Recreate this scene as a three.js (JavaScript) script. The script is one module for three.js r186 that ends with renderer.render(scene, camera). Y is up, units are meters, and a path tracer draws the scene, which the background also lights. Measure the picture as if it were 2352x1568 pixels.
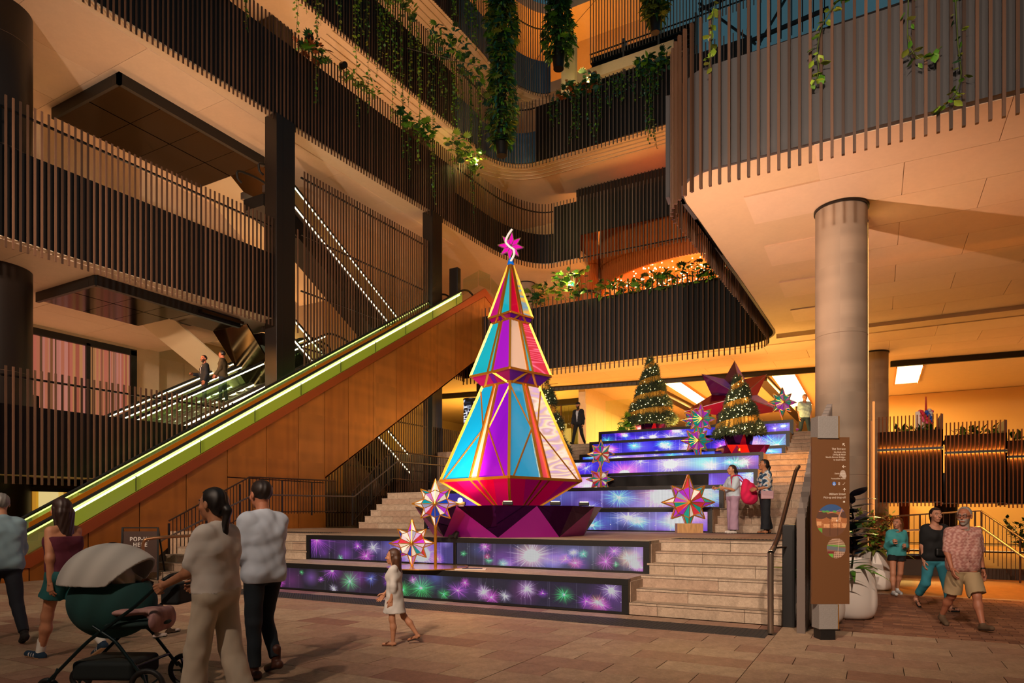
import * as THREE from 'three';
import { RoundedBoxGeometry } from 'three/addons/geometries/RoundedBoxGeometry.js';
import { mergeGeometries } from 'three/addons/utils/BufferGeometryUtils.js';
import { RectAreaLightUniformsLib } from 'three/addons/lights/RectAreaLightUniformsLib.js';

// ---------------------------------------------------------------- camera, sky, light, exposure
const TH = Math.atan(834 / 1522);
const scene = new THREE.Scene();
const camera = new THREE.PerspectiveCamera(2 * Math.atan(784 / 1522) * 180 / Math.PI, 2352 / 1568, 0.1, 300);
camera.position.set(0, 1.5, 0);
camera.rotation.y = TH;
camera.setViewOffset(2352, 1568, 0, -400, 2352, 1568);          // a shifted lens keeps the verticals upright
scene.add(camera);
const renderer = new THREE.WebGLRenderer({ antialias: true });
renderer.toneMapping = THREE.LinearToneMapping;
renderer.toneMappingExposure = 1.0;
renderer.shadowMap.enabled = true;
RectAreaLightUniformsLib.init();
const SKY = new THREE.Color().setRGB(0.032, 0.075, 0.092);        // dusk
scene.background = SKY;

// ---------------------------------------------------------------- helpers
let seed = 7;
const rnd = () => { seed = (seed * 1664525 + 1013904223) % 4294967296; return seed / 4294967296; };
const rr = (a, b) => a + (b - a) * rnd();
const pick = (a) => a[Math.floor(rnd() * a.length) % a.length];
const V = (x, y, z) => new THREE.Vector3(x, y, z);
const used = {};
function numbered(n) { const k = used[n] || 0; used[n] = k + 1; return k ? n + '_' + String(k).padStart(3, '0') : n; }
function tag(o, label, category, group) { o.userData.label = label; if (category) o.userData.category = category; if (group) o.userData.group = group; return o; }
function lit(o) { o.traverse((m) => { if (m.isMesh) { m.castShadow = true; m.receiveShadow = true; } }); return o; }
function thing(name, label, category, p = [0, 0, 0], turn = 0, group) {
  const o = new THREE.Group(); o.name = numbered(name); o.position.set(...p); o.rotation.y = turn; scene.add(o);
  return tag(o, label, category, group);
}
function obj(name, geo, mat, parent) {
  const g = Array.isArray(geo) ? merge(geo) : geo;
  const m = new THREE.Mesh(g, mat); m.castShadow = m.receiveShadow = true;
  if (parent) { m.name = name; parent.add(m); } else { m.name = numbered(name); scene.add(m); }
  return m;
}
function struct(name, geo, mat, parent) { const m = obj(name, geo, mat, parent); if (!parent) m.userData.kind = 'structure'; return m; }
function structGroup(name) { const o = new THREE.Group(); o.name = numbered(name); o.userData.kind = 'structure'; scene.add(o); return o; }
function merge(list) {
  const anyIdx = list.some((g) => !g.index);
  const l = list.map((g) => { const h = anyIdx && g.index ? g.toNonIndexed() : g; for (const k of Object.keys(h.attributes)) if (!['position', 'normal', 'uv', 'color'].includes(k)) h.deleteAttribute(k); return h; });
  return l.length === 1 ? l[0] : mergeGeometries(l);
}
// box with uv in metres
function box(w, h, d, x = 0, y = 0, z = 0, ry = 0) {
  const g = new THREE.BoxGeometry(w, h, d), u = g.attributes.uv, s = [[d, h], [d, h], [w, d], [w, d], [w, h], [w, h]];
  for (let i = 0; i < 24; i++) { const f = s[i >> 2]; u.setXY(i, u.getX(i) * f[0] + x * .37, u.getY(i) * f[1] + y * .21); }
  if (ry) g.rotateY(ry);
  return g.translate(x, y, z);
}
function span(x0, x1, y0, y1, z0, z1) { return box(Math.abs(x1 - x0), Math.abs(y1 - y0), Math.abs(z1 - z0), (x0 + x1) / 2, (y0 + y1) / 2, (z0 + z1) / 2); }
function rbox(w, h, d, r, x = 0, y = 0, z = 0) { return new RoundedBoxGeometry(w, h, d, 2, r).translate(x, y, z); }
function bar(a, b, w, h = w) {                       // rectangular bar from a to b
  const dir = b.clone().sub(a), L = dir.length(), g = new THREE.BoxGeometry(w, h, L);
  const m = new THREE.Matrix4().lookAt(a, b, Math.abs(dir.y) / L > .99 ? V(1, 0, 0) : V(0, 1, 0));
  return g.applyMatrix4(m).translate((a.x + b.x) / 2, (a.y + b.y) / 2, (a.z + b.z) / 2);
}
function rod(a, b, r, seg = 8, r2 = r) {
  const dir = b.clone().sub(a), L = dir.length(), g = new THREE.CylinderGeometry(r2, r, L, seg);
  return g.applyQuaternion(new THREE.Quaternion().setFromUnitVectors(V(0, 1, 0), dir.normalize())).translate((a.x + b.x) / 2, (a.y + b.y) / 2, (a.z + b.z) / 2);
}
function tube(pts, r, seg = 8, n = 0, tension = .5) { return new THREE.TubeGeometry(new THREE.CatmullRomCurve3(pts, false, 'catmullrom', tension), n || pts.length * 6, r, seg); }
function polyTube(pts, r, seg = 8) { const p = new THREE.CurvePath(); for (let i = 1; i < pts.length; i++) p.add(new THREE.LineCurve3(pts[i - 1], pts[i])); return merge(pts.slice(1).map((b, i) => rod(pts[i], b, r, seg)).concat(pts.slice(1, -1).map((q) => new THREE.SphereGeometry(r, seg, 6).translate(q.x, q.y, q.z)))); }
function cyl(rt, rb, h, x, y, z, seg = 24, open = false) { return new THREE.CylinderGeometry(rt, rb, h, seg, 1, open).translate(x, y, z); }
// extrude a polygon in plan [[x,z],...] between two heights
function slab(pts, y0, y1, holes = []) {
  const s = new THREE.Shape(pts.map(([x, z]) => new THREE.Vector2(x, -z)));
  for (const h of holes) s.holes.push(new THREE.Path(h.map(([x, z]) => new THREE.Vector2(x, -z))));
  return new THREE.ExtrudeGeometry(s, { depth: y1 - y0, bevelEnabled: false, curveSegments: 8 }).rotateX(-Math.PI / 2).translate(0, y0, 0);
}
// extrude a polygon standing in a plane x = const: pts [[z,y],...], thickness towards -x
function sidePanel(pts, x, t) {
  const s = new THREE.Shape(pts.map(([z, y]) => new THREE.Vector2(-z, y)));
  return new THREE.ExtrudeGeometry(s, { depth: t, bevelEnabled: false }).rotateY(Math.PI / 2).translate(x - t, 0, 0);
}
function facet(pts, t = 0) {                          // flat polygon fan (pts: Vector3), given thickness t behind its face
  const a = [], n = pts.length, nor = pts[1].clone().sub(pts[0]).cross(pts[2].clone().sub(pts[0])).normalize();
  const back = pts.map((p) => p.clone().addScaledVector(nor, -t));
  const tri = (p, q, r) => a.push(p.x, p.y, p.z, q.x, q.y, q.z, r.x, r.y, r.z);
  for (let i = 1; i < n - 1; i++) { tri(pts[0], pts[i], pts[i + 1]); if (t) tri(back[0], back[i + 1], back[i]); }
  if (t) for (let i = 0; i < n; i++) { const j = (i + 1) % n; tri(pts[i], back[i], back[j]); tri(pts[i], back[j], pts[j]); }
  const g = new THREE.BufferGeometry(); g.setAttribute('position', new THREE.Float32BufferAttribute(a, 3));
  g.setAttribute('uv', new THREE.Float32BufferAttribute(new Float32Array(a.length / 3 * 2), 2)); g.computeVertexNormals(); return g;
}
function path2(pts) {                                 // polyline in plan with arclength lookup
  const c = [0]; for (let i = 1; i < pts.length; i++) c.push(c[i - 1] + Math.hypot(pts[i][0] - pts[i - 1][0], pts[i][1] - pts[i - 1][1]));
  const L = c[c.length - 1];
  return { L, pts, at(s) { let i = 1; while (i < pts.length - 1 && c[i] < s) i++; const t = (s - c[i - 1]) / (c[i] - c[i - 1] || 1), a = pts[i - 1], b = pts[i], d = Math.hypot(b[0] - a[0], b[1] - a[1]); const tx = (b[0] - a[0]) / d, tz = (b[1] - a[1]) / d; return { x: a[0] + (b[0] - a[0]) * t, z: a[1] + (b[1] - a[1]) * t, tx, tz, nx: -tz, nz: tx }; } };
}
function arc(cx, cz, r, a0, a1, n = 12, rz = r) { const o = []; for (let i = 0; i <= n; i++) { const a = (a0 + (a1 - a0) * i / n) * Math.PI / 180; o.push([cx + Math.cos(a) * r, cz + Math.sin(a) * rz]); } return o; }
// ribbon wall along a plan path: face at the path, thickness behind it
function ribbon(pts, y0, y1, off, t) {
  const P = path2(pts), out = [], inn = [];
  const N = Math.max(2, pts.length);
  for (let i = 0; i < N; i++) {
    const a = pts[Math.max(0, i - 1)], b = pts[Math.min(N - 1, i + 1)], d = Math.hypot(b[0] - a[0], b[1] - a[1]), nx = -(b[1] - a[1]) / d, nz = (b[0] - a[0]) / d;
    out.push([pts[i][0] - nx * off, pts[i][1] - nz * off]); inn.push([pts[i][0] - nx * (off + t), pts[i][1] - nz * (off + t)]);
  }
  return slab(out.concat(inn.reverse()), y0, y1);
}
// ---------------------------------------------------------------- procedural textures
function noiseTex(size, fn, srgb = true) {
  const d = new Uint8Array(size * size * 4);
  for (let j = 0; j < size; j++) for (let i = 0; i < size; i++) { const c = fn(i, j); const k = (j * size + i) * 4; for (let q = 0; q < 3; q++) d[k + q] = Math.max(0, Math.min(255, c[q])); d[k + 3] = 255; }
  const t = new THREE.DataTexture(d, size, size); t.wrapS = t.wrapT = THREE.RepeatWrapping; t.magFilter = THREE.LinearFilter; t.minFilter = THREE.LinearMipmapLinearFilter; t.generateMipmaps = true;
  if (srgb) t.colorSpace = THREE.SRGBColorSpace; t.needsUpdate = true; return t;
}
function vnoise(size, cells) { const g = Array.from({ length: cells * cells }, rnd); return (i, j) => { const x = i / size * cells, y = j / size * cells, x0 = Math.floor(x), y0 = Math.floor(y), fx = x - x0, fy = y - y0, s = (t) => t * t * (3 - 2 * t), q = (a, b) => g[((b + cells) % cells) * cells + (a + cells) % cells]; const a = q(x0, y0) + (q(x0 + 1, y0) - q(x0, y0)) * s(fx), b = q(x0, y0 + 1) + (q(x0 + 1, y0 + 1) - q(x0, y0 + 1)) * s(fx); return a + (b - a) * s(fy); }; }
const nA = vnoise(256, 8), nB = vnoise(256, 32), nC = vnoise(256, 96);
const stoneT = noiseTex(256, (i, j) => { const v = 205 + (nA(i, j) - .5) * 26 + (nB(i, j) - .5) * 22 + (rnd() - .5) * 46; return [v + 6, v, v - 8]; });
const graniteT = noiseTex(256, (i, j) => { const v = 190 + (nB(i, j) - .5) * 40 + (nC(i, j) - .5) * 90 + (rnd() - .5) * 60; return [v, v, v]; });
const brushT = noiseTex(256, (i, j) => { const v = 225 + (nA(i >> 3, j) - .5) * 30 + (nB(i, j >> 4) - .5) * 24; return [v, v, v]; });
const plasterT = noiseTex(256, (i, j) => { const v = 244 + (nA(i, j) - .5) * 4 + (nB(i, j) - .5) * 4; return [v, v, v]; });
const woodT = noiseTex(256, (i, j) => { const w = Math.sin((i + nA(i, j) * 60) * .22) * 10, v = 214 + w + (nB(i, j >> 3) - .5) * 26; return [v, v - 8, v - 22]; });
const rep = (t, u, v = u) => { const c = t.clone(); c.repeat.set(u, v); c.needsUpdate = true; return c; };
const M = (c, o = {}) => { const { rgb, ...r } = o; const m = new THREE.MeshStandardMaterial({ roughness: .6, ...r }); Array.isArray(c) ? m.color.setRGB(...c) : m.color.set(c); return m; };
const glowM = (c, k, o = {}) => { const m = new THREE.MeshStandardMaterial({ color: 0x111111, roughness: .6, ...o }); m.emissive.set(c); m.emissiveIntensity = k; return m; };
const stone1 = rep(stoneT, 1.2);
const mat = {
  paver: ['#c9ad92', '#c4a78d', '#bfa088', '#cdb399', '#bd9a84', '#b8937e'].map((c) => M(c, { map: stone1, roughness: .62 })),
  pinkPaver: ['#b08672', '#a87c6a'].map((c) => M(c, { map: stone1, roughness: .62 })),
  brick: ['#a5745a', '#96674f', '#b28063', '#8a5d49'].map((c) => M(c, { map: stone1, roughness: .75 })),
  grout: M('#6d5a4a', { roughness: .95 }),
  step: ['#cdbaa6', '#c6b29d', '#d1bfac', '#c4ab97'].map((c) => M(c, { map: stone1, roughness: .65 })),
  nosing: M('#2a2623', { roughness: .8 }),
  concrete: M('#bba58c', { map: stone1, roughness: .75 }),
  soffit: M('#e6d0b2', { map: rep(plasterT, .5), roughness: .7 }),
  soffitB: M('#e2caa8', { map: rep(plasterT, .5), roughness: .7 }),
  ceilingPanel: ['#ead0b4', '#e7ccb0', '#ecd4b9'].map((c) => M(c, { map: rep(plasterT, .5), roughness: .55 })),
  beige: M('#dcc39a', { map: rep(plasterT, .5), roughness: .7 }),
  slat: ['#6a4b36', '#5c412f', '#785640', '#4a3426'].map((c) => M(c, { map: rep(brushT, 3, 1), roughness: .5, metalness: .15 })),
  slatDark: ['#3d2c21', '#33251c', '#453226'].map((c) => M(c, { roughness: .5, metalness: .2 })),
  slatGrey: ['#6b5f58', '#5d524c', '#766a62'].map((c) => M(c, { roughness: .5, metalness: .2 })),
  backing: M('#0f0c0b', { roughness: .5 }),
  backingGrey: M('#4a494b', { roughness: .55 }),
  backingSkyTint: M('#46688a', { roughness: .4 }),  // blue skylight on the curved corners is painted into this base colour
  dark: M('#120f0d', { roughness: .5 }),
  column: M('#a89683', { map: rep(brushT, .5, 6), roughness: .7 }),
  darkColumn: M('#1a130f', { roughness: .4 }),
  copper: ['#c47a2e', '#bd732a', '#c87f34'].map((c) => M(c, { map: rep(brushT, .25, .6), roughness: .45, metalness: .25 })),
  copperTop: M('#a8552a', { roughness: .4, metalness: .5 }),
  mirror: M('#463420', { roughness: .12, metalness: .95 }),
  steel: M('#7d6f66', { roughness: .35, metalness: .8 }),
  bronze: M('#5b4436', { roughness: .35, metalness: .7 }),
  black: M('#0d0d0e', { roughness: .45 }),
  rubber: M('#101010', { roughness: .6 }),
  gold: M('#d9932e', { roughness: .28, metalness: .75 }),
  whitePot: M('#e8e0d8', { roughness: .4 }),
  soil: M('#3a2216', { roughness: 1 }),
  glass: new THREE.MeshPhysicalMaterial({ color: 0xf4fff4, roughness: .04, transmission: 1, thickness: 0, ior: 1.45 }),
  warm: glowM('#ffb65c', 6), warmSoft: glowM('#ffb04a', 2.2), white: glowM('#fff0c4', 6),
  bulb: glowM('#ffd890', 14),
};
function rectLight(color, I, w, h, pos, to) { const l = new THREE.RectAreaLight(color, I, w, h); l.position.set(...pos); l.lookAt(...to); scene.add(l); return l; }
function pointLight(color, I, pos, soft = 2) { const l = new THREE.PointLight(color, I, 0, 2); l.position.set(...pos); l.castShadow = true; l.shadow.radius = soft; scene.add(l); return l; }
function spotLight(color, I, pos, to, ang, pen = .6, soft = 3) { const l = new THREE.SpotLight(color, I, 0, ang, pen, 2); l.position.set(...pos); l.target.position.set(...to); l.castShadow = true; l.shadow.radius = soft; scene.add(l); scene.add(l.target); return l; }
// ================================================================ the setting
const LX = (z) => -18.8 - 0.05 * (z + 14);
const leftLine = (z0, z1, n = 10) => Array.from({ length: n + 1 }, (_, i) => { const z = z0 + (z1 - z0) * i / n; return [LX(z), z]; });
// ---- plaza floor: bed, stone pavers, brick field
const floor = structGroup('floor');
struct('bed', span(-45, 30, -.4, -.032, -70, 25), mat.grout, floor);
{
  const rowD = .41, far = [], near = [];
  let z = -2.3, row = 0;
  while (z > -9.62) {
    const z1 = Math.max(-9.62, z - rowD); row++;
    for (const [xa, xb] of [[-20, -11.35], [-11.35, -7.25], [-7.25, -3.17], [-3.17, -1.1], [-1.1, 5.5]]) {
      let x = xa; let first = true;
      while (x < xb - .01) {
        let w = first ? (row % 2 ? .42 : .86) + rr(-.06, .06) : rr(.8, .98); first = false;
        if (x + w > xb - .25) w = xb - x;
        const tactile = z1 < -8.55 && x > -11.5 && x < -1.15;
        const pink = rnd() < .09, m = pink ? pick(mat.pinkPaver) : pick(mat.paver);
        if (!(tactile && z < -8.5 && z1 > -9.35)) (far.push({ x, z, w, z1, m }));
        x += w;
      }
    }
    z = z1;
  }
  const vis = (p) => { const d = -.4805 * (p.x + p.w / 2) * -1 * -1 - .877 * p.z; const s = (p.x + p.w / 2) * .877 + p.z * -.4805; const px = 1176 + 1522 * s / d, py = 1184 + 1522 * 1.5 / d; return { d, in: px > -60 && px < 2420 && py < 1640 }; };
  far.forEach((p) => { const v = vis(p); p.in = v.in; p.d = v.d; });
  const inV = far.filter((p) => p.in).sort((a, b) => a.d - b.d), rest = new Map();
  const geos = (p) => box(p.w - .008, .03, p.z - p.z1 - .008, p.x + p.w / 2, -.015 + (p.h || 0), (p.z + p.z1) / 2);
  inV.slice(0, 295).forEach((p) => { p.h = rr(-.0012, .0012); struct('paver', geos(p), p.m, floor); });
  inV.slice(295).concat(far.filter((p) => !p.in && p.d > 1)).forEach((p) => { if (!rest.has(p.m)) rest.set(p.m, []); rest.get(p.m).push(geos(p)); });
  for (const [m, g] of rest) { const o = struct('more_pavers', g, m, floor); o.userData.kind = 'stuff'; }
  // bricks on the right
  const B = [], bw = .235, bd = .118; let r = 0;
  for (let zz = -9.64; zz > -14.6; zz -= bd) { r++; for (let x = -1.08 + (r % 2) * bw / 2; x < 7; x += bw) B.push({ x, z: zz, m: pick(mat.brick) }); }
  B.forEach((b) => { b.d = -.4805 * b.x - .877 * b.z; b.px = 1176 + 1522 * (b.x * .877 - b.z * .4805) / b.d; });
  const seen = B.filter((b) => b.px < 2360 && b.px > 1880).sort((a, b) => a.d - b.d), key = new Set(seen.slice(0, 290)), bag = new Map();
  const bg = new THREE.BoxGeometry(bw - .008, .03, bd - .008);
  for (const b of B) {
    if (key.has(b)) { const m = struct('brick', bg, b.m, floor); m.position.set(b.x + bw / 2, -.016 + rr(-.002, .002), b.z - bd / 2); }
    else { if (!bag.has(b.m)) bag.set(b.m, []); bag.get(b.m).push(box(bw - .008, .03, bd - .008, b.x + bw / 2, -.016, b.z - bd / 2)); }
  }
  for (const [m, g] of bag) struct('more_bricks', g, m, floor).userData.kind = 'stuff';
  struct('smooth_paving', span(-1, 12, -.03, -.002, -14.7, -40), M('#b98a55', { map: stone1, roughness: .45 }), floor);
  struct('kerb_strip', span(-1.1, 12, -.03, 0, -14.55, -14.72), mat.step[0], floor);
}
// ---- steps
function flight(st, x0, x1, z0, run, y0, rise, n, back, offs = 0) {
  const gap = .006;
  for (let i = 0; i < n; i++) {
    const zf = z0 - run * i, yt = y0 + rise * (i + 1), zb = i === n - 1 ? back : zf - run - .02;
    let x = x0; let k = 0;
    while (x < x1 - .01) {
      let w = k++ === 0 ? .45 + ((i + offs) % 3) * .38 : 1.25; if (x + w > x1 - .3) w = x1 - x;
      obj('riser_stone', span(x + gap / 2, x + w - gap / 2, yt - rise, yt - .035, zf, zf - .06), pick(mat.step), st);
      obj('tread_stone', span(x + gap / 2, x + w - gap / 2, yt - .03, yt, zf + .012, zb), pick(mat.step), st);
      x += w;
    }
    obj('nosing', span(x0, x1, yt - .034, yt - .024, zf + .008, zf - .04), mat.nosing, st);
    obj('nosing', span(x0, x1, yt, yt + .002, zf - .01, zf - .04), mat.nosing, st);
    obj('step_core', span(x0, x1, y0 - (y0 > 0 ? .05 : .03), yt - .036, zf - .07, i === n - 1 ? back : zf - run - .07), mat.concrete, st);
  }
}
const L1 = 1.08, L2 = 2.316, L3 = 3.492, L4 = 4.482;
{
  const s1 = thing('stone_stairs', 'lower right flight of six pale stone steps beside the front lit platforms', 'stairs'); flight(s1, -3.3, -1.06, -9.7, .32, 0, .18, 6, -11.45);
  const s2 = thing('stone_stairs', 'lower left flight of pale stone steps behind the walking couple', 'stairs'); flight(s2, -15.5, -11, -9.7, .32, 0, .18, 6, -11.45, 1);
  const s3 = thing('stone_stairs', 'upper right stone steps climbing behind the two women with bags', 'stairs');
  flight(s3, -3.55, -1.3, -17.15, .3, L1, .206, 6, -18.85); flight(s3, -3.1, -1.3, -21.1, .32, L2, .196, 6, -22.95, 1); flight(s3, -2.6, -1.3, -23.65, .37, L3, .165, 6, -25.7, 2);
  const s4 = thing('stone_stairs', 'upper left stone steps beside the slatted screen and handrail', 'stairs');
  flight(s4, -15.3, -12.3, -17.15, .3, L1, .206, 6, -18.85, 1); flight(s4, -15.3, -10.5, -21.1, .32, L2, .196, 6, -22.95); flight(s4, -15.3, -9.83, -23.65, .37, L3, .165, 6, -25.7, 1);
  const fl = structGroup('floor');
  struct('landing', span(-18.4, -1.06, 0, L1 - .004, -11.44, -17.2), mat.paver[0], fl);
  let x = -15.5; for (let k = 0; x < -1.1; k++) { for (const [za, zb] of [[-11.45, -12.6], [-12.6, -13.75], [-13.75, -14.9], [-14.9, -16.05], [-16.05, -17.1]]) { const w = Math.min(1.2, -1.06 - x); struct('landing_paver', span(x + .004, x + w - .004, L1 - .004, L1 + .001, za - .004, zb + .004), pick(mat.paver), fl); } x += 1.2; }
  struct('landing', span(-15.3, -1.3, L1, L2, -18.85, -21.12), mat.paver[1], fl);
  struct('landing', span(-15.3, -1.3, L1, L3, -22.95, -23.7), mat.paver[1], fl);
  struct('landing', span(-24, -.35, L3 - 1, L4, -25.7, -62), mat.paver[2], fl);
}
// ---- tactile strips: strips of small raised studs
function tactile(label, x0, x1, y, z0, z1, group) {
  const t = thing('tactile_strip', label, 'tactile paving', [0, 0, 0], 0, group);
  const n = Math.round((x1 - x0) / .6);
  for (let i = 0; i < n; i++) { const a = x0 + (x1 - x0) * i / n, b = x0 + (x1 - x0) * (i + 1) / n; obj('tile', span(a + .006, b - .006, y - .02, y + .004, z0, z1), M('#37322f', { roughness: .7 }), t); }
  const g = new THREE.CylinderGeometry(.012, .018, .006, 6), pts = [];
  for (let xx = x0 + .05; xx < x1 - .03; xx += .06) for (let zz = z1 + .05; zz < z0 - .02; zz += .06) pts.push([xx, zz]);
  const im = new THREE.InstancedMesh(g, M('#2c2826', { roughness: .6 }), pts.length), m4 = new THREE.Matrix4();
  pts.forEach(([a, b], i) => im.setMatrixAt(i, m4.makeTranslation(a, y + .007, b))); im.name = 'studs'; im.userData.kind = 'stuff'; t.add(im);
}
tactile('long dark studded tactile strip on the plaza before the lit platforms', -11.5, -1.18, 0, -8.6, -9.24);
tactile('dark tactile strip on the landing edge above the right steps', -3.2, -1.15, L1 + .002, -11.75, -12.25);
tactile('dark tactile strip under the two standing women', -3.55, -1.3, L1 + .002, -16.1, -16.7);
tactile('dark tactile strip at the left end of the landing', -15.0, -11.4, L1 + .002, -11.75, -12.25);

// ---- floor slabs and soffits of the storeys
const terracePath = [[-18.2, -28], [-5.0, -28], ...arc(-5.0, -26.4, 1.55, -90, 0, 8, 1.6), [-3.62, -20.5], [-3.8, -15.6], ...arc(-2.9, -14.6, .95, 180, 90, 10, 1.25).map(([x, z]) => [x, z])];
terracePath.push([22, -13.35]);
const rPath = terracePath; let ceilL2;
{
  const c2 = structGroup('ceiling');
  const inner = []; for (let i = 0; i < rPath.length; i++) { const a = rPath[Math.max(0, i - 1)], b = rPath[Math.min(rPath.length - 1, i + 1)], d = Math.hypot(b[0] - a[0], b[1] - a[1]); inner.push([rPath[i][0] + (b[1] - a[1]) / d * .12, rPath[i][1] - (b[0] - a[0]) / d * .12]); }
  struct('slab', slab([[-40, -26.6], [-18.3, -26.6], ...inner, [22, -62], [-40, -62]], 8.42, 9.2), mat.soffitB, c2);
  // hung panels with open joints
  const inside = (x, z) => { let c = false; for (let i = 0, j = inner.length - 1, P = [...inner, [22, -62], [-18.3, -62]]; i < P.length; j = i++) { const a = P[i], b = P[i ? i - 1 : P.length - 1]; if ((a[1] > z) !== (b[1] > z) && x < (b[0] - a[0]) * (z - a[1]) / (b[1] - a[1]) + a[0]) c = !c; } return c; };
  let row = 0;
  for (let z = -13.5; z > -33; z -= 1.5, row++) for (let x = -16 + (row % 2) * 1.5; x < 9; x += 3) {
    if (Math.abs(z + 27) < .1) continue;
    const ok = [[x, z], [x + 3, z], [x, z - 1.5], [x + 3, z - 1.5]].every(([a, b]) => inside(a + (a < x + 1 ? .02 : -.02), b));
    if (ok) struct('ceiling_panel', span(x + .006, x + 2.994, 8.385, 8.42, z - .006, z - 1.494), pick(mat.ceilingPanel), c2);
  }
  struct('ceiling_step', span(-3.3, 22, 8.25, 8.42, -27.0, -27.12), mat.soffit, c2);
  const cl = structGroup('ceiling');
  struct('slab', slab([[-40, -1], ...leftLine(-1, -17.6, 6).map(([x, z]) => [x - .12, z]), [-40, -17.6]], 8.5, 9.4), mat.soffit, cl);
  ceilL2 = cl; const f1 = structGroup('floor'); struct('slab', slab([[-40, -1], ...leftLine(-1, -16.6, 6).map(([x, z]) => [x - .12, z]), [-40, -16.6]], 2.6, 3.2), mat.soffit, f1);
}
const corner3 = [...leftLine(-2, -29.4, 14), ...arc(-16, -29.5, 2.02, 180, 270, 14, 4.5)], corner4 = [...leftLine(-2, -29.4, 14), ...arc(-16.2, -29.5, 2.0, 180, 270, 14, 2.6)], corner5 = [...leftLine(-2, -30.4, 14).map(([x, z]) => [x - .45, z]), ...arc(-16.8, -31.2, 1.65, 180, 270, 12, 4.1)];
for (let z = -4; z > -16; z -= 2.6) for (let x = -27.4; x < -20.5; x += 2.7) struct('ceiling_panel', span(x + .006, x + 2.694, 8.47, 8.5, z - .006, z - 2.594), pick(mat.ceilingPanel), ceilL2);
function storey(path, y, zEnd, xEnd, th = .6, notch) {
  const c = structGroup('ceiling'); const ins = path.map((p, i) => { const a = path[Math.max(0, i - 1)], b = path[Math.min(path.length - 1, i + 1)], d = Math.hypot(b[0] - a[0], b[1] - a[1]); return [p[0] + (b[1] - a[1]) / d * .12, p[1] - (b[0] - a[0]) / d * .12]; });
  struct('slab', slab([[-40, ins[0][1]], ...ins, [xEnd, ins[ins.length - 1][1]], [xEnd, zEnd], [-40, zEnd]], y, y + th), mat.soffit, c); return c;
}
const c3 = storey(corner3.concat([[-14.6, -34]]), 15.8, -52, -14.6, .7), c4 = storey(corner4, 20.75, -46, -2), c5 = storey(corner5, 26.5, -46, -9.5);
{ const p6 = [...leftLine(-6, -31, 8).map(([x, z]) => [x - .7, z]), ...arc(-17, -32, 2.2, 180, 270, 12, 5)]; storey(p6, 32.4, -44, -12); }
// contour ribs under the curved corners
for (const [c, path, y] of [[c4, corner4, 20.72], [c5, corner5, 26.47]]) for (let k = 1; k < 6; k++) {
  const pts = path.filter((p, i) => i > 8).map((p, i, a) => { const q = a[Math.max(0, i - 1)], r = a[Math.min(a.length - 1, i + 1)], d = Math.hypot(r[0] - q[0], r[1] - q[1]); return V(p[0] + (r[1] - q[1]) / d * .35 * k, y, p[1] - (r[0] - q[0]) / d * .35 * k); }); const e = pts[pts.length - 1]; pts.push(V(-9, y, e.z));
  struct('rib', polyTube(pts, .02, 5), mat.soffitB, c);
}
// ---- walls
const wl = structGroup('wall_left');
struct('wall', span(-28, -27.5, 2.6, 34, -1, -46), mat.beige, wl);
struct('wall', span(-23.5, -23, 0, 2.6, -1, -46), mat.beige, wl);
for (let z = -17; z > -26; z -= 2.2) struct('panel', span(-27.5, -27.46, 3.2, 8.4, z - .01, z - 2.18), mat.soffitB, wl);
const wb = structGroup('wall_back');
struct('wall', span(-40, 8, 9.2, 21, -48, -48.4), M('#c07a35', { roughness: .7 }), wb);
struct('wall', span(-40, -15.5, 16.5, 26, -39.5, -40), mat.beige, wb);
struct('wall', span(-15.5, -2, 19.6, 20.75, -36.2, -36.5), M('#241c17', { roughness: .6 }), wb);
struct('wall', span(-40, -12, 27, 34, -40, -40.4), mat.beige, wb);
struct('wall', span(-14.0, -13.6, L4, 8.42, -33, -47), mat.beige, wb);
for (let z = -33; z > -46; z -= 1.3) struct('panel', span(-13.6, -13.57, L4, 7.5, z - .01, z - 1.29), mat.soffitB, wb);
struct('wall', span(-13.6, 10, L4, 8.42, -60, -60.4), M('#ead6b0', { roughness: .8 }), wb);
struct('wall', span(-24, -14, L4, 8.42, -45, -45.3), M('#e8c66e', { roughness: .8 }), wb);
// hall: dark bulkhead beam and cove lights
const beam = structGroup('trim_1'); struct('beam', bar(V(-22, 8.28, -31.2), V(-2.2, 8.28, -33.9), .14, .24), mat.dark, beam); struct('beam', bar(V(.6, 8.28, -34.2), V(9, 8.28, -35), .14, .24), mat.dark, beam);
for (const [x, z0, z1] of [[-10.5, -35.4, -46], [-5.0, -34.6, -50]]) struct('beam', bar(V(x + .1, 8.28, z0), V(x + .5, 8.2, z1), .5, .3), M('#3a2412', { roughness: .5 }), beam);
function cove(label, x0, x1, z0, z1) { const t = thing('cove_light', label, 'ceiling light'); obj('diffuser', span(x0, x1, 8.37, 8.4, z0, z1), glowM('#ffe6a4', 4), t); obj('frame', [span(x0 - .05, x0, 8.3, 8.42, z0, z1), span(x1, x1 + .05, 8.3, 8.42, z0, z1)], mat.gold, t); rectLight('#ffcb68', 90, x1 - x0, z0 - z1, [(x0 + x1) / 2, 8.34, (z0 + z1) / 2], [(x0 + x1) / 2, 0, (z0 + z1) / 2 - .01]); }
cove('glowing ceiling cove strip behind the left decorated tree', -9.5, -8.7, -33.6, -42);
cove('glowing ceiling cove strip right of the huge purple star', -4.4, -3.4, -34.2, -45);
cove('glowing ceiling cove right of the second round column', .9, 1.9, -35.4, -40);

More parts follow.
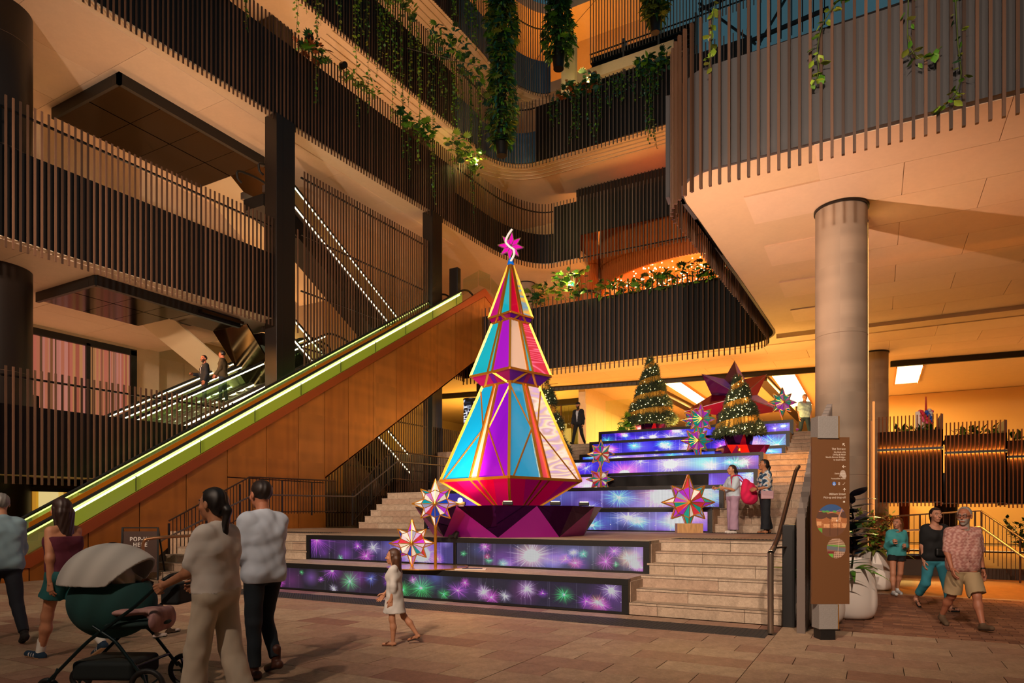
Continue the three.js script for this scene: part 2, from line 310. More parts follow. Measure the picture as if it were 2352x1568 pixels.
for (let z = -4; z > -27; z -= 2.8) for (let x = -27.3; x < -20.6; x += 2.6) struct('ceiling_panel', span(x + .006, x + 2.594, 15.77, 15.8, z - .006, z - 2.794), pick(mat.ceilingPanel), c3);
// ================================================================ slatted fascias
function fascia(label, path, o) {
  const t = thing(o.name || 'slat_fascia', label, o.cat || 'slat screen'); const P = path2(path);
  const pitch = o.pitch || .16, w = o.w || .05, dp = o.dp || .028, mats = o.mats || mat.slat, g = new THREE.BoxGeometry(w, o.yt - o.yb, dp);
  const bk = o.backMat || mat.backing;
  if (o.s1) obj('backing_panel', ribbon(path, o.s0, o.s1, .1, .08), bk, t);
  for (const yr of o.rails || []) obj('rail', ribbon(path, yr, yr + .05, .02, .06), mat.black, t);
  const tail = [];
  for (let s = pitch * .5, i = 0; s < P.L; s += pitch, i++) {
    const q = P.at(s), h = Math.floor(Math.abs(Math.sin(i * 12.9898) * 43758.5453)) % mats.length;
    if (o.max && i >= o.max) { tail.push(new THREE.BoxGeometry(w, o.yt - o.yb, dp).rotateY(Math.atan2(q.nx, q.nz)).translate(q.x + q.nx * .05, (o.yb + o.yt) / 2, q.z + q.nz * .05)); continue; }
    const m = obj('slat', g, mats[h], t); m.position.set(q.x + q.nx * .05, (o.yb + o.yt) / 2, q.z + q.nz * .05); m.rotation.y = Math.atan2(q.nx, q.nz);
  }
  if (tail.length) obj('more_slats', tail, mats[0], t).userData.kind = 'stuff';
  return t;
}
const seg = (path, f) => path.filter((p, i) => f(p, i));
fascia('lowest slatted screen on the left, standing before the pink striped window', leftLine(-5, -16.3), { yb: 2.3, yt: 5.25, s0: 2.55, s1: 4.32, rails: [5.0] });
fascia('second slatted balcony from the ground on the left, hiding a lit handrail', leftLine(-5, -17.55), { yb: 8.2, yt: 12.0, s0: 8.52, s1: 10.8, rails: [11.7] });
fascia('tall open slat screen between two dark square columns, lit escalators behind it', leftLine(-17.78, -25.1), { yb: 1.08, yt: 14.25, pitch: .15, w: .062, dp: .025, rails: [1.6, 3.5, 5.6, 7.7, 9.8, 11.9, 14.0] });
fascia('short slatted screen at the top landing of the copper escalator', leftLine(-26.6, -28.1, 3), { yb: 8.2, yt: 12.1, s0: 8.5, s1: 10.8, rails: [11.8] });
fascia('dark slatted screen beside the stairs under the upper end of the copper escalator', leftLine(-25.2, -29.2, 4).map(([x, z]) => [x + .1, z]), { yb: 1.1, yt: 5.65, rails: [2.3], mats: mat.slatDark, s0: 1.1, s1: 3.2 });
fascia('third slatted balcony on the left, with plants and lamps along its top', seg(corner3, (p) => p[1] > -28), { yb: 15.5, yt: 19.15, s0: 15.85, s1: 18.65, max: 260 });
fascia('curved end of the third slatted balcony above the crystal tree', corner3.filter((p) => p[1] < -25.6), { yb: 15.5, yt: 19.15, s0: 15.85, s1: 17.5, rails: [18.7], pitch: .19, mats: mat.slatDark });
fascia('solid dark part of the rear balcony beside its open slats', [[-16, -34], [-14.4, -34]], { yb: 15.5, yt: 19.15, s0: 15.85, s1: 19.0, pitch: .2, mats: mat.slatGrey });
fascia('rear slatted balcony with open lower slats before the orange lounge', [[-14.4, -34], [-3.5, -34]], { yb: 15.5, yt: 19.15, s0: 17.1, s1: 19.0, rails: [15.75], pitch: .2, mats: mat.slatGrey });
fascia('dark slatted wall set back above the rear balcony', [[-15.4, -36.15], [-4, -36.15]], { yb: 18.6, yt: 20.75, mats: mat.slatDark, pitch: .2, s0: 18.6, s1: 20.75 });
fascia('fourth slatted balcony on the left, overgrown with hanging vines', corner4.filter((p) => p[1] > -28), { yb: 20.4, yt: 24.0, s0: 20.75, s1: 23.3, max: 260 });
fascia('curved corner of the fourth balcony with blue skylight painted in its colour, behind the left hanging garden', corner4.filter((p) => p[1] < -25.6), { yb: 20.4, yt: 24.0, s0: 20.75, s1: 22.4, mats: mat.slatGrey, backMat: mat.backingSkyTint, rails: [23.6] });
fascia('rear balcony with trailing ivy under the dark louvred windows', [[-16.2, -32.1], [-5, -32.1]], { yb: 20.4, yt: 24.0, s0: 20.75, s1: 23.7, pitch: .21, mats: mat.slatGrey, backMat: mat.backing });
fascia('fifth slatted balcony on the left, cut by the top of the photo', corner5.filter((p) => p[1] > -29), { yb: 26.2, yt: 30.2, s0: 26.5, s1: 29.4, max: 260 });
fascia('curved corner of the fifth balcony with blue skylight painted in its colour and an orange ceiling inside', corner5.filter((p) => p[1] < -28), { yb: 26.2, yt: 32.2, s0: 26.5, s1: 28.4, mats: mat.slatGrey, backMat: mat.backingSkyTint, rails: [30.2] });
fascia('high floating slat screen in front of the dark upper windows', [[-14.3, -35.3], [-5, -35.3]], { yb: 27.3, yt: 34, mats: mat.slatGrey, pitch: .17, rails: [27.8], s0: 31.6, s1: 33.6 });
fascia('curved slatted terrace front with a planted top, behind the crystal tree', terracePath.slice(0, 13), { yb: 8.05, yt: 11.7, s0: 8.4, s1: 11.35, pitch: .215 });
fascia('slats hanging below the edge of the right ceiling, seen from inside', terracePath.slice(11, 16).concat([[-3.85, -14.6]]), { yb: 8.0, yt: 11.4, s0: 8.4, s1: 10.6, pitch: .2, backMat: mat.backingGrey });
fascia('big slatted front at upper right with grey panels and a rounded corner', [[-3.85, -14.7], ...terracePath.slice(15, 26), [9, -13.35]], { yb: 7.98, yt: 11.35, s0: 8.4, s1: 10.45, pitch: .18, w: .05, dp: .07, backMat: mat.backingGrey });

// ---- columns
function column(label, x, z, r, y0, y1, m, cap) {
  const t = thing('round_column', label, 'column', [x, y0, z]);
  obj('shaft', cyl(r, r, y1 - y0, 0, (y1 - y0) / 2, 0, 48), m, t);
  if (cap) obj('shadow_gap_ring', cyl(r * 1.06, r * 1.06, .05, 0, y1 - y0 - .03, 0, 48), mat.dark, t);
  for (let y = 2.4; y < y1 - y0; y += 3.1) obj('joint', new THREE.TorusGeometry(r, .004, 4, 48).rotateX(Math.PI / 2).translate(0, y, 0), mat.grout, t);
  return t;
}
column('big round beige column standing behind the brown sign', -.67, -16.6, .53, 0, 8.38, mat.column, true);
column('second round beige column farther back, beside the slatted planters', .0, -31.9, .5, 0, 8.38, mat.column, true);
column('round beige column at the top of the copper escalator', -18.9, -36.3, .55, 9.2, 15.8, mat.column, true);
column('thick dark round column at the left edge', -21.8, -9.4, .87, 0, 15.8, mat.darkColumn);
function sqColumn(label, z, w, y0, y1) { const t = thing('square_column', label, 'column', [LX(z) + .12, y0, z]); obj('casing', rbox(w * .7, y1 - y0, w, .01, -w * .35, (y1 - y0) / 2, 0), mat.darkColumn, t); obj('seam', box(.004, y1 - y0 - .02, .012, .002, (y1 - y0) / 2, w * .16), mat.black, t); return t; }
sqColumn('black square column left of the tall slat screen', -16.95, .85, 0, 15.75);
sqColumn('black square column right of the tall slat screen', -25.7, .8, 0, 15.75);
{ const t = thing('square_column', 'black square column rising behind the third balcony at top left', 'column', [-20.7, 16.5, -18.4]); obj('casing', rbox(.8, 4.2, 1.1, .01, 0, 2.1, 0), mat.darkColumn, t); }
{ const t = thing('square_column', 'black square column behind the right end of the third balcony', 'column', [-20.3, 16.5, -27]); obj('casing', rbox(.8, 4.2, 1.1, .01, 0, 2.1, 0), mat.darkColumn, t); }
{ const t = thing('pier', 'grey pier beside the storefront under the upper end of the copper escalator', 'column', [-17.6, L1, -29.4]); obj('casing', rbox(.7, 7.2, .9, .01, 0, 3.6, 0), mat.backing, t); obj('cover', box(.6, 7.2, .02, .2, 3.6, .46), mat.column, t); }

// ---- ground floor shop front glowing yellow under the lowest screen; striped window above it
function stripeScreen(w, h, cols, k) {
  const c = document.createElement('canvas'); c.width = 512; c.height = 64; const g = c.getContext('2d'); let x = 0;
  while (x < 512) { const s = 3 + rnd() * 22; g.fillStyle = pick(cols); g.fillRect(x, 0, s + 1, 64); x += s; }
  const t = new THREE.CanvasTexture(c); t.colorSpace = THREE.SRGBColorSpace; const m = new THREE.MeshStandardMaterial({ color: 0x222222, roughness: .3, emissive: 0xffffff, emissiveMap: t, emissiveIntensity: k }); return m;
}
{
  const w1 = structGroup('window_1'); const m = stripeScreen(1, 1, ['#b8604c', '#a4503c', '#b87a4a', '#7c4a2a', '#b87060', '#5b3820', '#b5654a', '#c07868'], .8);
  const zz = [[-11.6, -14.6], [-14.75, -16.35], [-7, -11.5]];
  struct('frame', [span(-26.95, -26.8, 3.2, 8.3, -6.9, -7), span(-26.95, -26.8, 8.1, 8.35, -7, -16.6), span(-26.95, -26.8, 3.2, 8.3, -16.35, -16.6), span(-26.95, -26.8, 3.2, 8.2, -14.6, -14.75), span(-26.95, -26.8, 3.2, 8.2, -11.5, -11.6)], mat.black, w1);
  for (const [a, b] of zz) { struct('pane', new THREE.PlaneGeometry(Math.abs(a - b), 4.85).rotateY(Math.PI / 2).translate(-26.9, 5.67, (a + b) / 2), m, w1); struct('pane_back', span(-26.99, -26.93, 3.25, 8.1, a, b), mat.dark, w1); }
  struct('upper_wall', span(-27.5, -26.85, 8.3, 8.5, -2, -16.6), mat.soffit, w1);
  struct('side_wall', span(-27.5, -26.85, 3.2, 8.5, -16.6, -17.6), mat.soffitB, w1);
  const w2 = structGroup('window_2'); const m2 = stripeScreen(1, 1, ['#e0a634', '#d99a28', '#efc260', '#c9892a', '#f2d58c', '#d8a040'], .8);
  for (const [a, b] of [[-6, -12.4], [-12.5, -16]]) struct('pane', new THREE.PlaneGeometry(a - b, 2.1).rotateY(Math.PI / 2).translate(-21.26, 1.15, (a + b) / 2), m2, w2); struct('pane_back', span(-21.34, -21.28, 0, 2.3, -6, -16), mat.dark, w2);
  struct('frame', [span(-21.3, -21.2, 0, 2.3, -12.4, -12.5), span(-21.3, -21.2, 2.2, 2.32, -6, -16), span(-21.3, -21.2, 0, .1, -6, -16)], mat.black, w2);
  // storefront on the upper terrace behind the tree
  const w3 = structGroup('window_3'); for (let x = -23; x < -14.2; x += 2.2) { struct('pane', span(x + .04, x + 2.16, L4, 8.1, -36, -36.02), mat.glass, w3); struct('mullion', span(x - .03, x + .03, L4, 8.1, -35.98, -36.06), mat.bronze, w3); }
  struct('head', span(-23, -14, 8.05, 8.4, -35.95, -36.1), mat.dark, w3);
  for (let x = -23.4, k = 0; x < -15; x += .55, k++) { const t = thing('display_panel', 'tall pale panel hanging inside the bright storefront behind the crystal tree', 'display panel', [x, 6.4 + (k % 3) * .2, -38 - (k % 2) * .6], 0, 'panels hanging in the storefront'); obj('sheet', box(.34, 1.1, .03), mat.soffit, t); obj('wire', rod(V(0, .55, 0), V(0, 1.9, 0), .006, 5), mat.steel, t); }
}
// ---- mirrored bulkheads under the upper escalators
function mirrorBulkhead(label, parts, edge) {
  const t = thing('mirror_bulkhead', label, 'soffit panel');
  for (const p of parts) obj('mirror_panel', p, mat.mirror, t);
  obj('edge_trim', edge, mat.black, t); return t;
}
{
  const P = [], y = 15.5; const zs = [-12.7, -14.2, -15.7, -17.2, -18.4];
  for (let i = 0; i < 4; i++) { P.push(span(-25.3, -23.35, y, y + .1, zs[i] - .01, zs[i + 1] + .01)); }
  for (let i = 0; i < 4; i++) { P.push(span(-23.3, -21.45, y, y + .1, zs[i] - .01, zs[i + 1] + .01)); }
  const a = (z) => y - (z + 18.4) * -.62;
  for (const [z0, z1] of [[-18.4, -19.8], [-19.8, -21.2], [-21.2, -23]]) P.push(facet([V(-21.45, a(z0), z0), V(-23.3, a(z0), z0), V(-23.3, a(z1), z1), V(-21.45, a(z1), z1)], .06));
  mirrorBulkhead('dark mirrored underside of the upper escalator in the second ceiling', P, [span(-21.45, -21.3, y - .1, y + .3, -12.6, -18.4), span(-25.3, -21.3, y - .1, y + .3, -12.6, -12.7), span(-25.3, -23.4, y + .1, y + .3, -12.7, -18.4)]);
  const Q = [], y2 = 8.25; const zq = [-11.1, -12.4, -13.4, -14.3];
  for (let i = 0; i < 3; i++) { Q.push(span(-23, -21.3, y2, y2 + .1, zq[i] - .01, zq[i + 1] + .01)); Q.push(span(-21.25, -19.9, y2, y2 + .1, zq[i] - .01, zq[i + 1] + .01)); }
  Q.push(span(-21.25, -19.55, y2, y2 + .1, -14.32, -15.98));
  for (const [z0, z1] of [[-16, -17], [-17, -18], [-18, -19]]) { const b = (z) => y2 + (z + 16) * 1.15; Q.push(facet([V(-19.45, b(z0), z0), V(-21.25, b(z0), z0), V(-21.25, b(z1), z1), V(-19.45, b(z1), z1)], .06)); }
  mirrorBulkhead('dark mirrored underside of the escalator in the lowest ceiling, above the two men', Q, [span(-19.9, -19.75, y2 - .08, y2 + .28, -11.05, -16), span(-23, -19.8, y2 - .08, y2 + .28, -11, -11.1)]);
  const c = structGroup('wall_inner'); struct('wall', span(-26.9, -26.6, 9.4, 15.8, -5, -27), mat.soffit, c); struct('sloping_panel', facet([V(-23.3, 15.5, -18.4), V(-25.3, 15.5, -18.4), V(-25.3, 12, -24), V(-23.3, 12, -24)], .05), mat.beige, c);
  struct('sloping_panel', facet([V(-21.3, 8.4, -14.3), V(-23, 8.4, -14.3), V(-23, 5.6, -19.5), V(-21.3, 5.6, -19.5)], .05), mat.beige, c);
}
// ---- escalators: z0,y0 bottom and z1,y1 top of the incline, xn near side, xf far side
function escalator(name, label, xn, xf, z0, y0, z1, y1, o = {}) {
  const t = thing(name, label, 'escalator'); const flat = o.flat || 1.2, sl = (y1 - y0) / (z1 - z0), f = (z) => y0 + (z - z0) * sl, dir = Math.sign(z1 - z0), k = o.rail || .95;
  const prof = (h) => [V(0, y0 + h, z0 - dir * flat), V(0, y0 + h, z0), V(0, y1 + h, z1), V(0, y1 + h, z1 + dir * flat)];
  const at = (a, x) => a.map((p) => V(x, p.y, p.z));
  for (const x of [xn, xf]) {
    const rail = at(prof(k), x), e0 = rail[0], e1 = rail[3];
    const loop = [V(x, e0.y - .42, e0.z - dir * .02), V(x, e0.y - .36, e0.z - dir * .2), V(x, e0.y - .1, e0.z - dir * .24), ...rail, V(x, e1.y - .1, e1.z + dir * .24), V(x, e1.y - .36, e1.z + dir * .2)];
    obj('handrail', tube(loop, .045, 8, 120, .12), mat.rubber, t);
    const zs = []; const n = Math.max(4, Math.round(Math.abs(z1 - z0) / 1.9)); for (let i = 0; i <= n; i++) zs.push(z0 + (z1 - z0) * i / n);
    for (let i = 0; i < n; i++) { const a = zs[i] + dir * .008, b = zs[i + 1] - dir * .008; obj('glass_panel', sidePanel([[a, f(a) + .16], [b, f(b) + .16], [b, f(b) + k - .04], [a, f(a) + k - .04]], x + .006, .012), o.glassMat || mat.glass, t); }
    obj('light_strip', at(prof(k - .075), x).slice(1, 3).reduce((a, p, i, r) => i ? [bar(r[0], r[1], .03, .035)] : a, []), o.stripMat || mat.white, t);
    obj('skirt', sidePanel([[z0 - dir * flat, y0 - .1], [z0, y0 - .1], [z1, y1 - .1], [z1 + dir * flat, y1 - .1], [z1 + dir * flat, y1 + .16], [z1, y1 + .16], [z0, y0 + .16], [z0 - dir * flat, y0 + .16]].map(([z, y]) => [z, y]), x + .08, .16), o.skirtMat || mat.steel, t);
    if (o.low) obj('light_strip', bar(V(x + .085, f(z0) + .02, z0), V(x + .085, f(z1) + .02, z1), .02, .05), o.stripMat || mat.white, t);
  }
  const run = .4, ns = Math.floor(Math.abs(z1 - z0) / run); const sg = [box(Math.abs(xn - xf) - .18, .04, run), box(Math.abs(xn - xf) - .18, .22, .03, 0, -.12, dir * -run / 2)]; const g = merge(sg);
  for (let i = 0; i < ns; i++) { const z = z0 + dir * (i + .5) * run, m = obj('step', g, o.stepMat || mat.steel, t); m.position.set((xn + xf) / 2, Math.round((f(z) - y0) / .21) * .21 + y0, z); }
  obj('truss', sidePanel([[z0 - dir * flat, y0 - .15], [z0, y0 - .15], [z1, y1 - .15], [z1 + dir * flat, y1 - .15], [z1 + dir * flat, y1 - 1.1], [z1, y1 - 1.1], [z0, y0 - .9], [z0 - dir * flat, y0 - .6]], xn - .02, Math.abs(xn - xf) - .1), o.trussMat || mat.dark, t);
  return { t, f };
}
const escMen = escalator('escalator', 'lit escalator behind the lowest slat screen, carrying the two men in jackets', -19.75, -20.95, -11.9, 3.35, -20.2, 8.0, { low: true, glassMat: mat.glass });
escalator('escalator', 'second lit escalator running beside the one with the two men', -21.3, -22.4, -11.9, 3.35, -20.2, 8.0, { low: true });
escalator('escalator', 'lit escalator behind the second balcony, its rounded end showing through slats', -20.6, -21.8, -12.2, 10.0, -14.6, 9.45, { low: true, flat: .8 });
escalator('escalator', 'lit escalator falling to the right behind the tall slat screen', -20.2, -21.4, -18.6, 13.8, -26.2, 9.7, { low: true });
escalator('escalator', 'lit escalator at the foot of the tall slat screen, rising to the right', -20.2, -21.4, -17.5, 4.0, -24.5, 8.6, { low: true });
escalator('escalator', 'lowest lit escalator behind the tall slat screen, falling to the right', -19.8, -21, -18.2, 8.4, -27.5, 2.4, { low: true });

// ---- the copper escalator in front
{
  const g = new THREE.MeshPhysicalMaterial({ color: 0xd8f0b0, roughness: .08, transmission: .75, thickness: 0, ior: 1.4 });
  const x = -17.0, sl = 10.25 / 16.93; // measured rise over run
  const E = escalator('copper_escalator', 'long escalator with green glowing glass and tall copper side panels, rising across the picture', x - .09, x - 1.35, -8.0, .45, -26.2, 11.37, { glassMat: g, stripMat: glowM('#e8ff8a', 1.6), skirtMat: mat.copper[0], trussMat: mat.copperTop, flat: 1.2, rail: .7, stepMat: mat.copper[1] });
  const t = E.t, f = (z) => .45 - (z + 8) * .6;
  // lamp strip along the glass; the green glow on the glass is painted in as emission
  obj('light_strip', bar(V(x - .03, f(-8.6) + .575, -8.6), V(x - .03, f(-26) + .575, -26), .03, .045), glowM('#f4ffb8', 2.6), t);
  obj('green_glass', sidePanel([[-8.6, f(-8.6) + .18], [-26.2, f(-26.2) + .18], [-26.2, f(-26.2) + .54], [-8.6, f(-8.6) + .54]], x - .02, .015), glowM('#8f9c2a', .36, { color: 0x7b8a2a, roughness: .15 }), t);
  obj('inner_panel', sidePanel([[-8.6, f(-8.6) + .14], [-26.2, f(-26.2) + .14], [-26.2, f(-26.2) + .52], [-8.6, f(-8.6) + .52]], x - 1.28, .02), M('#c9791f', { roughness: .35, metalness: .3 }), t);
  for (let z = -10.5; z > -26; z -= 1.9) obj('glass_joint', bar(V(x, f(z) + .2, z), V(x, f(z) + .6, z), .016), mat.black, t);
  const top = (z) => f(z) + .16, band = .3;
  obj('coping', sidePanel([[-5, .3], [-8, .3], [-26.2, top(-26.2) - band], [-28.2, 12.38], [-34, 10.2], [-34, 10.6], [-28.2, 12.78], [-26.2, top(-26.2)], [-8, top(-8)], [-7.4, .55], [-5, .5]], x + .03, .12), mat.copperTop, t);
  const lo = (z) => z > -17.3 ? (z > -11.45 ? 0 : L1 - .02) : 2.79 + (-17.3 - z) * .617;
  const hi = (z) => z > -8 ? .28 : (z > -26.3 ? top(z) - band - .02 : (z > -28.2 ? top(-26.3) - band - .02 + (-26.3 - z) * .57 : 12.36 - (-28.2 - z) * .37));
  const zs = [-5, -8, -9.3, -10.6, -11.95, -13.3, -14.75, -16.1, -17.3, -18.5, -19.9, -21.3, -22.8, -24.2, -25.6, -27, -28.2, -30.4];
  zs.slice(1).forEach((z1, i) => {
    const z0 = zs[i] - .013, z = z1 + .013;
    if (i < 2) { obj('copper_panel', sidePanel([[z0, 0], [z, 0], [z, hi(z)], [z0, hi(z0)]], x, .06), mat.copper[i % 3], t); return; }
    if (z1 > -17.5 && hi(z0) > 2.72 && z0 < -11.4) { obj('copper_panel', sidePanel([[z0, lo(z - .01)], [z, lo(z - .01)], [z, 2.64], [z0, 2.64]], x, .06), mat.copper[i % 3], t); obj('copper_panel', sidePanel([[z0, 2.67], [z, 2.67], [z, hi(z)], [z0, hi(z0)]], x, .06), mat.copper[(i + 1) % 3], t); }
    else obj('copper_panel', sidePanel([[z0, lo(z0)], [z, lo(z)], [z, hi(z)], [z0, hi(z0)]], x, .06), mat.copper[(i * 2) % 3], t);
  });
  obj('core', sidePanel([[-5, 0], [-11.4, 0], [-17.28, L1], [-17.3, 2.8], [-28.2, 9.55], [-30, 10.7], [-28.2, 12.3], [-26.2, 11.1], [-8, .28], [-5, .25]], x - .075, .02), mat.dark, t);
  obj('underside', facet([V(x, lo(-17.31), -17.3), V(x - 1.5, lo(-17.31), -17.3), V(x - 1.5, lo(-30.4), -30.4), V(x, lo(-30.4), -30.4)], .05), mat.copperTop, t);
  obj('end_wall', [span(x - 1.5, x, 0, 2.8, -17.28, -17.34)], mat.copper[0], t);
  for (const [a, b, h0, h1] of [[-26.3, -27.6, 11.9, 12.7], [-27.7, -28.8, 12.8, 12.9], [-28.9, -31, 12.8, 12.2]]) obj('glass_panel', sidePanel([[a, h0], [b, h1], [b, h1 + .75], [a, h0 + .75]], x - .03, .015), mat.glass, t);
  const p = thing('ticket_post', 'grey rounded post at the top landing of the copper escalator', 'post', [x - .9, 11.2, -26.9]); obj('body', rbox(.5, 2.3, .3, .04, 0, 1.15, 0), mat.darkColumn, p);
}
// far deck of the escalator and its second green rail are parts of escalator(); stair railings follow
function railing(label, pts, o = {}) {      // pts along the foot, heights h; pickets between
  const t = thing('stair_railing', label, 'railing'); const h = o.h || 1.05;
  obj('top_rail', polyTube(pts.map((p) => p.clone().setY(p.y + h)), .022, 6), mat.bronze, t);
  obj('bottom_rail', polyTube(pts.map((p) => p.clone().setY(p.y + .12)), .016, 6), mat.bronze, t);
  for (let i = 1; i < pts.length; i++) { const a = pts[i - 1], b = pts[i], L = a.distanceTo(b), n = Math.round(L / (o.pitch || .12)); for (let k = 0; k <= n; k++) { const p = a.clone().lerp(b, k / n); const post = k % 10 === 0; obj(post ? 'post' : 'picket', box(post ? .04 : .014, h - .06, post ? .04 : .014, p.x, p.y + (h - .06) / 2 + (post ? 0 : .06), p.z), mat.black, t); } }
  if (o.tube) { obj('handrail', polyTube(o.tube, .024, 8), mat.steel, t); for (let i = 0; i < o.tube.length - 1; i++) { const q = o.tube[i].clone().lerp(o.tube[i + 1], .5); obj('bracket', [bar(q.clone().add(V(0, -.02, 0)), V(pts[0].x, q.y - .06, q.z), .02)], mat.steel, t); } }
  return t;
}
{
  const x = -15.62;
  railing('black picket railing climbing the lower stairs in front of the copper wall', [V(x, .25, -10.5), V(x, L1 + .4, -12.95), V(x, L1 + .45, -16.4)], { h: 1.12, tube: [V(x + .12, .75, -9.9), V(x + .12, 1.05, -10.6), V(x + .12, 2.1, -13.0), V(x + .12, 2.15, -17.15), V(x + .12, 3.5, -19.45), V(x + .12, 3.55, -22.6)] });
  railing('dark picket railing beside the upper left stairs', [V(x, L1 + .1, -17.2), V(x, 2.75, -19.3), V(x, 2.75, -23)], { h: 1.15 });
}
// ================================================================ lit step platforms with screens
function burst(g, x, y, r, col, n, core) {
  g.save(); g.translate(x, y); g.globalCompositeOperation = 'lighter';
  const gr = g.createRadialGradient(0, 0, 0, 0, 0, r); gr.addColorStop(0, col.replace('A', '.55')); gr.addColorStop(1, col.replace('A', '0')); g.fillStyle = gr; g.beginPath(); g.arc(0, 0, r, 0, 7); g.fill();
  for (let i = 0; i < n; i++) { const a = rnd() * 6.283, L = r * rr(.5, 1.5); g.fillStyle = col.replace('A', rr(.35, .9).toFixed(2)); g.beginPath(); g.moveTo(Math.cos(a + 1.57) * 1.3, Math.sin(a + 1.57) * 1.3); g.lineTo(Math.cos(a) * L, Math.sin(a) * L); g.lineTo(Math.cos(a - 1.57) * 1.3, Math.sin(a - 1.57) * 1.3); g.fill(); }
  const c2 = g.createRadialGradient(0, 0, 0, 0, 0, core); c2.addColorStop(0, 'rgba(255,255,255,1)'); c2.addColorStop(.6, 'rgba(255,250,235,.8)'); c2.addColorStop(1, 'rgba(255,255,255,0)'); g.fillStyle = c2; g.beginPath(); g.arc(0, 0, core, 0, 7); g.fill();
  g.restore();
}
function screenTex(w, h, base, bursts, veil) {
  const c = document.createElement('canvas'); c.width = w; c.height = h; const g = c.getContext('2d');
  const lg = g.createLinearGradient(0, 0, w, 0); base.forEach((b, i) => lg.addColorStop(i / (base.length - 1), b)); g.fillStyle = lg; g.fillRect(0, 0, w, h);
  g.globalCompositeOperation = 'lighter';
  for (let i = 0; i < 14; i++) { const x = rnd() * w, y = rnd() * h, r = rr(40, 150), gr = g.createRadialGradient(x, y, 0, x, y, r); const q = pick(veil); gr.addColorStop(0, q.replace('A', '.28')); gr.addColorStop(1, q.replace('A', '0')); g.fillStyle = gr; g.fillRect(0, 0, w, h); }
  for (let i = 0; i < 22; i++) { const x = rnd() * w, y = rnd() * h; g.fillStyle = 'rgba(255,255,255,.10)'; g.fillRect(x, 0, rr(1, 7), h); g.fillStyle = 'rgba(255,240,230,' + rr(.3, .9).toFixed(2) + ')'; g.beginPath(); g.arc(x, y, rr(.8, 2.2), 0, 7); g.fill(); }
  for (const b of bursts) burst(g, b[0] * w, b[1] * h, b[2], b[3], b[4] || 30, b[5] || b[2] * .16);
  g.globalCompositeOperation = 'source-over'; g.fillStyle = 'rgba(0,0,0,.16)'; for (let x = 0; x < w; x += 4) g.fillRect(x, 0, 1, h); for (let y = 0; y < h; y += 4) g.fillRect(0, y, w, 1);
  const t = new THREE.CanvasTexture(c); t.colorSpace = THREE.SRGBColorSpace; return t;
}
const VI = 'rgba(190,60,255,A)', MG = 'rgba(255,60,220,A)', GR = 'rgba(40,230,70,A)', BL = 'rgba(90,110,255,A)', WH = 'rgba(235,215,255,A)', OR = 'rgba(255,160,60,A)', RE = 'rgba(255,50,70,A)', CY = 'rgba(70,220,255,A)';
function platform(label, x0, x1, y0, y1, zf, zb, screens, glow, opt = {}) {
  const t = thing('lit_platform', label, 'platform');
  obj('core', span(x0 + .01, x1 - .01, y0, y1 - .05, zf - .06, zb), mat.concrete, t);
  let x = x0; while (x < x1 - .01) { const w = Math.min(1.5, x1 - x); obj('top_stone', span(x + .003, x + w - .003, y1 - .05, y1, zf + .03, zb), pick(mat.step), t); x += w; }
  obj('end_stone', span(x1 - .02, x1 + .03, y0, y1 - .05, zf - .04, zb), mat.step[3], t); obj('end_stone', span(x0 - .03, x0 + .02, y0, y1 - .05, zf - .04, zb), mat.step[2], t);
  const fw = .085;
  obj('frame', [span(x0 - .02, x1 + .02, y1 - .1, y1 - .002, zf + .05, zf - .06), span(x0 - .02, x1 + .02, y0, y0 + .035, zf + .05, zf - .06), span(x0 - .02, x0 + fw, y0 + .036, y1 - .101, zf + .05, zf - .06), span(x1 - fw, x1 + .02, y0 + .036, y1 - .101, zf + .05, zf - .06)], mat.black, t);
  screens.forEach(([a, b, tex], i) => {
    const m = new THREE.MeshStandardMaterial({ color: 0x08080c, roughness: .25, emissive: 0xffffff, emissiveMap: tex, emissiveIntensity: glow });
    obj('led_screen', new THREE.PlaneGeometry(b - a, y1 - y0 - .135).translate((a + b) / 2, y0 + .035 + (y1 - y0 - .135) / 2, zf + .012), m, t);
    if (i) obj('frame_post', span(a - .03, a + .03, y0, y1 - .06, zf + .045, zf), mat.black, t);
    rectLight(opt.lc || '#9a6cff', (opt.li || .6) * glow, b - a - .1, y1 - y0 - .15, [(a + b) / 2, (y0 + y1) / 2, zf + .03], [(a + b) / 2, (y0 + y1) / 2, zf + 3]);
  });
  return t;
}
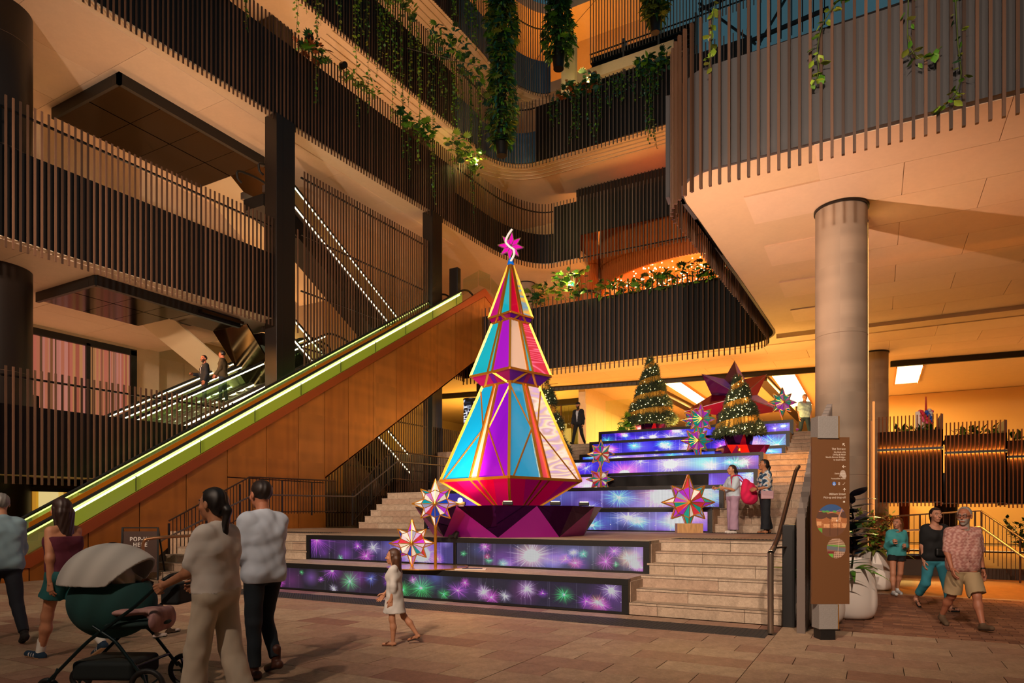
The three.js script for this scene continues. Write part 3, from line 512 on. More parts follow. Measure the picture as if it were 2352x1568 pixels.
{
  const greys = ['#3b2c46', '#3a3640', '#352f42', '#4a3a5e', '#5a4a6e'];
  const t1 = screenTex(2048, 140, ['#352a44', '#3a363c', '#3c3346', '#3a3a42', '#423d4c', '#3e3650', '#4a4258'], [[.015, .75, 55, MG, 34], [.02, .55, 20, OR, 14], [.1, .2, 22, GR, 14, 2], [.17, .5, 26, VI, 18, 3], [.21, .02, 80, VI, 40], [.215, .9, 36, WH, 26, 8], [.27, .5, 76, GR, 44, 7], [.34, .3, 50, BL, 20, 2], [.4, .3, 60, VI, 30], [.44, .75, 62, GR, 34, 3], [.47, .25, 30, MG, 18, 3], [.495, .6, 90, GR, 54, 9], [.56, .8, 44, GR, 22, 2], [.6, .6, 64, VI, 34, 3], [.62, .25, 34, MG, 26, 5], [.67, .6, 46, WH, 40, 10], [.69, .8, 56, MG, 36, 6], [.725, .7, 38, WH, 32, 8], [.78, .35, 56, WH, 40, 9], [.82, .5, 30, VI, 14], [.87, .5, 54, GR, 40, 6], [.92, .7, 46, VI, 26, 3], [.945, .7, 46, OR, 26, 3], [.955, .8, 48, MG, 30, 5], [.975, .22, 52, WH, 44, 16]], [VI, MG, BL]);
  platform('lowest lit platform with violet and green star bursts on its long screen', -10.98, -3.3, 0, .54, -9.7, -10.8, [[-10.9, -3.38, t1]], .55);
  const t2 = screenTex(1024, 150, ['#3d3050', '#39343f', '#4a3e6e', '#6a52a8', '#5f55a0'], [[.05, .0, 150, VI, 70, 4], [.23, .95, 30, GR, 12, 3], [.36, .3, 44, VI, 30, 7], [.42, .8, 70, MG, 40, 5], [.47, .35, 60, WH, 44, 12], [.63, .6, 60, WH, 40, 16], [.8, .6, 150, WH, 60, 60], [.9, .8, 50, VI, 20]], [VI, BL, WH]);
  const t3 = screenTex(1024, 150, ['#4c4860', '#454450', '#57507a', '#454350', '#6a6078'], [[.05, .5, 26, GR, 20, 3], [.18, .15, 44, MG, 34, 6], [.19, .6, 24, RE, 12], [.2, .8, 30, GR, 16, 2], [.28, .9, 40, GR, 20, 3], [.44, .5, 120, WH, 60, 44], [.44, .5, 110, OR, 24, 10], [.62, .6, 40, VI, 24, 4], [.66, .3, 30, WH, 18, 6], [.67, .75, 44, RE, 30, 5], [.71, .35, 30, GR, 16, 5], [.82, .65, 60, MG, 24, 4], [.86, .2, 44, VI, 30, 4], [.87, .75, 20, GR, 8, 3], [.93, .5, 66, OR, 40, 6], [.96, .75, 34, WH, 28, 8], [.99, .85, 60, MG, 30, 4]], [VI, BL, WH]);
  platform('second lit platform under the crystal tree with a white star burst on its screen', -11.0, -3.28, .54, L1, -10.7, -11.5, [[-10.92, -7.15, t2], [-7.1, -3.36, t3]], .6);
  const blues = ['#3020b0', '#2418c8', '#3c2cc4', '#2c20b0', '#3a24b4'];
  const tb = (n, s, extra = []) => screenTex(1024, 110, n, [...Array(s)].map(() => [rnd(), rnd(), rr(22, 70), pick([VI, BL, BL, WH, MG, GR, CY]), 30, rr(2, 9)]).concat(extra), [VI, BL, CY, WH]);
  platform('lowest upper platform with a dim blue screen behind the crystal tree', -12.35, -3.58, L1, 1.698, -16.9, -17.95, [[-12.25, -3.68, tb(['#4a38a8', '#4b3ac0', '#3c30b8', '#5040a8', '#443a66', '#6a3ab8'], 8, [[.62, .3, 40, WH, 30, 10], [.64, .75, 46, GR, 30, 9], [.76, .3, 60, WH, 30, 14], [.9, .6, 60, GR, 30, 4]])]], .75);
  platform('upper platform screen with green and orange bursts behind the star on the wooden block', -12.3, -3.5, 1.698, L2, -17.9, -18.9, [[-12.2, -3.6, tb(['#4a38a8', '#5a40a8', '#5a3c98', '#4c3a90', '#4a3f80', '#7a48d0'], 5, [[.68, .4, 70, CY, 40, 6], [.83, .1, 120, OR, 44, 6], [.95, .4, 110, GR, 60, 8]])]], .75);
  platform('bright blue upper platform partly covered by a black cloth', -10.6, -3.1, L2, 2.904, -20.9, -21.95, [[-10.5, -3.2, tb(['#3020c0', '#4834d8', '#7050e0', '#4038b0', '#3c3690', '#5a40b0', '#7a50e0'], 9, [[.33, .5, 150, WH, 60, 50], [.97, .8, 90, WH, 30, 30]])]], .95);
  platform('long bright violet platform below the decorated tree on the right', -10.6, -3.08, 2.904, L3, -21.9, -23.7, [[-10.5, -3.2, tb(['#2a2090', '#4024c8', '#3826b4', '#6444d0', '#4a3aa0', '#4c3c80', '#7a4cc0'], 8, [[.4, .95, 120, MG, 70, 30], [.62, .4, 110, WH, 60, 36], [.95, .4, 60, OR, 10, 8]])]], .95);
  platform('narrow blue platform step third from the top', -9.85, -2.6, L3, 3.822, -23.4, -24.45, [[-9.75, -2.7, tb(blues, 12, [[.95, .4, 90, GR, 50, 12], [.2, .4, 70, WH, 40, 26]])]], 1.0);
  platform('blue platform second from the top with green and violet bursts at its right end', -9.85, -2.58, 3.822, 4.402, -24.4, -25.45, [[-9.75, -2.68, tb(blues, 12, [[.87, .95, 110, MG, 60, 10], [.96, .85, 120, GR, 60, 14], [.24, .3, 50, GR, 30, 10]])]], 1.0);
  platform('topmost blue platform behind both decorated trees', -9.85, -2.56, 4.402, 4.91, -25.4, -26.2, [[-9.75, -2.66, tb(blues, 14, [[.97, .3, 40, CY, 20, 16], [.3, .6, 60, WH, 40, 24], [.14, .3, 40, CY, 30, 18]])]], 1.0);
  const cl = obj('black_cloth', (() => { const g = new THREE.PlaneGeometry(3.6, .47, 40, 8), p = g.attributes.position; for (let i = 0; i < p.count; i++) p.setZ(i, Math.sin(p.getX(i) * 9 + p.getY(i) * 5) * .025 + Math.sin(p.getX(i) * 23) * .012); g.computeVertexNormals(); return g; })(), M('#0b090c', { roughness: .8, side: THREE.DoubleSide })); cl.position.set(-6.3, 2.56, -20.8); tag(cl, 'creased black cloth hanging over the lower half of a blue platform screen', 'cloth');
}
// ---- the crystal tree
{
  const cx = -6.8, cz = -12.35, ry = .5 - .02, T = thing('crystal_tree', 'tall faceted Christmas tree of cyan, purple and red glass panels in gold frames', 'tree sculpture', [cx, 0, cz], ry);
  const glassM = (c, e = .3) => { const m = new THREE.MeshPhysicalMaterial({ color: c, roughness: .06, metalness: .15, clearcoat: .6, clearcoatRoughness: .03 }); m.emissive.set(c); m.emissiveIntensity = e; return m; };
  const swirl = noiseTex(256, (i, j) => { const u = nA(i, j) * 9 + nB(i, j) * 2, s = .5 + .5 * Math.sin(u * 3.1), q = .5 + .5 * Math.sin(u * 5.7 + 1); return [205 + 50 * s, 180 + 60 * s, 190 + 50 * q]; });
  const swirlR = noiseTex(256, (i, j) => { const s = Math.pow(.5 + .5 * Math.sin((nA(i, j) * 7 + j * .02) * 9), 6); return [200 + 50 * s, 20 + 110 * s, 70 + 110 * s]; });
  const swirlY = noiseTex(256, (i, j) => { const s = .5 + .5 * Math.sin((nA(i, j) * 6 + nB(i, j)) * 7); return [250 - 130 * s * s, 205 - 30 * s, 90 + 130 * s * s]; });
  const gm = { cy: glassM('#0a94cc', .42), cy2: glassM('#10a8c4', .42), pu: glassM('#7a0cc0', .42), vi: glassM('#9418c4', .42), mg: glassM('#b00880', .35), re: glassM('#cc0838', .35), rd: glassM('#d01414', .35), cr: glassM('#d8bca8', .3), pk: glassM('#dd4a5c', .35), sw: glassM('#ffffff', .35), sr: glassM('#ffffff', .35), sy: glassM('#ffffff', .32), fm: glassM('#8a0858', .14), fp: glassM('#560a88', .16), base: glassM('#b80440', .32), base2: glassM('#a00858', .28) };
  gm.sw.map = swirl; gm.sw.emissiveMap = swirl; gm.sr.map = swirlR; gm.sr.emissiveMap = swirlR; gm.sy.map = swirlY; gm.sy.emissiveMap = swirlY;
  const plan = []; for (let q = 0; q < 4; q++) { const rot = (x, z) => { const c = [1, 0, -1, 0][q], s = [0, 1, 0, -1][q]; return [x * c + z * s, z * c - x * s]; }; plan.push(rot(0, 1), rot(.426, .54), rot(.54, .426)); }
  // plan order runs round: tip, valley, valley; side i joins i and i+1
  const ring = (R, y) => plan.map(([x, z]) => V(x * R, y, z * R));
  const uvFix = (g, s = 1.2) => { const p = g.attributes.position, u = g.attributes.uv; for (let i = 0; i < p.count; i++) u.setXY(i, (p.getX(i) + p.getZ(i) * .7) * s / 3, p.getY(i) * s / 3); return g; };
  const shrink = (pts, k) => { const c = V(0, 0, 0); pts.forEach((p) => c.add(p)); c.multiplyScalar(1 / pts.length); return pts.map((p) => p.clone().lerp(c, k)); };
  function tier(lo, hi, cols, w, vbars) {
    const fr = [];
    for (let i = 0; i < 12; i++) {
      const j = (i + 1) % 12, quad = [lo[i], lo[j], hi[j], hi[i]];
      obj('glass_panel', uvFix(facet(shrink(quad, .015), .012)), cols[i], T);
      fr.push(bar(lo[i], hi[i], w), bar(lo[i], lo[j], w)); if (hi[i].distanceTo(hi[j]) > .08) fr.push(bar(hi[i], hi[j], w * .8));
      if (vbars && i % 3 !== 1) { const tip = i % 3 === 0, a = tip ? i : j, b = tip ? j : i; const M1 = lo[b].clone().lerp(hi[b], .52); fr.push(bar(hi[a].clone().lerp(lo[a], .04), M1, w * .55), bar(M1, lo[a].clone().lerp(lo[b], .12), w * .55)); }
    }
    obj('gold_frame', fr, mat.gold, T);
  }
  // index: 0 tip front, 1-2 valley right, 3 tip right, 4-5, 6 back, 7-8, 9 left tip, 10-11 valley left
  const c3 = [gm.cy, gm.pk, gm.sw, gm.re, gm.cy, gm.pu, gm.cy, gm.pu, gm.re, gm.cy, gm.cr, gm.pu];
  const c2 = [gm.cr, gm.cy2, gm.sr, gm.rd, gm.cy, gm.pu, gm.cy, gm.pu, gm.rd, gm.cy2, gm.cy2, gm.vi];
  const c1 = [gm.re, gm.vi, gm.sy, gm.mg, gm.cy, gm.pu, gm.cy, gm.pu, gm.mg, gm.mg, gm.cr, gm.cy2];
  tier(ring(1.5, 2.24), ring(.6, 4.24), c3, .055, true);
  tier(ring(.86, 4.46), ring(.4, 5.58), c2, .045); tier(ring(.47, 5.7), ring(.04, 6.86), c1, .04);
  const under = (lo, hi, w) => { const fr = []; for (let i = 0; i < 12; i++) { const j = (i + 1) % 12; obj('facet_panel', uvFix(facet(shrink([lo[i], lo[j], hi[j], hi[i]], .02), .01)), i % 2 ? gm.fm : gm.fp, T); if (i % 3 === 0) fr.push(bar(lo[i], hi[(i + 1) % 12], w), bar(lo[i], hi[(i + 11) % 12], w)); } obj('gold_frame', fr, mat.gold, T); };
  under(ring(.56, 4.2), ring(.86, 4.46), .045); under(ring(.36, 5.52), ring(.47, 5.7), .035);
  // inverted base
  const b0 = ring(.62, 1.7), b1 = ring(1.5, 2.24), fr = [];
  for (let i = 0; i < 12; i++) { const j = (i + 1) % 12; const m1 = b1[i].clone().lerp(b1[j], .5); obj('base_panel', facet([b0[i], b0[j], m1], .01), i % 2 ? gm.base2 : gm.base, T); obj('base_panel', facet([b0[i], m1, b1[i]], .01), gm.base, T); obj('base_panel', facet([b0[j], b1[j], m1], .01), gm.base2, T); fr.push(bar(b0[i], b1[i], i % 3 ? .035 : .05)); }
  obj('gold_frame', fr, mat.gold, T);
  obj('collar', new THREE.CylinderGeometry(.04, .085, .15, 6).translate(0, 6.9, 0), glassM('#0f70d8', .4), T);
  // star on top with a white S ribbon
  const S = new THREE.Group(); S.name = 'star_topper'; T.add(S); S.position.set(0, 7.22, 0);
  const st = []; for (let k = 0; k < 8; k++) { const a = k * Math.PI / 4 + .1, R = k % 4 === 0 ? .3 : .27, p = (r, t) => V(Math.sin(t) * r, Math.cos(t) * r, .03); obj('star_panel', facet([p(.03, a), p(.14, a - .36), p(R, a), p(.14, a + .36)].reverse(), .05), glassM('#cc10a8', .6), S); st.push(bar(p(.14, a - .39), p(R + .01, a), .012), bar(p(.14, a + .39), p(R + .01, a), .012), bar(p(.0, a), p(.14, a + .39), .008)); }
  obj('gold_frame', st, M('#5a5014', { roughness: .4, metalness: .6 }), S);
  obj('white_ribbon', new THREE.TubeGeometry(new THREE.CatmullRomCurve3([V(.03, .34, .07), V(-.06, .2, .08), V(-.1, .07, .08), V(-.02, -.03, .08), V(.07, -.1, .08), V(.07, -.2, .07), V(0, -.33, .04)]), 40, .025, 8), glowM('#fff6ea', .2, { color: 0xffffff }), S);
  // the plinth: dark violet mirror facets leaning outwards, with a spot on its rim
  const P = thing('faceted_plinth', 'low plinth of dark violet mirror triangles carrying the crystal tree', 'plinth', [cx - .1, L1 + .002, cz - .05], ry - .48);
  const mm = M('#3a0a4a', { roughness: .08, metalness: .9 }), mv = M('#9a1090', { roughness: .4, metalness: .1 }), h = .6, n = 8;
  for (let i = 0; i < n; i++) { const a0 = (i - .5) / n * 6.283, a1 = (i + .5) / n * 6.283, p = (r, a, y) => V(Math.sin(a) * r, y, Math.cos(a) * r); const t0 = p(2.0, a0, h), t1 = p(2.0, a1, h), q0 = p(1.62, a0, 0), q1 = p(1.62, a1, 0), tm = p(1.98, (a0 + a1) / 2, h), qm = p(1.9, (a0 + a1) / 2, 0);
    obj('mirror_facet', facet([t0, tm.clone().setY(h), qm.clone().lerp(q0, 1), ].reverse(), .01), mm, P); obj('mirror_facet', facet([tm, t1, q1].reverse(), .01), mm, P); obj('violet_facet', facet([q0, q1, tm], .01), mv, P); }
  obj('top_plate', cyl(1.97, 1.97, .03, 0, h - .005, 0, 8).rotateY(Math.PI / 8), M('#4a0f55', { roughness: .15, metalness: .7 }), P);
  const spots = [[-.95, 1.55], [-.05, 1.8], [.85, 1.55], [1.45, 1.0]];
  spots.forEach(([x, z], i) => {
    const c = Math.cos(TH), s = Math.sin(TH), X = cx + x * c + z * s, Z = cz - x * s + z * c; const f = thing('floor_spotlight', ['flaring spotlight at the left of the plinth rim below the crystal tree', 'small black spotlight at the front middle of the plinth rim', 'small black spotlight right of centre on the plinth rim', 'rightmost black spotlight on the plinth rim'][i], 'spotlight', [X, L1 + .61, Z], TH);
    obj('housing', rbox(.2, .07, .12, .015, 0, .04, 0), mat.black, f);
    if (i === 0) { obj('lens', new THREE.SphereGeometry(.045, 12, 8).translate(0, .1, .05), glowM('#ffc860', 60), f); pointLight('#ffb050', 5, [X + .03, L1 + .73, Z + .1], 3); } else obj('lens', box(.16, .008, .08, 0, .08, 0), glowM('#ffdca8', 8), f);
    spotLight('#ffc8a4', [70, 22, 22, 260][i], [X, L1 + .75, Z], [[-13, 9, -17], [-7, 9, -9], [-3, 9, -11], [-1.8, 8.6, -16.3]][i], [.8, .7, .7, .62][i], 1);
  });
}
// ---- star lanterns
const starCols = ['#d4d0e0', '#b09ad0', '#0a38a8', '#0a8494', '#9a30c8', '#dcdcd0', '#b070b8', '#c03040', '#8898c0', '#109488'].map((c) => { const m = new THREE.MeshPhysicalMaterial({ color: c, roughness: .12, clearcoat: .6 }); m.emissive.set(c); m.emissiveIntensity = .3; return m; });
function star(label, pos, R, ry, cols, stem, flatten = .2, spin = 0) {
  const t = thing('star_lantern', label, 'star decoration', pos, ry); const fr = [], c = V(0, 0, R * flatten); const col = () => starCols[pick(cols)], w = R * .028;
  for (let k = 0; k < 8; k++) {
    const a = k * Math.PI / 4 + spin, r = k % 4 === 0 ? R : (k % 4 === 2 ? R * .95 : R * .84), p = (rad, t2, z) => V(Math.sin(t2) * rad, Math.cos(t2) * rad, z);
    const tip = p(r, a, 0), mid = p(R * .56, a, R * flatten * .5), l = p(R * .5, a - .393, 0), rt = p(R * .5, a + .393, 0);
    obj('glass_facet', facet([c, mid, l], .006), col(), t); obj('glass_facet', facet([c, rt, mid], .006), col(), t); obj('glass_facet', facet([mid, tip, l], .006), col(), t); obj('glass_facet', facet([mid, rt, tip], .006), col(), t);
    obj('side_facet', facet([l, tip, tip.clone().setZ(-R * .16), l.clone().setZ(-R * .16)], .006), col(), t); obj('side_facet', facet([tip, rt, rt.clone().setZ(-R * .16), tip.clone().setZ(-R * .16)], .006), col(), t);
    fr.push(bar(l, tip, w * 1.4), bar(rt, tip, w * 1.4), bar(c, l, w), bar(c, tip.clone(), w), bar(l, mid, w), bar(mid, rt, w), bar(mid, tip, w));
    fr.push(bar(l.clone().setZ(-R * .16), tip.clone().setZ(-R * .16), w), bar(rt.clone().setZ(-R * .16), tip.clone().setZ(-R * .16), w), bar(tip, tip.clone().setZ(-R * .16), w));
  }
  obj('gold_frame', fr, mat.gold, t);
  if (stem) obj('stem', rod(V(0, -R * .8, -.02), V(0, -stem, -.02), .028, 8), mat.gold, t);
  return t;
}
const W1 = [0, 1, 2, 3, 4, 5, 5, 6, 7, 8], W2 = [9, 9, 3, 4, 6, 4], W3 = [3, 9, 7, 4, 5, 6, 2];
star('upper of two white and violet gold-framed stars on poles at the left', [-7.05, 1.72, -9.95], .45, TH, W1, 1.17);
star('lower of two white and violet gold-framed stars on poles at the left', [-7.62, .985, -10.0], .45, TH + .05, W1, .44);
{ const d = thing('round_base_plate', 'flat round gold base plate under the two left stars', 'base plate', [-7.3, .542, -10.05]); obj('plate', cyl(.75, .75, .015, 0, .008, 0, 40), M('#c9a066', { roughness: .2, metalness: .7 }), d); obj('rim', new THREE.TorusGeometry(.75, .008, 6, 48).rotateX(Math.PI / 2).translate(0, .012, 0), mat.gold, d); }
star('big multicoloured star standing on a pale wooden block', [-4.02, 1.83, -16.35], .68, TH, [3, 9, 4, 6, 5, 7, 4, 8], .62, .22);
{ const b = thing('wooden_block', 'pale plywood block carrying the big multicoloured star', 'wooden block', [-4.02, L1 + .002, -16.4], TH - .06); obj('front_board', box(.62, .21, .02, 0, .105, .15), M('#d8ad78', { map: rep(woodT, 1.2, .6) }), b); obj('top_board', box(.62, .02, .32, 0, .22, 0), M('#dcb482', { map: rep(woodT, 1) }), b); for (const s of [-1, 1]) obj('side_board', box(.02, .21, .28, s * .3, .105, -.01), M('#cfa26c', { map: rep(woodT, 1) }), b); }
star('upper of the two red and teal stars left of the black cloth', [-7.8, 3.5, -20.25], .47, TH, W3, 1.8);
star('lower of the two red and teal stars left of the black cloth', [-7.86, 2.68, -20.3], .47, TH, W3, .95);
star('violet and teal star high left of the decorated tree', [-5.18, 4.78, -22.8], .57, TH, W2, 1.6);
star('violet and teal star low left of the decorated tree', [-5.3, 4.05, -22.75], .57, TH, W2, .9);
star('small dark blue and teal star beside the left decorated tree', [-6.45, 5.35, -26.9], .5, TH, [2, 3, 9, 4, 2, 9], 1.0);
star('violet and teal star at the right end of the topmost platform', [-3.05, 5.75, -26.7], .56, TH, [9, 9, 4, 6, 3], 1.4);
star('small pink star tip peeking over the topmost platform', [-2.75, 4.75, -26.9], .34, TH, [6, 4, 7], .3);
{ const t = thing('floor_plate', 'small white floor plate with a black grille behind the left stars', 'floor plate', [-6.35, .542, -10.05], TH); obj('plate', box(.55, .012, .3, 0, .006, 0), M('#cfc6c0'), t); obj('grille', box(.36, .008, .16, .03, .014, 0), mat.black, t);
  const c = thing('clamp_device', 'little black clamp device where the two screens of the second platform meet', 'light', [-7.13, L1 + .002, -10.62], 0); obj('clamp', rbox(.12, .05, .1, .01, 0, .025, 0), mat.black, c); obj('head', cyl(.04, .05, .12, .05, .1, 0, 12).rotateZ(-.5), mat.black, c); obj('arm', bar(V(0, .04, 0), V(.06, .1, 0), .02), mat.black, c); }  // small clamp device, gives off no light
// ================================================================ right side: sign, planters, guard, slatted boxes, passage
{ // fin guard along the right edge of the stairs, tops stepping up
  const t = thing('fin_guard', 'row of grey upright fins stepping up along the right edge of the stairs', 'railing');
  for (let i = 0; i < 44; i++) { const z = -9.2 - i * .14; const base = z > -11.4 ? Math.max(0, Math.floor((-9.7 - z) / .32 + 1) * .18) : (z > -17 ? L1 : L1 + Math.floor((-17 - z) / .3) * .206); const top = 1.42 + Math.max(0, -9.0 - z) * .53 - Math.max(0, -11.6 - z) * .25; obj('fin', box(.1, top, .05, -.83, top / 2, z), mat.slatGrey[i % 3], t); }
  const g = thing('stair_guard', 'dark brown solid guard panel and post right of the lower steps', 'guard panel');
  obj('post', rbox(.16, 1.38, .14, .01, -1.02, .69, -9.66), mat.black, g);
  obj('panel', sidePanel([[-9.75, .3], [-9.75, 1.32], [-15.9, 3.34], [-15.9, 2.0]], -.94, .04), M('#33241b', { roughness: .5 }), g);
  const h = thing('stair_handrail', 'dark tubular handrail with a bright bent post at the right of the lower steps', 'handrail');
  obj('post', tube([V(-1.17, 0, -9.0), V(-1.17, .95, -9.0), V(-1.17, 1.02, -9.03), V(-1.16, 1.08, -9.2)], .038, 10, 30), M('#9a8878', { roughness: .3, metalness: .85 }), h);
  obj('rail', tube([V(-1.16, 1.08, -9.2), V(-1.14, 1.25, -9.6), V(-1.12, 2.2, -11.5), V(-1.12, 2.32, -12.0)], .032, 10, 30, .1), mat.bronze, h);
  obj('bracket', rod(V(-1.15, 1.08, -9.25), V(-1.05, 1.08, -9.6), .014), mat.bronze, h);
}
{ // lit slat balustrade behind the sign
  const t = thing('gold_slat_screen', 'narrow gold lit slats between the grey fins and the brown sign', 'slat screen');
  for (let i = 0; i < 16; i++) { const z = -9.9 - i * .16, top = 1.35 + i * .1; obj('slat', box(.04, top, .04, -.72, top / 2, z), M(i % 2 ? '#c8923a' : '#4a3020', { roughness: .4, metalness: .5 }), t); }
}
{ // wayfinding sign
  const s = thing('wayfinding_sign', 'tall brown direction sign with white text and two round maps on a granite post', 'sign', [-.53, 0, -9.0], TH + .02);
  const c = document.createElement('canvas'); c.width = 480; c.height = 2000; const g = c.getContext('2d'); g.fillStyle = '#6a4526'; g.fillRect(0, 0, 480, 2000);
  g.fillStyle = '#e9e2d6'; g.textAlign = 'right'; const R = 432; const tx = (s2, y, f) => { g.font = f + 'px sans-serif'; g.fillText(s2, R, y); };
  const arrow = (x, y, a) => { g.save(); g.translate(x, y); g.rotate(a); g.strokeStyle = '#e9e2d6'; g.lineWidth = 6; g.beginPath(); g.moveTo(0, 20); g.lineTo(0, -20); g.moveTo(-16, -4); g.lineTo(0, -21); g.lineTo(16, -4); g.stroke(); g.restore(); };
  arrow(410, 88, -.785); tx('The Terrace', 150, 34); tx('Sky Deck Lifts', 185, 25); tx('Dining & Retail', 215, 25); tx('Neville Bonner Bridge–', 246, 25); tx('to South Bank', 277, 25);
  arrow(412, 350, -1.5708); tx('Event Centre', 442, 25); tx('Leisure', 472, 25); tx('Accessible Route', 502, 25);
  g.fillStyle = 'rgba(205,195,185,.75)'; g.beginPath(); g.arc(396, 425, 34, 0, 7); g.arc(412, 462, 30, 0, 7); g.arc(376, 440, 22, 0, 7); g.fill();
  g.fillStyle = '#2a6fd0'; g.beginPath(); g.arc(284, 555, 24, 0, 7); g.fill(); g.strokeStyle = '#fff'; g.lineWidth = 4; g.beginPath(); g.arc(284, 562, 10, 0, 4); g.moveTo(282, 540); g.lineTo(283, 556); g.lineTo(294, 557); g.lineTo(298, 568); g.stroke(); g.fillStyle = '#fff'; g.beginPath(); g.arc(281, 537, 4, 0, 7); g.fill();
  g.strokeStyle = '#d8cfc2'; g.lineWidth = 4; g.strokeRect(338, 542, 18, 26); g.beginPath(); g.moveTo(347, 542); g.lineTo(347, 568); g.stroke(); g.beginPath(); g.moveTo(392, 566); g.lineTo(402, 566); g.lineTo(416, 546); g.lineTo(426, 546); g.stroke();
  arrow(416, 632, 0); g.fillStyle = '#e9e2d6'; tx('William Street', 692, 34); tx('Pick-up and drop-off', 732, 31);
  g.fillRect(398, 770, 26, 12); g.fillRect(404, 762, 14, 10); g.fillStyle = '#6a4526'; g.beginPath(); g.arc(404, 783, 4, 0, 7); g.arc(418, 783, 4, 0, 7); g.fill();
  const disc = (x, y, r, f) => { g.save(); g.beginPath(); g.arc(x, y, r, 0, 7); g.clip(); f(); g.restore(); };
  disc(250, 1000, 198, () => { g.fillStyle = '#3a5a8c'; g.fillRect(0, 780, 480, 440); g.fillStyle = '#a86a40'; g.fillRect(0, 890, 480, 330); g.fillStyle = '#5c4034'; for (const [x, y, rx, ry] of [[110, 930, 90, 50], [260, 945, 80, 36], [420, 930, 60, 40]]) { g.beginPath(); g.ellipse(x, y, rx, ry, 0, 0, 7); g.fill(); } g.strokeStyle = '#e09078'; g.lineWidth = 5; g.beginPath(); g.moveTo(40, 900); g.bezierCurveTo(140, 860, 220, 930, 330, 880); g.bezierCurveTo(380, 850, 420, 900, 460, 890); g.stroke(); g.fillStyle = '#5aa050'; for (const x of [150, 200, 290]) { g.beginPath(); g.ellipse(x, 890, 26, 12, .2, 0, 7); g.fill(); } g.fillStyle = '#d8a070'; for (const [x, y, w, h] of [[60, 1010, 60, 50], [150, 1040, 80, 44], [270, 1030, 90, 50], [380, 1030, 70, 56], [250, 960, 120, 50]]) g.fillRect(x, y, w, h); g.fillStyle = '#b8805a'; for (let i = 0; i < 40; i++) g.fillRect(60 + rnd() * 380, 960 + rnd() * 120, 14, 9); g.fillStyle = '#e8d0c0'; g.beginPath(); g.arc(318, 1000, 12, 0, 7); g.fill(); g.strokeStyle = '#b89080'; g.lineWidth = 16; g.beginPath(); g.moveTo(330, 990); g.lineTo(400, 830); g.stroke(); g.fillStyle = '#6d4a36'; g.fillRect(0, 1090, 480, 140); g.fillStyle = '#60a040'; g.beginPath(); g.moveTo(60, 1090); g.lineTo(130, 1090); g.lineTo(130, 1150); g.fill(); g.strokeStyle = '#3a2a20'; g.lineWidth = 4; for (const x of [230, 330]) { g.beginPath(); g.moveTo(x, 960); g.lineTo(x, 1180); g.stroke(); } });
  disc(310, 1330, 122, () => { g.fillStyle = '#8a6a54'; g.fillRect(180, 1200, 260, 260); g.fillStyle = '#6aa04c'; g.fillRect(180, 1290, 260, 24); g.fillStyle = '#6c7078'; g.save(); g.translate(310, 1330); g.rotate(.15); g.fillRect(-140, -14, 280, 44); g.restore(); g.fillStyle = '#7a3030'; g.fillRect(200, 1368, 90, 26); g.fillStyle = '#62b040'; g.fillRect(190, 1398, 80, 60); g.strokeStyle = '#d8b8a0'; g.lineWidth = 5; for (let x = 290; x < 440; x += 24) { g.beginPath(); g.moveTo(x, 1376); g.lineTo(x, 1460); g.stroke(); } for (let y = 1380; y < 1460; y += 24) { g.beginPath(); g.moveTo(280, y); g.lineTo(440, y); g.stroke(); } for (let y = 1220; y < 1290; y += 20) { g.beginPath(); g.moveTo(210, y); g.lineTo(430, y + 20); g.stroke(); } g.beginPath(); g.moveTo(350, 1210); g.lineTo(330, 1400); g.stroke(); });
  const tex = new THREE.CanvasTexture(c); tex.colorSpace = THREE.SRGBColorSpace;
  const y0 = .43, h = 2.02, w = .46, brown = M('#6a4526', { roughness: .45 });
  obj('panel', box(w, h, .035, 0, y0 + h / 2, .1), brown, s); obj('printed_face', new THREE.PlaneGeometry(w - .004, h - .004).translate(0, y0 + h / 2, .1185), M('#ffffff', { map: tex, roughness: .5 }), s);
  obj('back_panel', box(w * .98, h - .03, .03, .035, y0 + h / 2 + .02, .02), M('#4a2f1a', { roughness: .5 }), s); obj('gold_edge', box(.012, h - .1, .05, w / 2 + .008, y0 + h / 2, .05), mat.gold, s);
  const gr = M('#b9b3ae', { map: rep(graniteT, 3), roughness: .55 });
  obj('granite_post', rbox(.23, .3, .2, .006, -.045, .28, .06), gr, s); obj('granite_top', rbox(.25, .27, .2, .006, -.04, 2.57, .04), gr, s); obj('plinth', box(.18, .13, .18, -.045, .065, .05), M('#1c1a19', { map: rep(graniteT, 2), roughness: .5 }), s); obj('gold_edge', [box(.01, .3, .2, .075, .28, .06), box(.01, .27, .2, .09, 2.57, .04)], mat.gold, s);
}
// ---- white planters with plants
function leaf(L, W, curl, fold = .25, n = 6) {           // a blade with a midrib fold, base at the origin, growing along +y and bending to +z
  const p = [], idx = []; for (let i = 0; i <= n; i++) { const t = i / n, w = W * Math.sin(Math.PI * Math.pow(t, .75)) * .5 + .001, y = L * (t - curl * t * t * .35), z = curl * L * t * t * .7; p.push(-w, y, z + w * fold, 0, y, z, w, y, z + w * fold); if (i) { const a = (i - 1) * 3, b = i * 3; idx.push(a, a + 1, b, a + 1, b + 1, b, a + 1, a + 2, b + 1, a + 2, b + 2, b + 1); } }
  const g = new THREE.BufferGeometry(); g.setAttribute('position', new THREE.Float32BufferAttribute(p, 3)); g.setAttribute('uv', new THREE.Float32BufferAttribute(new Float32Array(p.length / 3 * 2), 2)); g.setIndex(idx); g.computeVertexNormals(); return g;
}
const put = (g, x, y, z, yaw, tilt, s = 1, roll = 0) => g.clone().scale(s, s, s).rotateY(roll).rotateX(tilt).rotateY(yaw).translate(x, y, z);
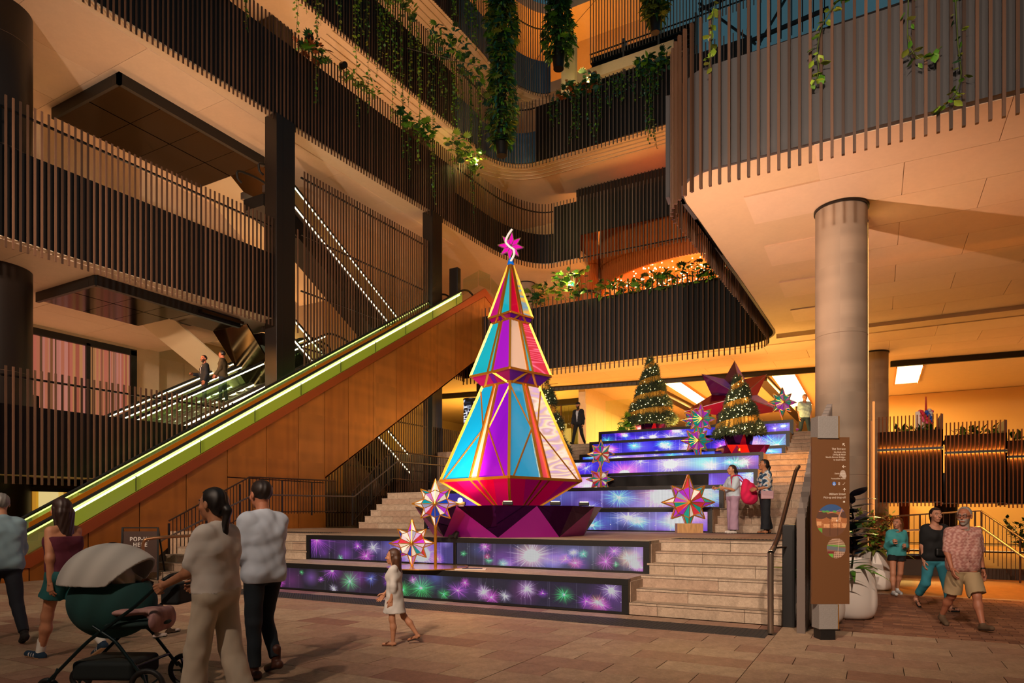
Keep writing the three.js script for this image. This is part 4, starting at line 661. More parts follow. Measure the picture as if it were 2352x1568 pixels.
const leafM = (c, o = {}) => { const m = new THREE.MeshPhysicalMaterial({ color: c, roughness: .45, side: THREE.DoubleSide, transmission: 0, ...o }); return m; };
const LM = { green: leafM('#4f8a24'), lime: leafM('#86a832'), deep: leafM('#1f4a22'), teal: leafM('#1c5a52'), purple: leafM('#2a2238', { roughness: .25 }), blue: leafM('#1c3452', { roughness: .2 }), olive: leafM('#6a7a2a'), rust: leafM('#8a4a22') };
function planter(label, x, z, r, h, grow) {
  const t = thing('planter', label, 'planter', [x, .002, z]);
  const prof = [[.02, 0], [r * .6, 0], [r * .86, .05], [r * .98, h * .22], [r, h * .42], [r * .93, h * .75], [r * .86, h], [r * .79, h], [r * .8, h - .09], [.02, h - .09]].map(([a, b]) => new THREE.Vector2(a, b));
  obj('pot', new THREE.LatheGeometry(new THREE.SplineCurve(prof.slice(0, 7)).getPoints(36).concat(prof.slice(7)), 48), mat.whitePot, t);
  obj('soil', cyl(r * .8, r * .8, .02, 0, h - .08, 0, 24), mat.soil, t);
  grow(t, h - .08); return t;
}
function spiky(t, y, n, L, m) { const g = leaf(L, L * .11, .75, .5, 8); for (let i = 0; i < n; i++) obj('leaf', put(g, 0, y, 0, i * 2.4 + rr(-.2, .2), rr(.35, 1.15), rr(.75, 1.1)), pick(m), t); }
function rubber(t, y, n, h, m) { const g = leaf(.42, .19, .35, .2, 6); obj('stem', tube([V(0, y, 0), V(.05, y + h * .5, .02), V(-.03, y + h, 0)], .016, 6), M('#4a3020'), t); for (let i = 0; i < n; i++) { const k = .2 + .8 * i / n; obj('leaf', put(g, Math.sin(i * 2) * .02, y + h * k, Math.cos(i * 2) * .02, i * 2.4, rr(.7, 1.35), rr(.8, 1.2)), pick(m), t); } }
function shrub(t, y, n, R, h, m, Lf = .12) { const g = leaf(Lf, Lf * .5, .3), by = new Map(); for (let k = 0; k < 7; k++) { const a = k * .9, e = V(Math.cos(a) * R * .6, y + h * rr(.7, 1), Math.sin(a) * R * .6); obj('stem', tube([V(0, y, 0), V(e.x * .4, y + h * .5, e.z * .4), e], .007, 5, 8), M('#5a3a22'), t); for (let i = 0; i < n / 7; i++) { const q = V(0, y, 0).lerp(e, rr(.3, 1.05)); const mm = pick(m); if (!by.has(mm)) by.set(mm, []); by.get(mm).push(put(g, q.x + rr(-.06, .06), q.y + rr(-.05, .05), q.z + rr(-.06, .06), rr(0, 6.3), rr(.3, 1.9), rr(.6, 1.2))); } } for (const [mm, l] of by) obj('foliage', l, mm, t).userData.kind = 'stuff'; }
planter('front left white planter with long green blades, half behind the brown sign', -.72, -10.2, .36, .62, (t, y) => spiky(t, y, 22, .85, [LM.green, LM.deep, LM.olive]));
planter('largest white planter right of the sign with a dark purple rubber plant', -.31, -10.95, .345, .74, (t, y) => { rubber(t, y, 30, 1.15, [LM.purple, LM.blue, LM.purple, LM.deep]); spiky(t, y, 12, .7, [LM.green, LM.lime]); });
planter('white planter with dark soil in the middle of the row', -.36, -13.3, .34, .74, (t, y) => { rubber(t, y, 16, .8, [LM.purple, LM.deep]); });
planter('white planter farther back with a rusty leafed bush', -.0, -15.35, .35, .78, (t, y) => { shrub(t, y, 420, .5, .85, [LM.rust, LM.olive, LM.green]); spiky(t, y, 14, .95, [LM.olive, LM.lime]); });
planter('rearmost white planter beside the slatted wall', -.0, -16.75, .3, .8, (t, y) => { shrub(t, y, 300, .5, .9, [LM.olive, LM.rust]); });
// ---- raised slatted boxes with a line of light, plants on top
const sbm = [M('#7a4620', { roughness: .85 }), M('#8a5226', { roughness: .85 })];
function slatBox(label, x0, x1, z, y0, ys, yt, yl) {
  const t = thing('slatted_planter_box', label, 'planter box'); const n = Math.round((x1 - x0) / .088);
  obj('backing_panel', span(x0, x1, y0 + .12, ys, z - .06, z - .1), M('#0e0602', { roughness: 1 }), t); obj('side_panel', span(x1 - .05, x1, y0 + .05, yt, z - .06, z - 1.2), M('#6a452c', { roughness: .6 }), t); obj('soil', span(x0, x1, ys - .15, ys - .1, z - .1, z - 1.1), mat.soil, t); obj('bottom_board', span(x0, x1, y0 + .1, y0 + .14, z - .06, z - 1.1), mat.dark, t);
  for (let i = 0; i < n; i++) { const a = x0 + .03 + i * .088, g = box(.026, yt - y0, .05, a, (yt + y0) / 2, z); obj('slat', g, sbm[i % 2], t); }
  obj('light_channel', span(x0, x1, yl - .03, yl + .03, z + .03, z - .06), mat.black, t); obj('light_strip', [span(x0, x1, yl + .031, yl + .036, z - .03, z - .06), span(x0, x1, yl - .036, yl - .031, z - .03, z - .06)], glowM('#ff9a3a', 5), t);
  rectLight('#ff8a2a', 170, x1 - x0, .03, [(x0 + x1) / 2, yl - .045, z - .045], [(x0 + x1) / 2, 0, z - .0449]); rectLight('#ff8a2a', 170, x1 - x0, .03, [(x0 + x1) / 2, yl + .045, z - .045], [(x0 + x1) / 2, 9, z - .0449]);
  return t;
}
slatBox('left slatted planter box with a glowing orange line and green plants', .06, 1.55, -20.4, 1.75, 3.75, 4.15, 3.26);
slatBox('middle slatted planter box with a glowing orange line', 1.6, 2.92, -20.6, 1.72, 3.6, 3.92, 3.14);
slatBox('right slatted planter box cut by the edge of the photo', 2.96, 4.6, -20.9, 1.7, 3.42, 3.7, 3.0);
for (const [lab, x0, x1, z, y] of [['green leafy plants along the top of the left slatted box', .5, 1.5, -21, 3.7], ['dark leafy sprigs along the top of the middle slatted box', 1.8, 2.8, -21.1, 3.55], ['bushy plants on the right slatted box', 3.1, 4.2, -21.4, 3.35]]) { const t = thing('box_plants', lab, 'plants', [0, 0, 0]); const g = leaf(.2, .08, .4); for (let i = 0; i < 60; i++) obj('leaf', put(g, rr(x0, x1), y + rr(0, .2), z + rr(-.3, .3), rr(0, 6.3), rr(.1, 1.1), rr(.7, 1.3)), pick([LM.green, LM.lime, LM.olive, LM.deep]), t); }
{ const t = thing('balloon_column', 'small column of red and blue balls with a red tip above the left slatted box', 'decoration', [1.28, 3.72, -22.4]); obj('stand', rod(V(0, 0, 0), V(0, .3, 0), .03), mat.steel, t); for (let i = 0; i < 60; i++) { const a = i * 2.4, y = .25 + .55 * i / 60; obj('ball', new THREE.SphereGeometry(.055, 8, 6).translate(Math.cos(a) * .14, y, Math.sin(a) * .14), M(['#d83048', '#3060c8', '#e8e0e0', '#e86090'][i % 4]), t); } obj('white_side', box(.12, .55, .2, -.2, .5, 0), M('#f0e8e0'), t); obj('tip', rod(V(0, .8, 0), V(0, 1.2, 0), .035, 8, .015), M('#c84030'), t); }
{ const t = thing('wood_slat_wall', 'pale lit wood slat wall leading back beside the round column', 'slat wall'); for (let i = 0; i < 30; i++) { const z = -17.5 - i * .11, top = 3.75 + i * .0; obj('slat', box(.05, 4.15 - .3 * Math.max(0, (i - 18) / 12), .06, -.03, 2.07, z), M(i % 2 ? '#b98a55' : '#a87a48', { roughness: .6 }), t); } obj('backing', span(-.06, -.2, 0, 3.7, -17.5, -20.8), M('#8a6238'), t); }
{ const t = thing('vertical_light', 'thin vertical line of warm light at the right edge of the big round column', 'light strip', [-.16, 0, -17.3]); obj('strip', box(.03, 8.2, .03, 0, 4.14, 0), glowM('#ffc45a', 5), t); obj('channel', box(.06, 8.3, .02, -.0, 4.16, -.03), mat.bronze, t); rectLight('#ffc486', 55, .03, 7.2, [-.14, 4.3, -17.28], [3, 4.3, -17.6]); }
{ // passage under the boxes
  const w = structGroup('wall_right'); struct('wall', span(22, 22.4, 0, 30, 20, -62), mat.beige, w);
  struct('far_wall', span(.4, 22, 0, 8.4, -44, -44.4), M('#d8b078', { roughness: .7 }), w);
  const lawn = obj('lawn', slab([[1, -34], [14, -34], [14, -43], [1, -43]], 0, .02).applyMatrix4(new THREE.Matrix4().makeRotationX(.22)).translate(0, 7.0, 0), M('#6a9a34', { roughness: 1 })); lawn.userData.kind = 'structure'; lawn.name = 'lawn';
  column('dark round column in the lit passage at the right', 2.2, -28, .35, 0, 3, mat.darkColumn); column('pale round column in the lit passage, rightmost', 5.1, -28, .45, 0, 8.3, mat.column); column('thin brown column in the passage behind the railing', .9, -27, .16, 0, 3, mat.copperTop);
  const rr2 = (label, a, b, h = 1.0) => { const t = thing('ramp_railing', label, 'railing'); const up = (p, k) => p.clone().add(V(0, k, 0)); obj('top_rail', rod(up(a, h), up(b, h), .02), mat.steel, t); obj('handrail', rod(up(a, h * .62), up(b, h * .62), .03), M('#c9b89a', { roughness: .3, metalness: .6 }), t); const n = Math.round(a.distanceTo(b) / .13); for (let i = 0; i <= n; i++) { const p = a.clone().lerp(b, i / n); obj(i % 9 ? 'picket' : 'post', rod(p, up(p, h), i % 9 ? .008 : .022, 5), mat.bronze, t); } return t; };
  rr2('level railing behind the girl in the teal hoodie', V(-.1, .45, -19.6), V(2.15, .62, -18.6)); rr2('sloping railing going down right behind the man in the pink shirt', V(2.15, .62, -18.6), V(3.0, -.2, -17.4), .98); rr2('low railing at the right edge of the passage', V(3.0, -.2, -17.4), V(6.5, -.1, -19), .95);
  const bank = obj('retaining_wall', [span(-.1, 2.1, 0, .5, -19.5, -19.8), span(2.1, 8, -.1, .25, -19.2, -19.4)], M('#3a2818', { roughness: .7 })); tag(bank, 'low dark retaining wall behind the three walkers', 'wall');
  for (const [lab, x, z] of [['green bush beside the pale passage column', 4.0, -25], ['low bush at the foot of the passage railing', 5.4, -21]]) { const t = thing('bush', lab, 'bush', [x, .2, z]); shrub(t, 0, 350, .9, 1.4, [LM.deep, LM.green], .16); }
}
// ================================================================ people
function surf(lo, hi, cell, f, color) {                // surface nets over a distance field
  const n = [0, 1, 2].map((k) => Math.ceil((hi[k] - lo[k]) / cell) + 2), [nx, ny, nz] = n, val = new Float32Array(nx * ny * nz).fill(1), B = 4;
  for (let bz = 0; bz < nz; bz += B) for (let by = 0; by < ny; by += B) for (let bx = 0; bx < nx; bx += B) {
    const c = f(lo[0] + (bx + 1.5) * cell, lo[1] + (by + 1.5) * cell, lo[2] + (bz + 1.5) * cell); const skip = Math.abs(c) > cell * 5.2;
    for (let z = bz; z < Math.min(nz, bz + B); z++) for (let y = by; y < Math.min(ny, by + B); y++) for (let x = bx; x < Math.min(nx, bx + B); x++) val[(z * ny + y) * nx + x] = skip ? c : f(lo[0] + x * cell, lo[1] + y * cell, lo[2] + z * cell);
  }
  const pos = [], idx = [], vid = new Int32Array(nx * ny * nz).fill(-1);
  const at = (x, y, z) => (z * ny + y) * nx + x;
  for (let z = 0; z < nz - 1; z++) for (let y = 0; y < ny - 1; y++) for (let x = 0; x < nx - 1; x++) {
    let mask = 0; const g = []; for (let i = 0; i < 8; i++) { const v = val[at(x + (i & 1), y + (i >> 1 & 1), z + (i >> 2))]; g.push(v); if (v < 0) mask |= 1 << i; }
    if (mask === 0 || mask === 255) continue;
    let sx = 0, sy = 0, sz = 0, k = 0;
    for (let e = 0; e < 12; e++) { const ax = e >> 2, o = e & 3, i = ax === 0 ? (o << 1) : ax === 1 ? ((o & 1) | (o >> 1) << 2) : o, j = i | (1 << ax); if ((g[i] < 0) !== (g[j] < 0)) { const t = g[i] / (g[i] - g[j]); sx += (i & 1) + (ax === 0 ? t : 0); sy += (i >> 1 & 1) + (ax === 1 ? t : 0); sz += (i >> 2) + (ax === 2 ? t : 0); k++; } }
    vid[at(x, y, z)] = pos.length / 3; pos.push(lo[0] + (x + sx / k) * cell, lo[1] + (y + sy / k) * cell, lo[2] + (z + sz / k) * cell);
  }
  for (let z = 1; z < nz - 1; z++) for (let y = 1; y < ny - 1; y++) for (let x = 1; x < nx - 1; x++) {
    const v = val[at(x, y, z)];
    for (let ax = 0; ax < 3; ax++) {
      const w = val[at(x + (ax === 0), y + (ax === 1), z + (ax === 2))]; if ((v < 0) === (w < 0)) continue;
      const u = (ax + 1) % 3, q = (ax + 2) % 3, d = [0, 0, 0], e = [0, 0, 0]; d[u] = 1; e[q] = 1;
      const a = vid[at(x, y, z)], b = vid[at(x - d[0], y - d[1], z - d[2])], c = vid[at(x - d[0] - e[0], y - d[1] - e[1], z - d[2] - e[2])], h = vid[at(x - e[0], y - e[1], z - e[2])];
      if (a < 0 || b < 0 || c < 0 || h < 0) continue;
      if (v < 0) idx.push(a, b, c, a, c, h); else idx.push(a, c, b, a, h, c);
    }
  }
  const nor = new Float32Array(pos.length), col = new Float32Array(pos.length), e = cell * .5;
  for (let i = 0; i < pos.length; i += 3) {
    const [x, y, z] = [pos[i], pos[i + 1], pos[i + 2]]; let a = f(x + e, y, z) - f(x - e, y, z), b = f(x, y + e, z) - f(x, y - e, z), c = f(x, y, z + e) - f(x, y, z - e); const L = Math.hypot(a, b, c) || 1; nor[i] = a / L; nor[i + 1] = b / L; nor[i + 2] = c / L;
    const k = color(x, y, z, nor[i], nor[i + 1], nor[i + 2]); col[i] = k[0]; col[i + 1] = k[1]; col[i + 2] = k[2];
  }
  const geo = new THREE.BufferGeometry(); geo.setAttribute('position', new THREE.Float32BufferAttribute(pos, 3)); geo.setAttribute('normal', new THREE.BufferAttribute(nor, 3)); geo.setAttribute('color', new THREE.BufferAttribute(col, 3)); geo.setIndex(idx); return geo;
}
const smin = (a, b, k) => { const h = Math.max(k - Math.abs(a - b), 0) / k; return Math.min(a, b) - h * h * k * .25; };
function cone(a, b, ra, rb) { const bx = b.x - a.x, by = b.y - a.y, bz = b.z - a.z, L2 = bx * bx + by * by + bz * bz || 1e-9; return (x, y, z) => { const px = x - a.x, py = y - a.y, pz = z - a.z; let t = (px * bx + py * by + pz * bz) / L2; t = t < 0 ? 0 : t > 1 ? 1 : t; const dx = px - bx * t, dy = py - by * t, dz = pz - bz * t; return Math.sqrt(dx * dx + dy * dy + dz * dz) - ra - (rb - ra) * t; }; }
function ell(cx, cy, cz, rx, ry, rz) { const m = Math.min(rx, ry, rz); return (x, y, z) => { const a = (x - cx) / rx, b = (y - cy) / ry, c = (z - cz) / rz, k = Math.sqrt(a * a + b * b + c * c); return (k - 1) * (k < .6 ? m : m + (Math.max(rx, ry, rz) - m) * .25); }; }
function join(list, k) { return (x, y, z) => { let d = 9; for (const f of list) d = smin(d, f(x, y, z), k); return d; }; }
const boundsOf = (pts, pad) => { const b = new THREE.Box3().setFromPoints(pts).expandByScalar(pad); return [b.min.toArray(), b.max.toArray()]; };
const lin = (c) => { const k = new THREE.Color(c); return [k.r, k.g, k.b]; };
const bodyMat = new THREE.MeshStandardMaterial({ vertexColors: true, roughness: .55 }), clothMat = new THREE.MeshStandardMaterial({ vertexColors: true, roughness: .85 }), hairMat = new THREE.MeshStandardMaterial({ vertexColors: true, roughness: .5 }), denim = clothMat;
function xform(g, m) { g.applyMatrix4(m); return g; }
function person(label, pos, ry, o) {
  const P = thing('person', label, 'person', pos, ry); const H = o.H, w = o.w || 1, sk = lin(o.skin || '#c98f6e'), A = {}; const S = (v) => v * H;
  // skeleton
  const lean = o.lean || 0, tw = o.twist || 0, hip = V(0, S(.53), 0);
  const up = (x, y, z) => { const v = V(S(x), S(y) - hip.y, S(z)); v.applyEuler(new THREE.Euler(lean, tw, o.side || 0, 'YXZ')); return v.add(hip); };
  const sh = (o.female ? .086 : .1) * (1 + (w - 1) * .5), hw = .052;
  const leg = (s, L) => { const h = V(S(hw * s), S(.515), 0), k = h.clone().add(V(Math.sin(L.s || .03) * s, -Math.cos(L.a), Math.sin(L.a)).multiplyScalar(S(.245))), b = L.a - L.k, an = k.clone().add(V(Math.sin((L.s || .03) * .4) * s, -Math.cos(b), Math.sin(b)).multiplyScalar(S(.235))); const fa = L.f === undefined ? Math.max(-.9, Math.min(.2, b * .6)) : L.f; return { h, k, an, fa, s }; };
  const legs = [leg(1, o.legL || { a: 0, k: 0 }), leg(-1, o.legR || { a: 0, k: 0 })];
  const toe = (l) => l.an.clone().add(V(l.s * S(.012), Math.sin(l.fa) * S(.1) - S(.025), Math.cos(l.fa) * S(.1)));
  const low = Math.min(...legs.map((l) => Math.min(l.an.y, toe(l).y + S(.022)))) - S(.04);
  const dy = -low + (o.dy || 0); hip.y += dy; for (const l of legs) { l.h.y += dy; l.k.y += dy; l.an.y += dy; }
  const nk = up(0, .825, -.008), hd = up(0, .9, .006), arms = [1, -1].map((s) => { const a = (s > 0 ? o.armL : o.armR) || {}; const f = a.f || 0, ou = a.o === undefined ? .13 : a.o; const p = up(sh * s, .797, -.004), d = V(s * Math.sin(ou), -Math.cos(f) * Math.cos(ou), Math.sin(f) * Math.cos(ou)), e = p.clone().addScaledVector(d, S(.172)); const ff = a.ff === undefined ? f + .25 : a.ff, d2 = V(-s * (a.i || .02), -Math.cos(ff), Math.sin(ff)).normalize(), wr = e.clone().addScaledVector(d2, S(.142)); return { s, p, e, wr, d2, grip: a.grip || .35, n: a.n }; });
  A.arms = arms; A.hip = hip; A.legs = legs; A.head = hd;
  const torso = (q, wq = w) => [...[-1, 1].flatMap((s) => { const B2 = (o.belly || 0); return [cone(up(.046 * wq * s, .53, -.006), up(.036 * wq * s, .62, .002 + B2 * .2), S(.066 * wq + q), S(.06 * wq + q + B2)), cone(up(.036 * wq * s, .62, .002 + B2 * .2), up(.046 * wq * s, .735, 0), S(.06 * wq + q + B2), S(.063 * wq + q)), cone(up(.046 * wq * s, .735, 0), up((sh - .022) * s, .79, -.006), S(.063 * wq + q), S(.036 + q)), cone(up(0, .828, -.01), up(sh * .75 * s, .804, -.008), S(.026 + q), S(.027 + q))]; }), cone(up(0, .55, 0), up(0, .77, 0), S(.062 * wq + q), S(.058 + q)), ...(o.female ? [ell(...up(.035, .725, .055).toArray(), S(.034 + q), S(.034 + q), S(.032 + q)), ell(...up(-.035, .725, .055).toArray(), S(.034 + q), S(.034 + q), S(.032 + q))] : [])];
  const armF = (a, q, t = 1, fl = 0) => t <= 1 ? [cone(a.p, a.p.clone().lerp(a.e, t), S(.03 * (.6 + .4 * w) + q), S(.024 + q + fl))] : [cone(a.p, a.e, S(.03 * (.6 + .4 * w) + q), S(.024 + q)), cone(a.e, a.e.clone().lerp(a.wr, t - 1), S(.024 + q), S(.018 + q + fl))];
  const fore = (a) => cone(a.e, a.wr, S(.0225), S(.0155));
  const legF = (l, q, t = 2, flare = 0, ww = 1) => { const out = [], kn = t <= 1 ? l.h.clone().lerp(l.k, t) : l.k; out.push(cone(l.h, kn, S(.049 * ww * (.5 + .5 * w) + q), S((t <= 1 ? .049 - .013 * t : .034) + q + (t <= 1 ? flare : flare * .45)))); if (t > 1) out.push(cone(l.k, l.k.clone().lerp(l.an, t - 1), S(.034 + q + flare * .45), S(.024 + q + flare))); return out; };
  const bare = (l) => [cone(l.h, l.k, S(.046), S(.031)), cone(l.k.clone().add(V(0, 0, -S(.004))), l.k.clone().lerp(l.an, .35).add(V(0, 0, -S(.012))), S(.03), S(.032)), cone(l.k.clone().lerp(l.an, .35).add(V(0, 0, -S(.012))), l.an, S(.032), S(.02))];
  // body: trunk, neck, limbs; head and hands get finer grids of their own
  const cell = (o.cell || .014), bf = join([...torso(-.006), cone(nk, hd, S(.033), S(.031)), ...arms.flatMap((a) => [...armF(a, -.002), fore(a)]), ...legs.flatMap((l) => o.bottom && o.bottom.len > 1.5 ? [cone(l.h, l.k, S(.042), S(.028)), cone(l.k, l.an, S(.027), S(.018))] : bare(l)), ...(o.barefoot ? legs.map((l) => cone(l.an.clone().add(V(0, -S(.012), -S(.01))), toe(l).add(V(0, S(.006), 0)), S(.02), S(.015))) : [])], S(.022));
  const all = [nk, hd, hip, ...arms.flatMap((a) => [a.p, a.e, a.wr]), ...legs.flatMap((l) => [l.k, l.an, toe(l)])], [lo, hi] = boundsOf(all, S(.13));
  const skinC = (x, y, z) => { const v = .96 + .08 * (rnd() - .5); return [sk[0] * v, sk[1] * v, sk[2] * v]; };
  const geos = [surf(lo, hi, cell, bf, skinC)];
  // head
  const q = H / 1.72 * (o.headK || 1.06), HM = new THREE.Matrix4().makeRotationFromEuler(new THREE.Euler((o.pitch || 0) + lean * .3, (o.yaw || 0) + tw, o.tilt || 0, 'YXZ')).setPosition(hd.x, hd.y + S(.035), hd.z + S(.012)), hs = (v) => v * q;
  const E = (x, y, z, a, b, c) => ell(hs(x), hs(y), hs(z), hs(a), hs(b), hs(c)), C = (a, b, r, r2) => cone(V(...a.map(hs)), V(...b.map(hs)), hs(r), hs(r2 || r));
  const face = [E(0, .022, -.012, .075, .09, .093), E(0, -.045, .024, .056, .072, .064)], feat = [C([0, .008, .084], [0, -.03, .106], .008, .012), C([-.034, .024, .078], [.034, .024, .078], .011), E(0, -.1, .056, .026, .02, .024), E(.036, -.028, .058, .026, .026, .024), E(-.036, -.028, .058, .026, .026, .024), C([-.018, -.064, .083], [.018, -.064, .083], .0075), C([-.015, -.074, .082], [.015, -.074, .082], .0075)];
  const neckL = C([0, -.06, -.02], [0, -.17, -.028], .05, .052), ears = [E(.077, -.008, -.006, .011, .031, .019), E(-.077, -.008, -.006, .011, .031, .019)], eyes = [E(.031, .002, .08, .0135, .0125, .013), E(-.031, .002, .08, .0135, .0125, .013)];
  const f1 = join(face, hs(.03)), f2 = join(feat, hs(.012));
  const hf = (x, y, z) => { let d = smin(f1(x, y, z), f2(x, y, z), hs(.016)); d = Math.max(d, -Math.min(Math.hypot(Math.abs(x) - hs(.031), y - hs(.002), z - hs(.1)) - hs(.017), 9) + 0); for (const e of eyes) d = Math.min(d, e(x, y, z)); d = smin(d, neckL(x, y, z), hs(.02)); for (const e of ears) d = smin(d, e(x, y, z), hs(.006)); return d; };
  const hairC = lin(o.hairC || '#1c120c'), lip = o.lips ? lin(o.lips) : [sk[0] * .78, sk[1] * .55, sk[2] * .52];
  const headC = (x, y, z) => {
    const X = Math.abs(x / q), Y = y / q, Z = z / q; const eye = Math.hypot(X - .031, Y - .002);
    const ea = (X - .031) / .0125, eb = (Y - .001) / .0058; if (Z > .07 && eye < .016) { if (ea * ea + eb * eb < 1) return eye < .0056 ? [.03, .02, .015] : [.55, .5, .46]; if (ea * ea + (Y - .003) * (Y - .003) / .00006 < 1.15 && Y > 0) return [sk[0] * .45, sk[1] * .4, sk[2] * .4]; }
    if (Z > .07 && Math.abs(Y - .0275 + 14 * (X - .034) * (X - .034)) < .0042 && X > .012 && X < .052) return hairC.map((c) => c * 1.1 + .01);
    if (Z > .075 && Math.abs(Y + .0685 - X * .12) < .0095 * (1 - X / .026) && X < .024) return Math.abs(Y + .069 - X * .12) < .0014 ? lip.map((k) => k * .4) : lip;
    if (o.beard && Y < -.034 && Z > -.02 && (Y < -.08 || X > .026 || Z < .07 || (Y > -.06 && Y < -.046))) return lin(o.beard);
    const v = .97 + .06 * (rnd() - .5), b = Z > .02 && Y < -.01 && X > .02 ? 1.05 : 1; return [sk[0] * v * b, sk[1] * v, sk[2] * v];
  };
  geos.push(xform(surf([-.1, -.19, -.12].map(hs), [.1, .125, .13].map(hs), hs(o.fine || .005), hf, headC), HM));
  // hands
  for (const a of arms) {
    const d = a.d2.clone(), n = (a.n ? V(...a.n) : V(-a.s, 0, .15)); n.addScaledVector(d, -n.dot(d)).normalize(); const u = V().crossVectors(d, n).multiplyScalar(a.s > 0 ? 1 : -1); // u: towards the thumb
    if (u.z < 0 && !a.n) u.negate();
    const h = (along, across, deep) => a.wr.clone().addScaledVector(d, along * q).addScaledVector(u, across * q).addScaledVector(n, deep * q); const pr = []; const G = a.grip;
    pr.push(cone(h(-.02, 0, 0), h(.02, 0, 0), .021 * q, .022 * q));
    [[.028, .085, .068], [.009, .09, .078], [-.010, .087, .07], [-.028, .08, .055]].forEach(([ac, kn, L], i) => { const k0 = h(kn, ac, 0); pr.push(cone(h(.015, ac * .6, 0), k0, .013 * q, .0115 * q)); let p = k0, ang = G * (.7 + i * .12); for (const fr of [.42, .33, .25]) { const e = p.clone().addScaledVector(d, Math.cos(ang) * L * fr * q).addScaledVector(n, Math.sin(ang) * L * fr * q).addScaledVector(u, ac * .08 * q); pr.push(cone(p, e, .0088 * q, .0078 * q)); p = e; ang += G * .95; } });
    const t0 = h(.02, .025, .008), t1 = h(.052, .05, .02 + G * .012), t2 = h(.082, .052, .03 + G * .03); pr.push(cone(h(.005, .012, .004), t0, .016 * q, .0145 * q), cone(t0, t1, .0125 * q, .0105 * q), cone(t1, t2, .0102 * q, .0085 * q));
    const f = join(pr, .006 * q), [l2, h2] = boundsOf([h(-.02, 0, 0), h(.18, .06, .02), h(.18, -.05, -.02), h(.1, .06, .09), h(.1, -.05, .09)], .03 * q); geos.push(surf(l2, h2, (o.handCell || .0045) * q, f, skinC));
    a.palm = h(.09, .01, .02); a.n2 = n; a.u2 = u;
  }
  obj('body', merge(geos), bodyMat, P);
  // hair
  if (o.hair !== 'none') {
    const cap = E(0, .03, -.018, .084, .092, .1), parts = [cap]; const back = [];
    if (o.hair === 'long' || o.hair === 'pony') parts.push(E(0, -.01, -.06, .075, .085, .055));
    let hb = [[-.11, -.15, -.14].map(hs), [.11, .15, .14].map(hs)];
    if (o.hair === 'long') { const L = o.hairL || .3; parts.push(C([.04, -.04, -.07], [.035, -L, -.085], .05, .03), C([-.04, -.04, -.07], [-.035, -L, -.085], .05, .03), C([0, -.04, -.08], [0, -L - .03, -.1], .05, .03), C([.072, 0, -.01], [.07, -.16, -.03], .022, .018), C([-.072, 0, -.01], [-.07, -.16, -.03], .022, .018)); hb = [[-.14, -L - .09, -.18].map(hs), [.14, .15, .12].map(hs)]; }
    if (o.hair === 'pony') { parts.push(C([0, .0, -.105], [.0, -.05, -.13], .024, .028), C([.0, -.05, -.13], [.01, -.2, -.11], .028, .024), C([.01, -.2, -.11], [.015, -.32, -.1], .024, .008)); hb = [[-.12, -.36, -.2].map(hs), [.12, .15, .12].map(hs)]; }
    const pf = join(parts, hs(.02)); const hy = o.hairline === undefined ? .052 : o.hairline;
    const hr = (x, y, z) => { const Y = y / q, Z = z / q, X = x / q; let d = pf(x, y, z) + Math.sin(X * 160 + Y * 40) * .0015 * q; const cut = Math.min(Z - .0 + (Y < 0 ? -.012 : -.012 - Math.max(0, Y) * .25) , (hy - Y) * .8 + .02 + Math.max(0, Math.abs(X) - .045) * .6); d = Math.max(d, hs(cut)); if (o.hair === 'short') d = Math.max(d, hs(-.055 - Y - (Z < -.03 ? .03 : 0)), hs(Math.min(.03 - Y, Z + .02 - Math.abs(X) * .1) - .012)); return d; };
    obj('hair', xform(surf(hb[0], hb[1], hs((o.fine || .005) * 1.15), hr, (x, y, z) => { const v = .8 + .5 * Math.abs(Math.sin(x / q * 210 + z / q * 60)); return hairC.map((c) => c * v); }), HM), hairMat, P);
  }
  if (o.cap) obj('cap', xform(surf([-.1, -.03, -.13].map(hs), [.1, .14, .19].map(hs), hs(.006), (() => { const a = E(0, .045, -.012, .086, .088, .102), b = E(0, .045, .1, .07, .009, .08); return (x, y, z) => Math.min(Math.max(a(x, y, z), hs(.042) - y), b(x, y, z)); })(), () => lin(o.cap)), HM), clothMat, P);
  if (o.glasses) { const g = []; for (const s of [-1, 1]) g.push(new THREE.TorusGeometry(hs(.021), hs(.003), 6, 16).scale(1.15, .8, 1).translate(s * hs(.032), 0, hs(.1)), bar(V(s * hs(.056), hs(.004), hs(.097)), V(s * hs(.084), hs(.006), 0), hs(.005))); g.push(bar(V(-hs(.01), hs(.003), hs(.103)), V(hs(.01), hs(.003), hs(.103)), hs(.004))); obj('glasses', g.map((k) => xform(k, HM)), mat.black, P); }
  // clothes
  const neckHole = (r, fx = 0) => { const c = up(0, .845 + fx, .03); return (x, y, z) => r - Math.hypot(x - c.x, y - c.y, z - c.z); };
  const cloth = (name, f, col, pts, pad = .1, cm = clothMat) => { const [l, h] = boundsOf(pts, S(pad)); return obj(name, surf(l, h, o.ccell || .013, f, col), cm, P); };
  const C2 = (c, fold = .06) => { const k = lin(c); return (x, y, z) => { const v = 1 - fold + 2 * fold * (.5 + .5 * Math.sin(x * 37 + y * 11 + Math.sin(z * 29 + y * 17) * 2)) * .8; return k.map((t) => t * v); }; };
  const wrinkle = (x, y, z) => Math.sin(y * 46 + x * 21 + Math.sin(z * 31) * 1.5) * .0022 + Math.sin(x * 63 - y * 25) * .0014;
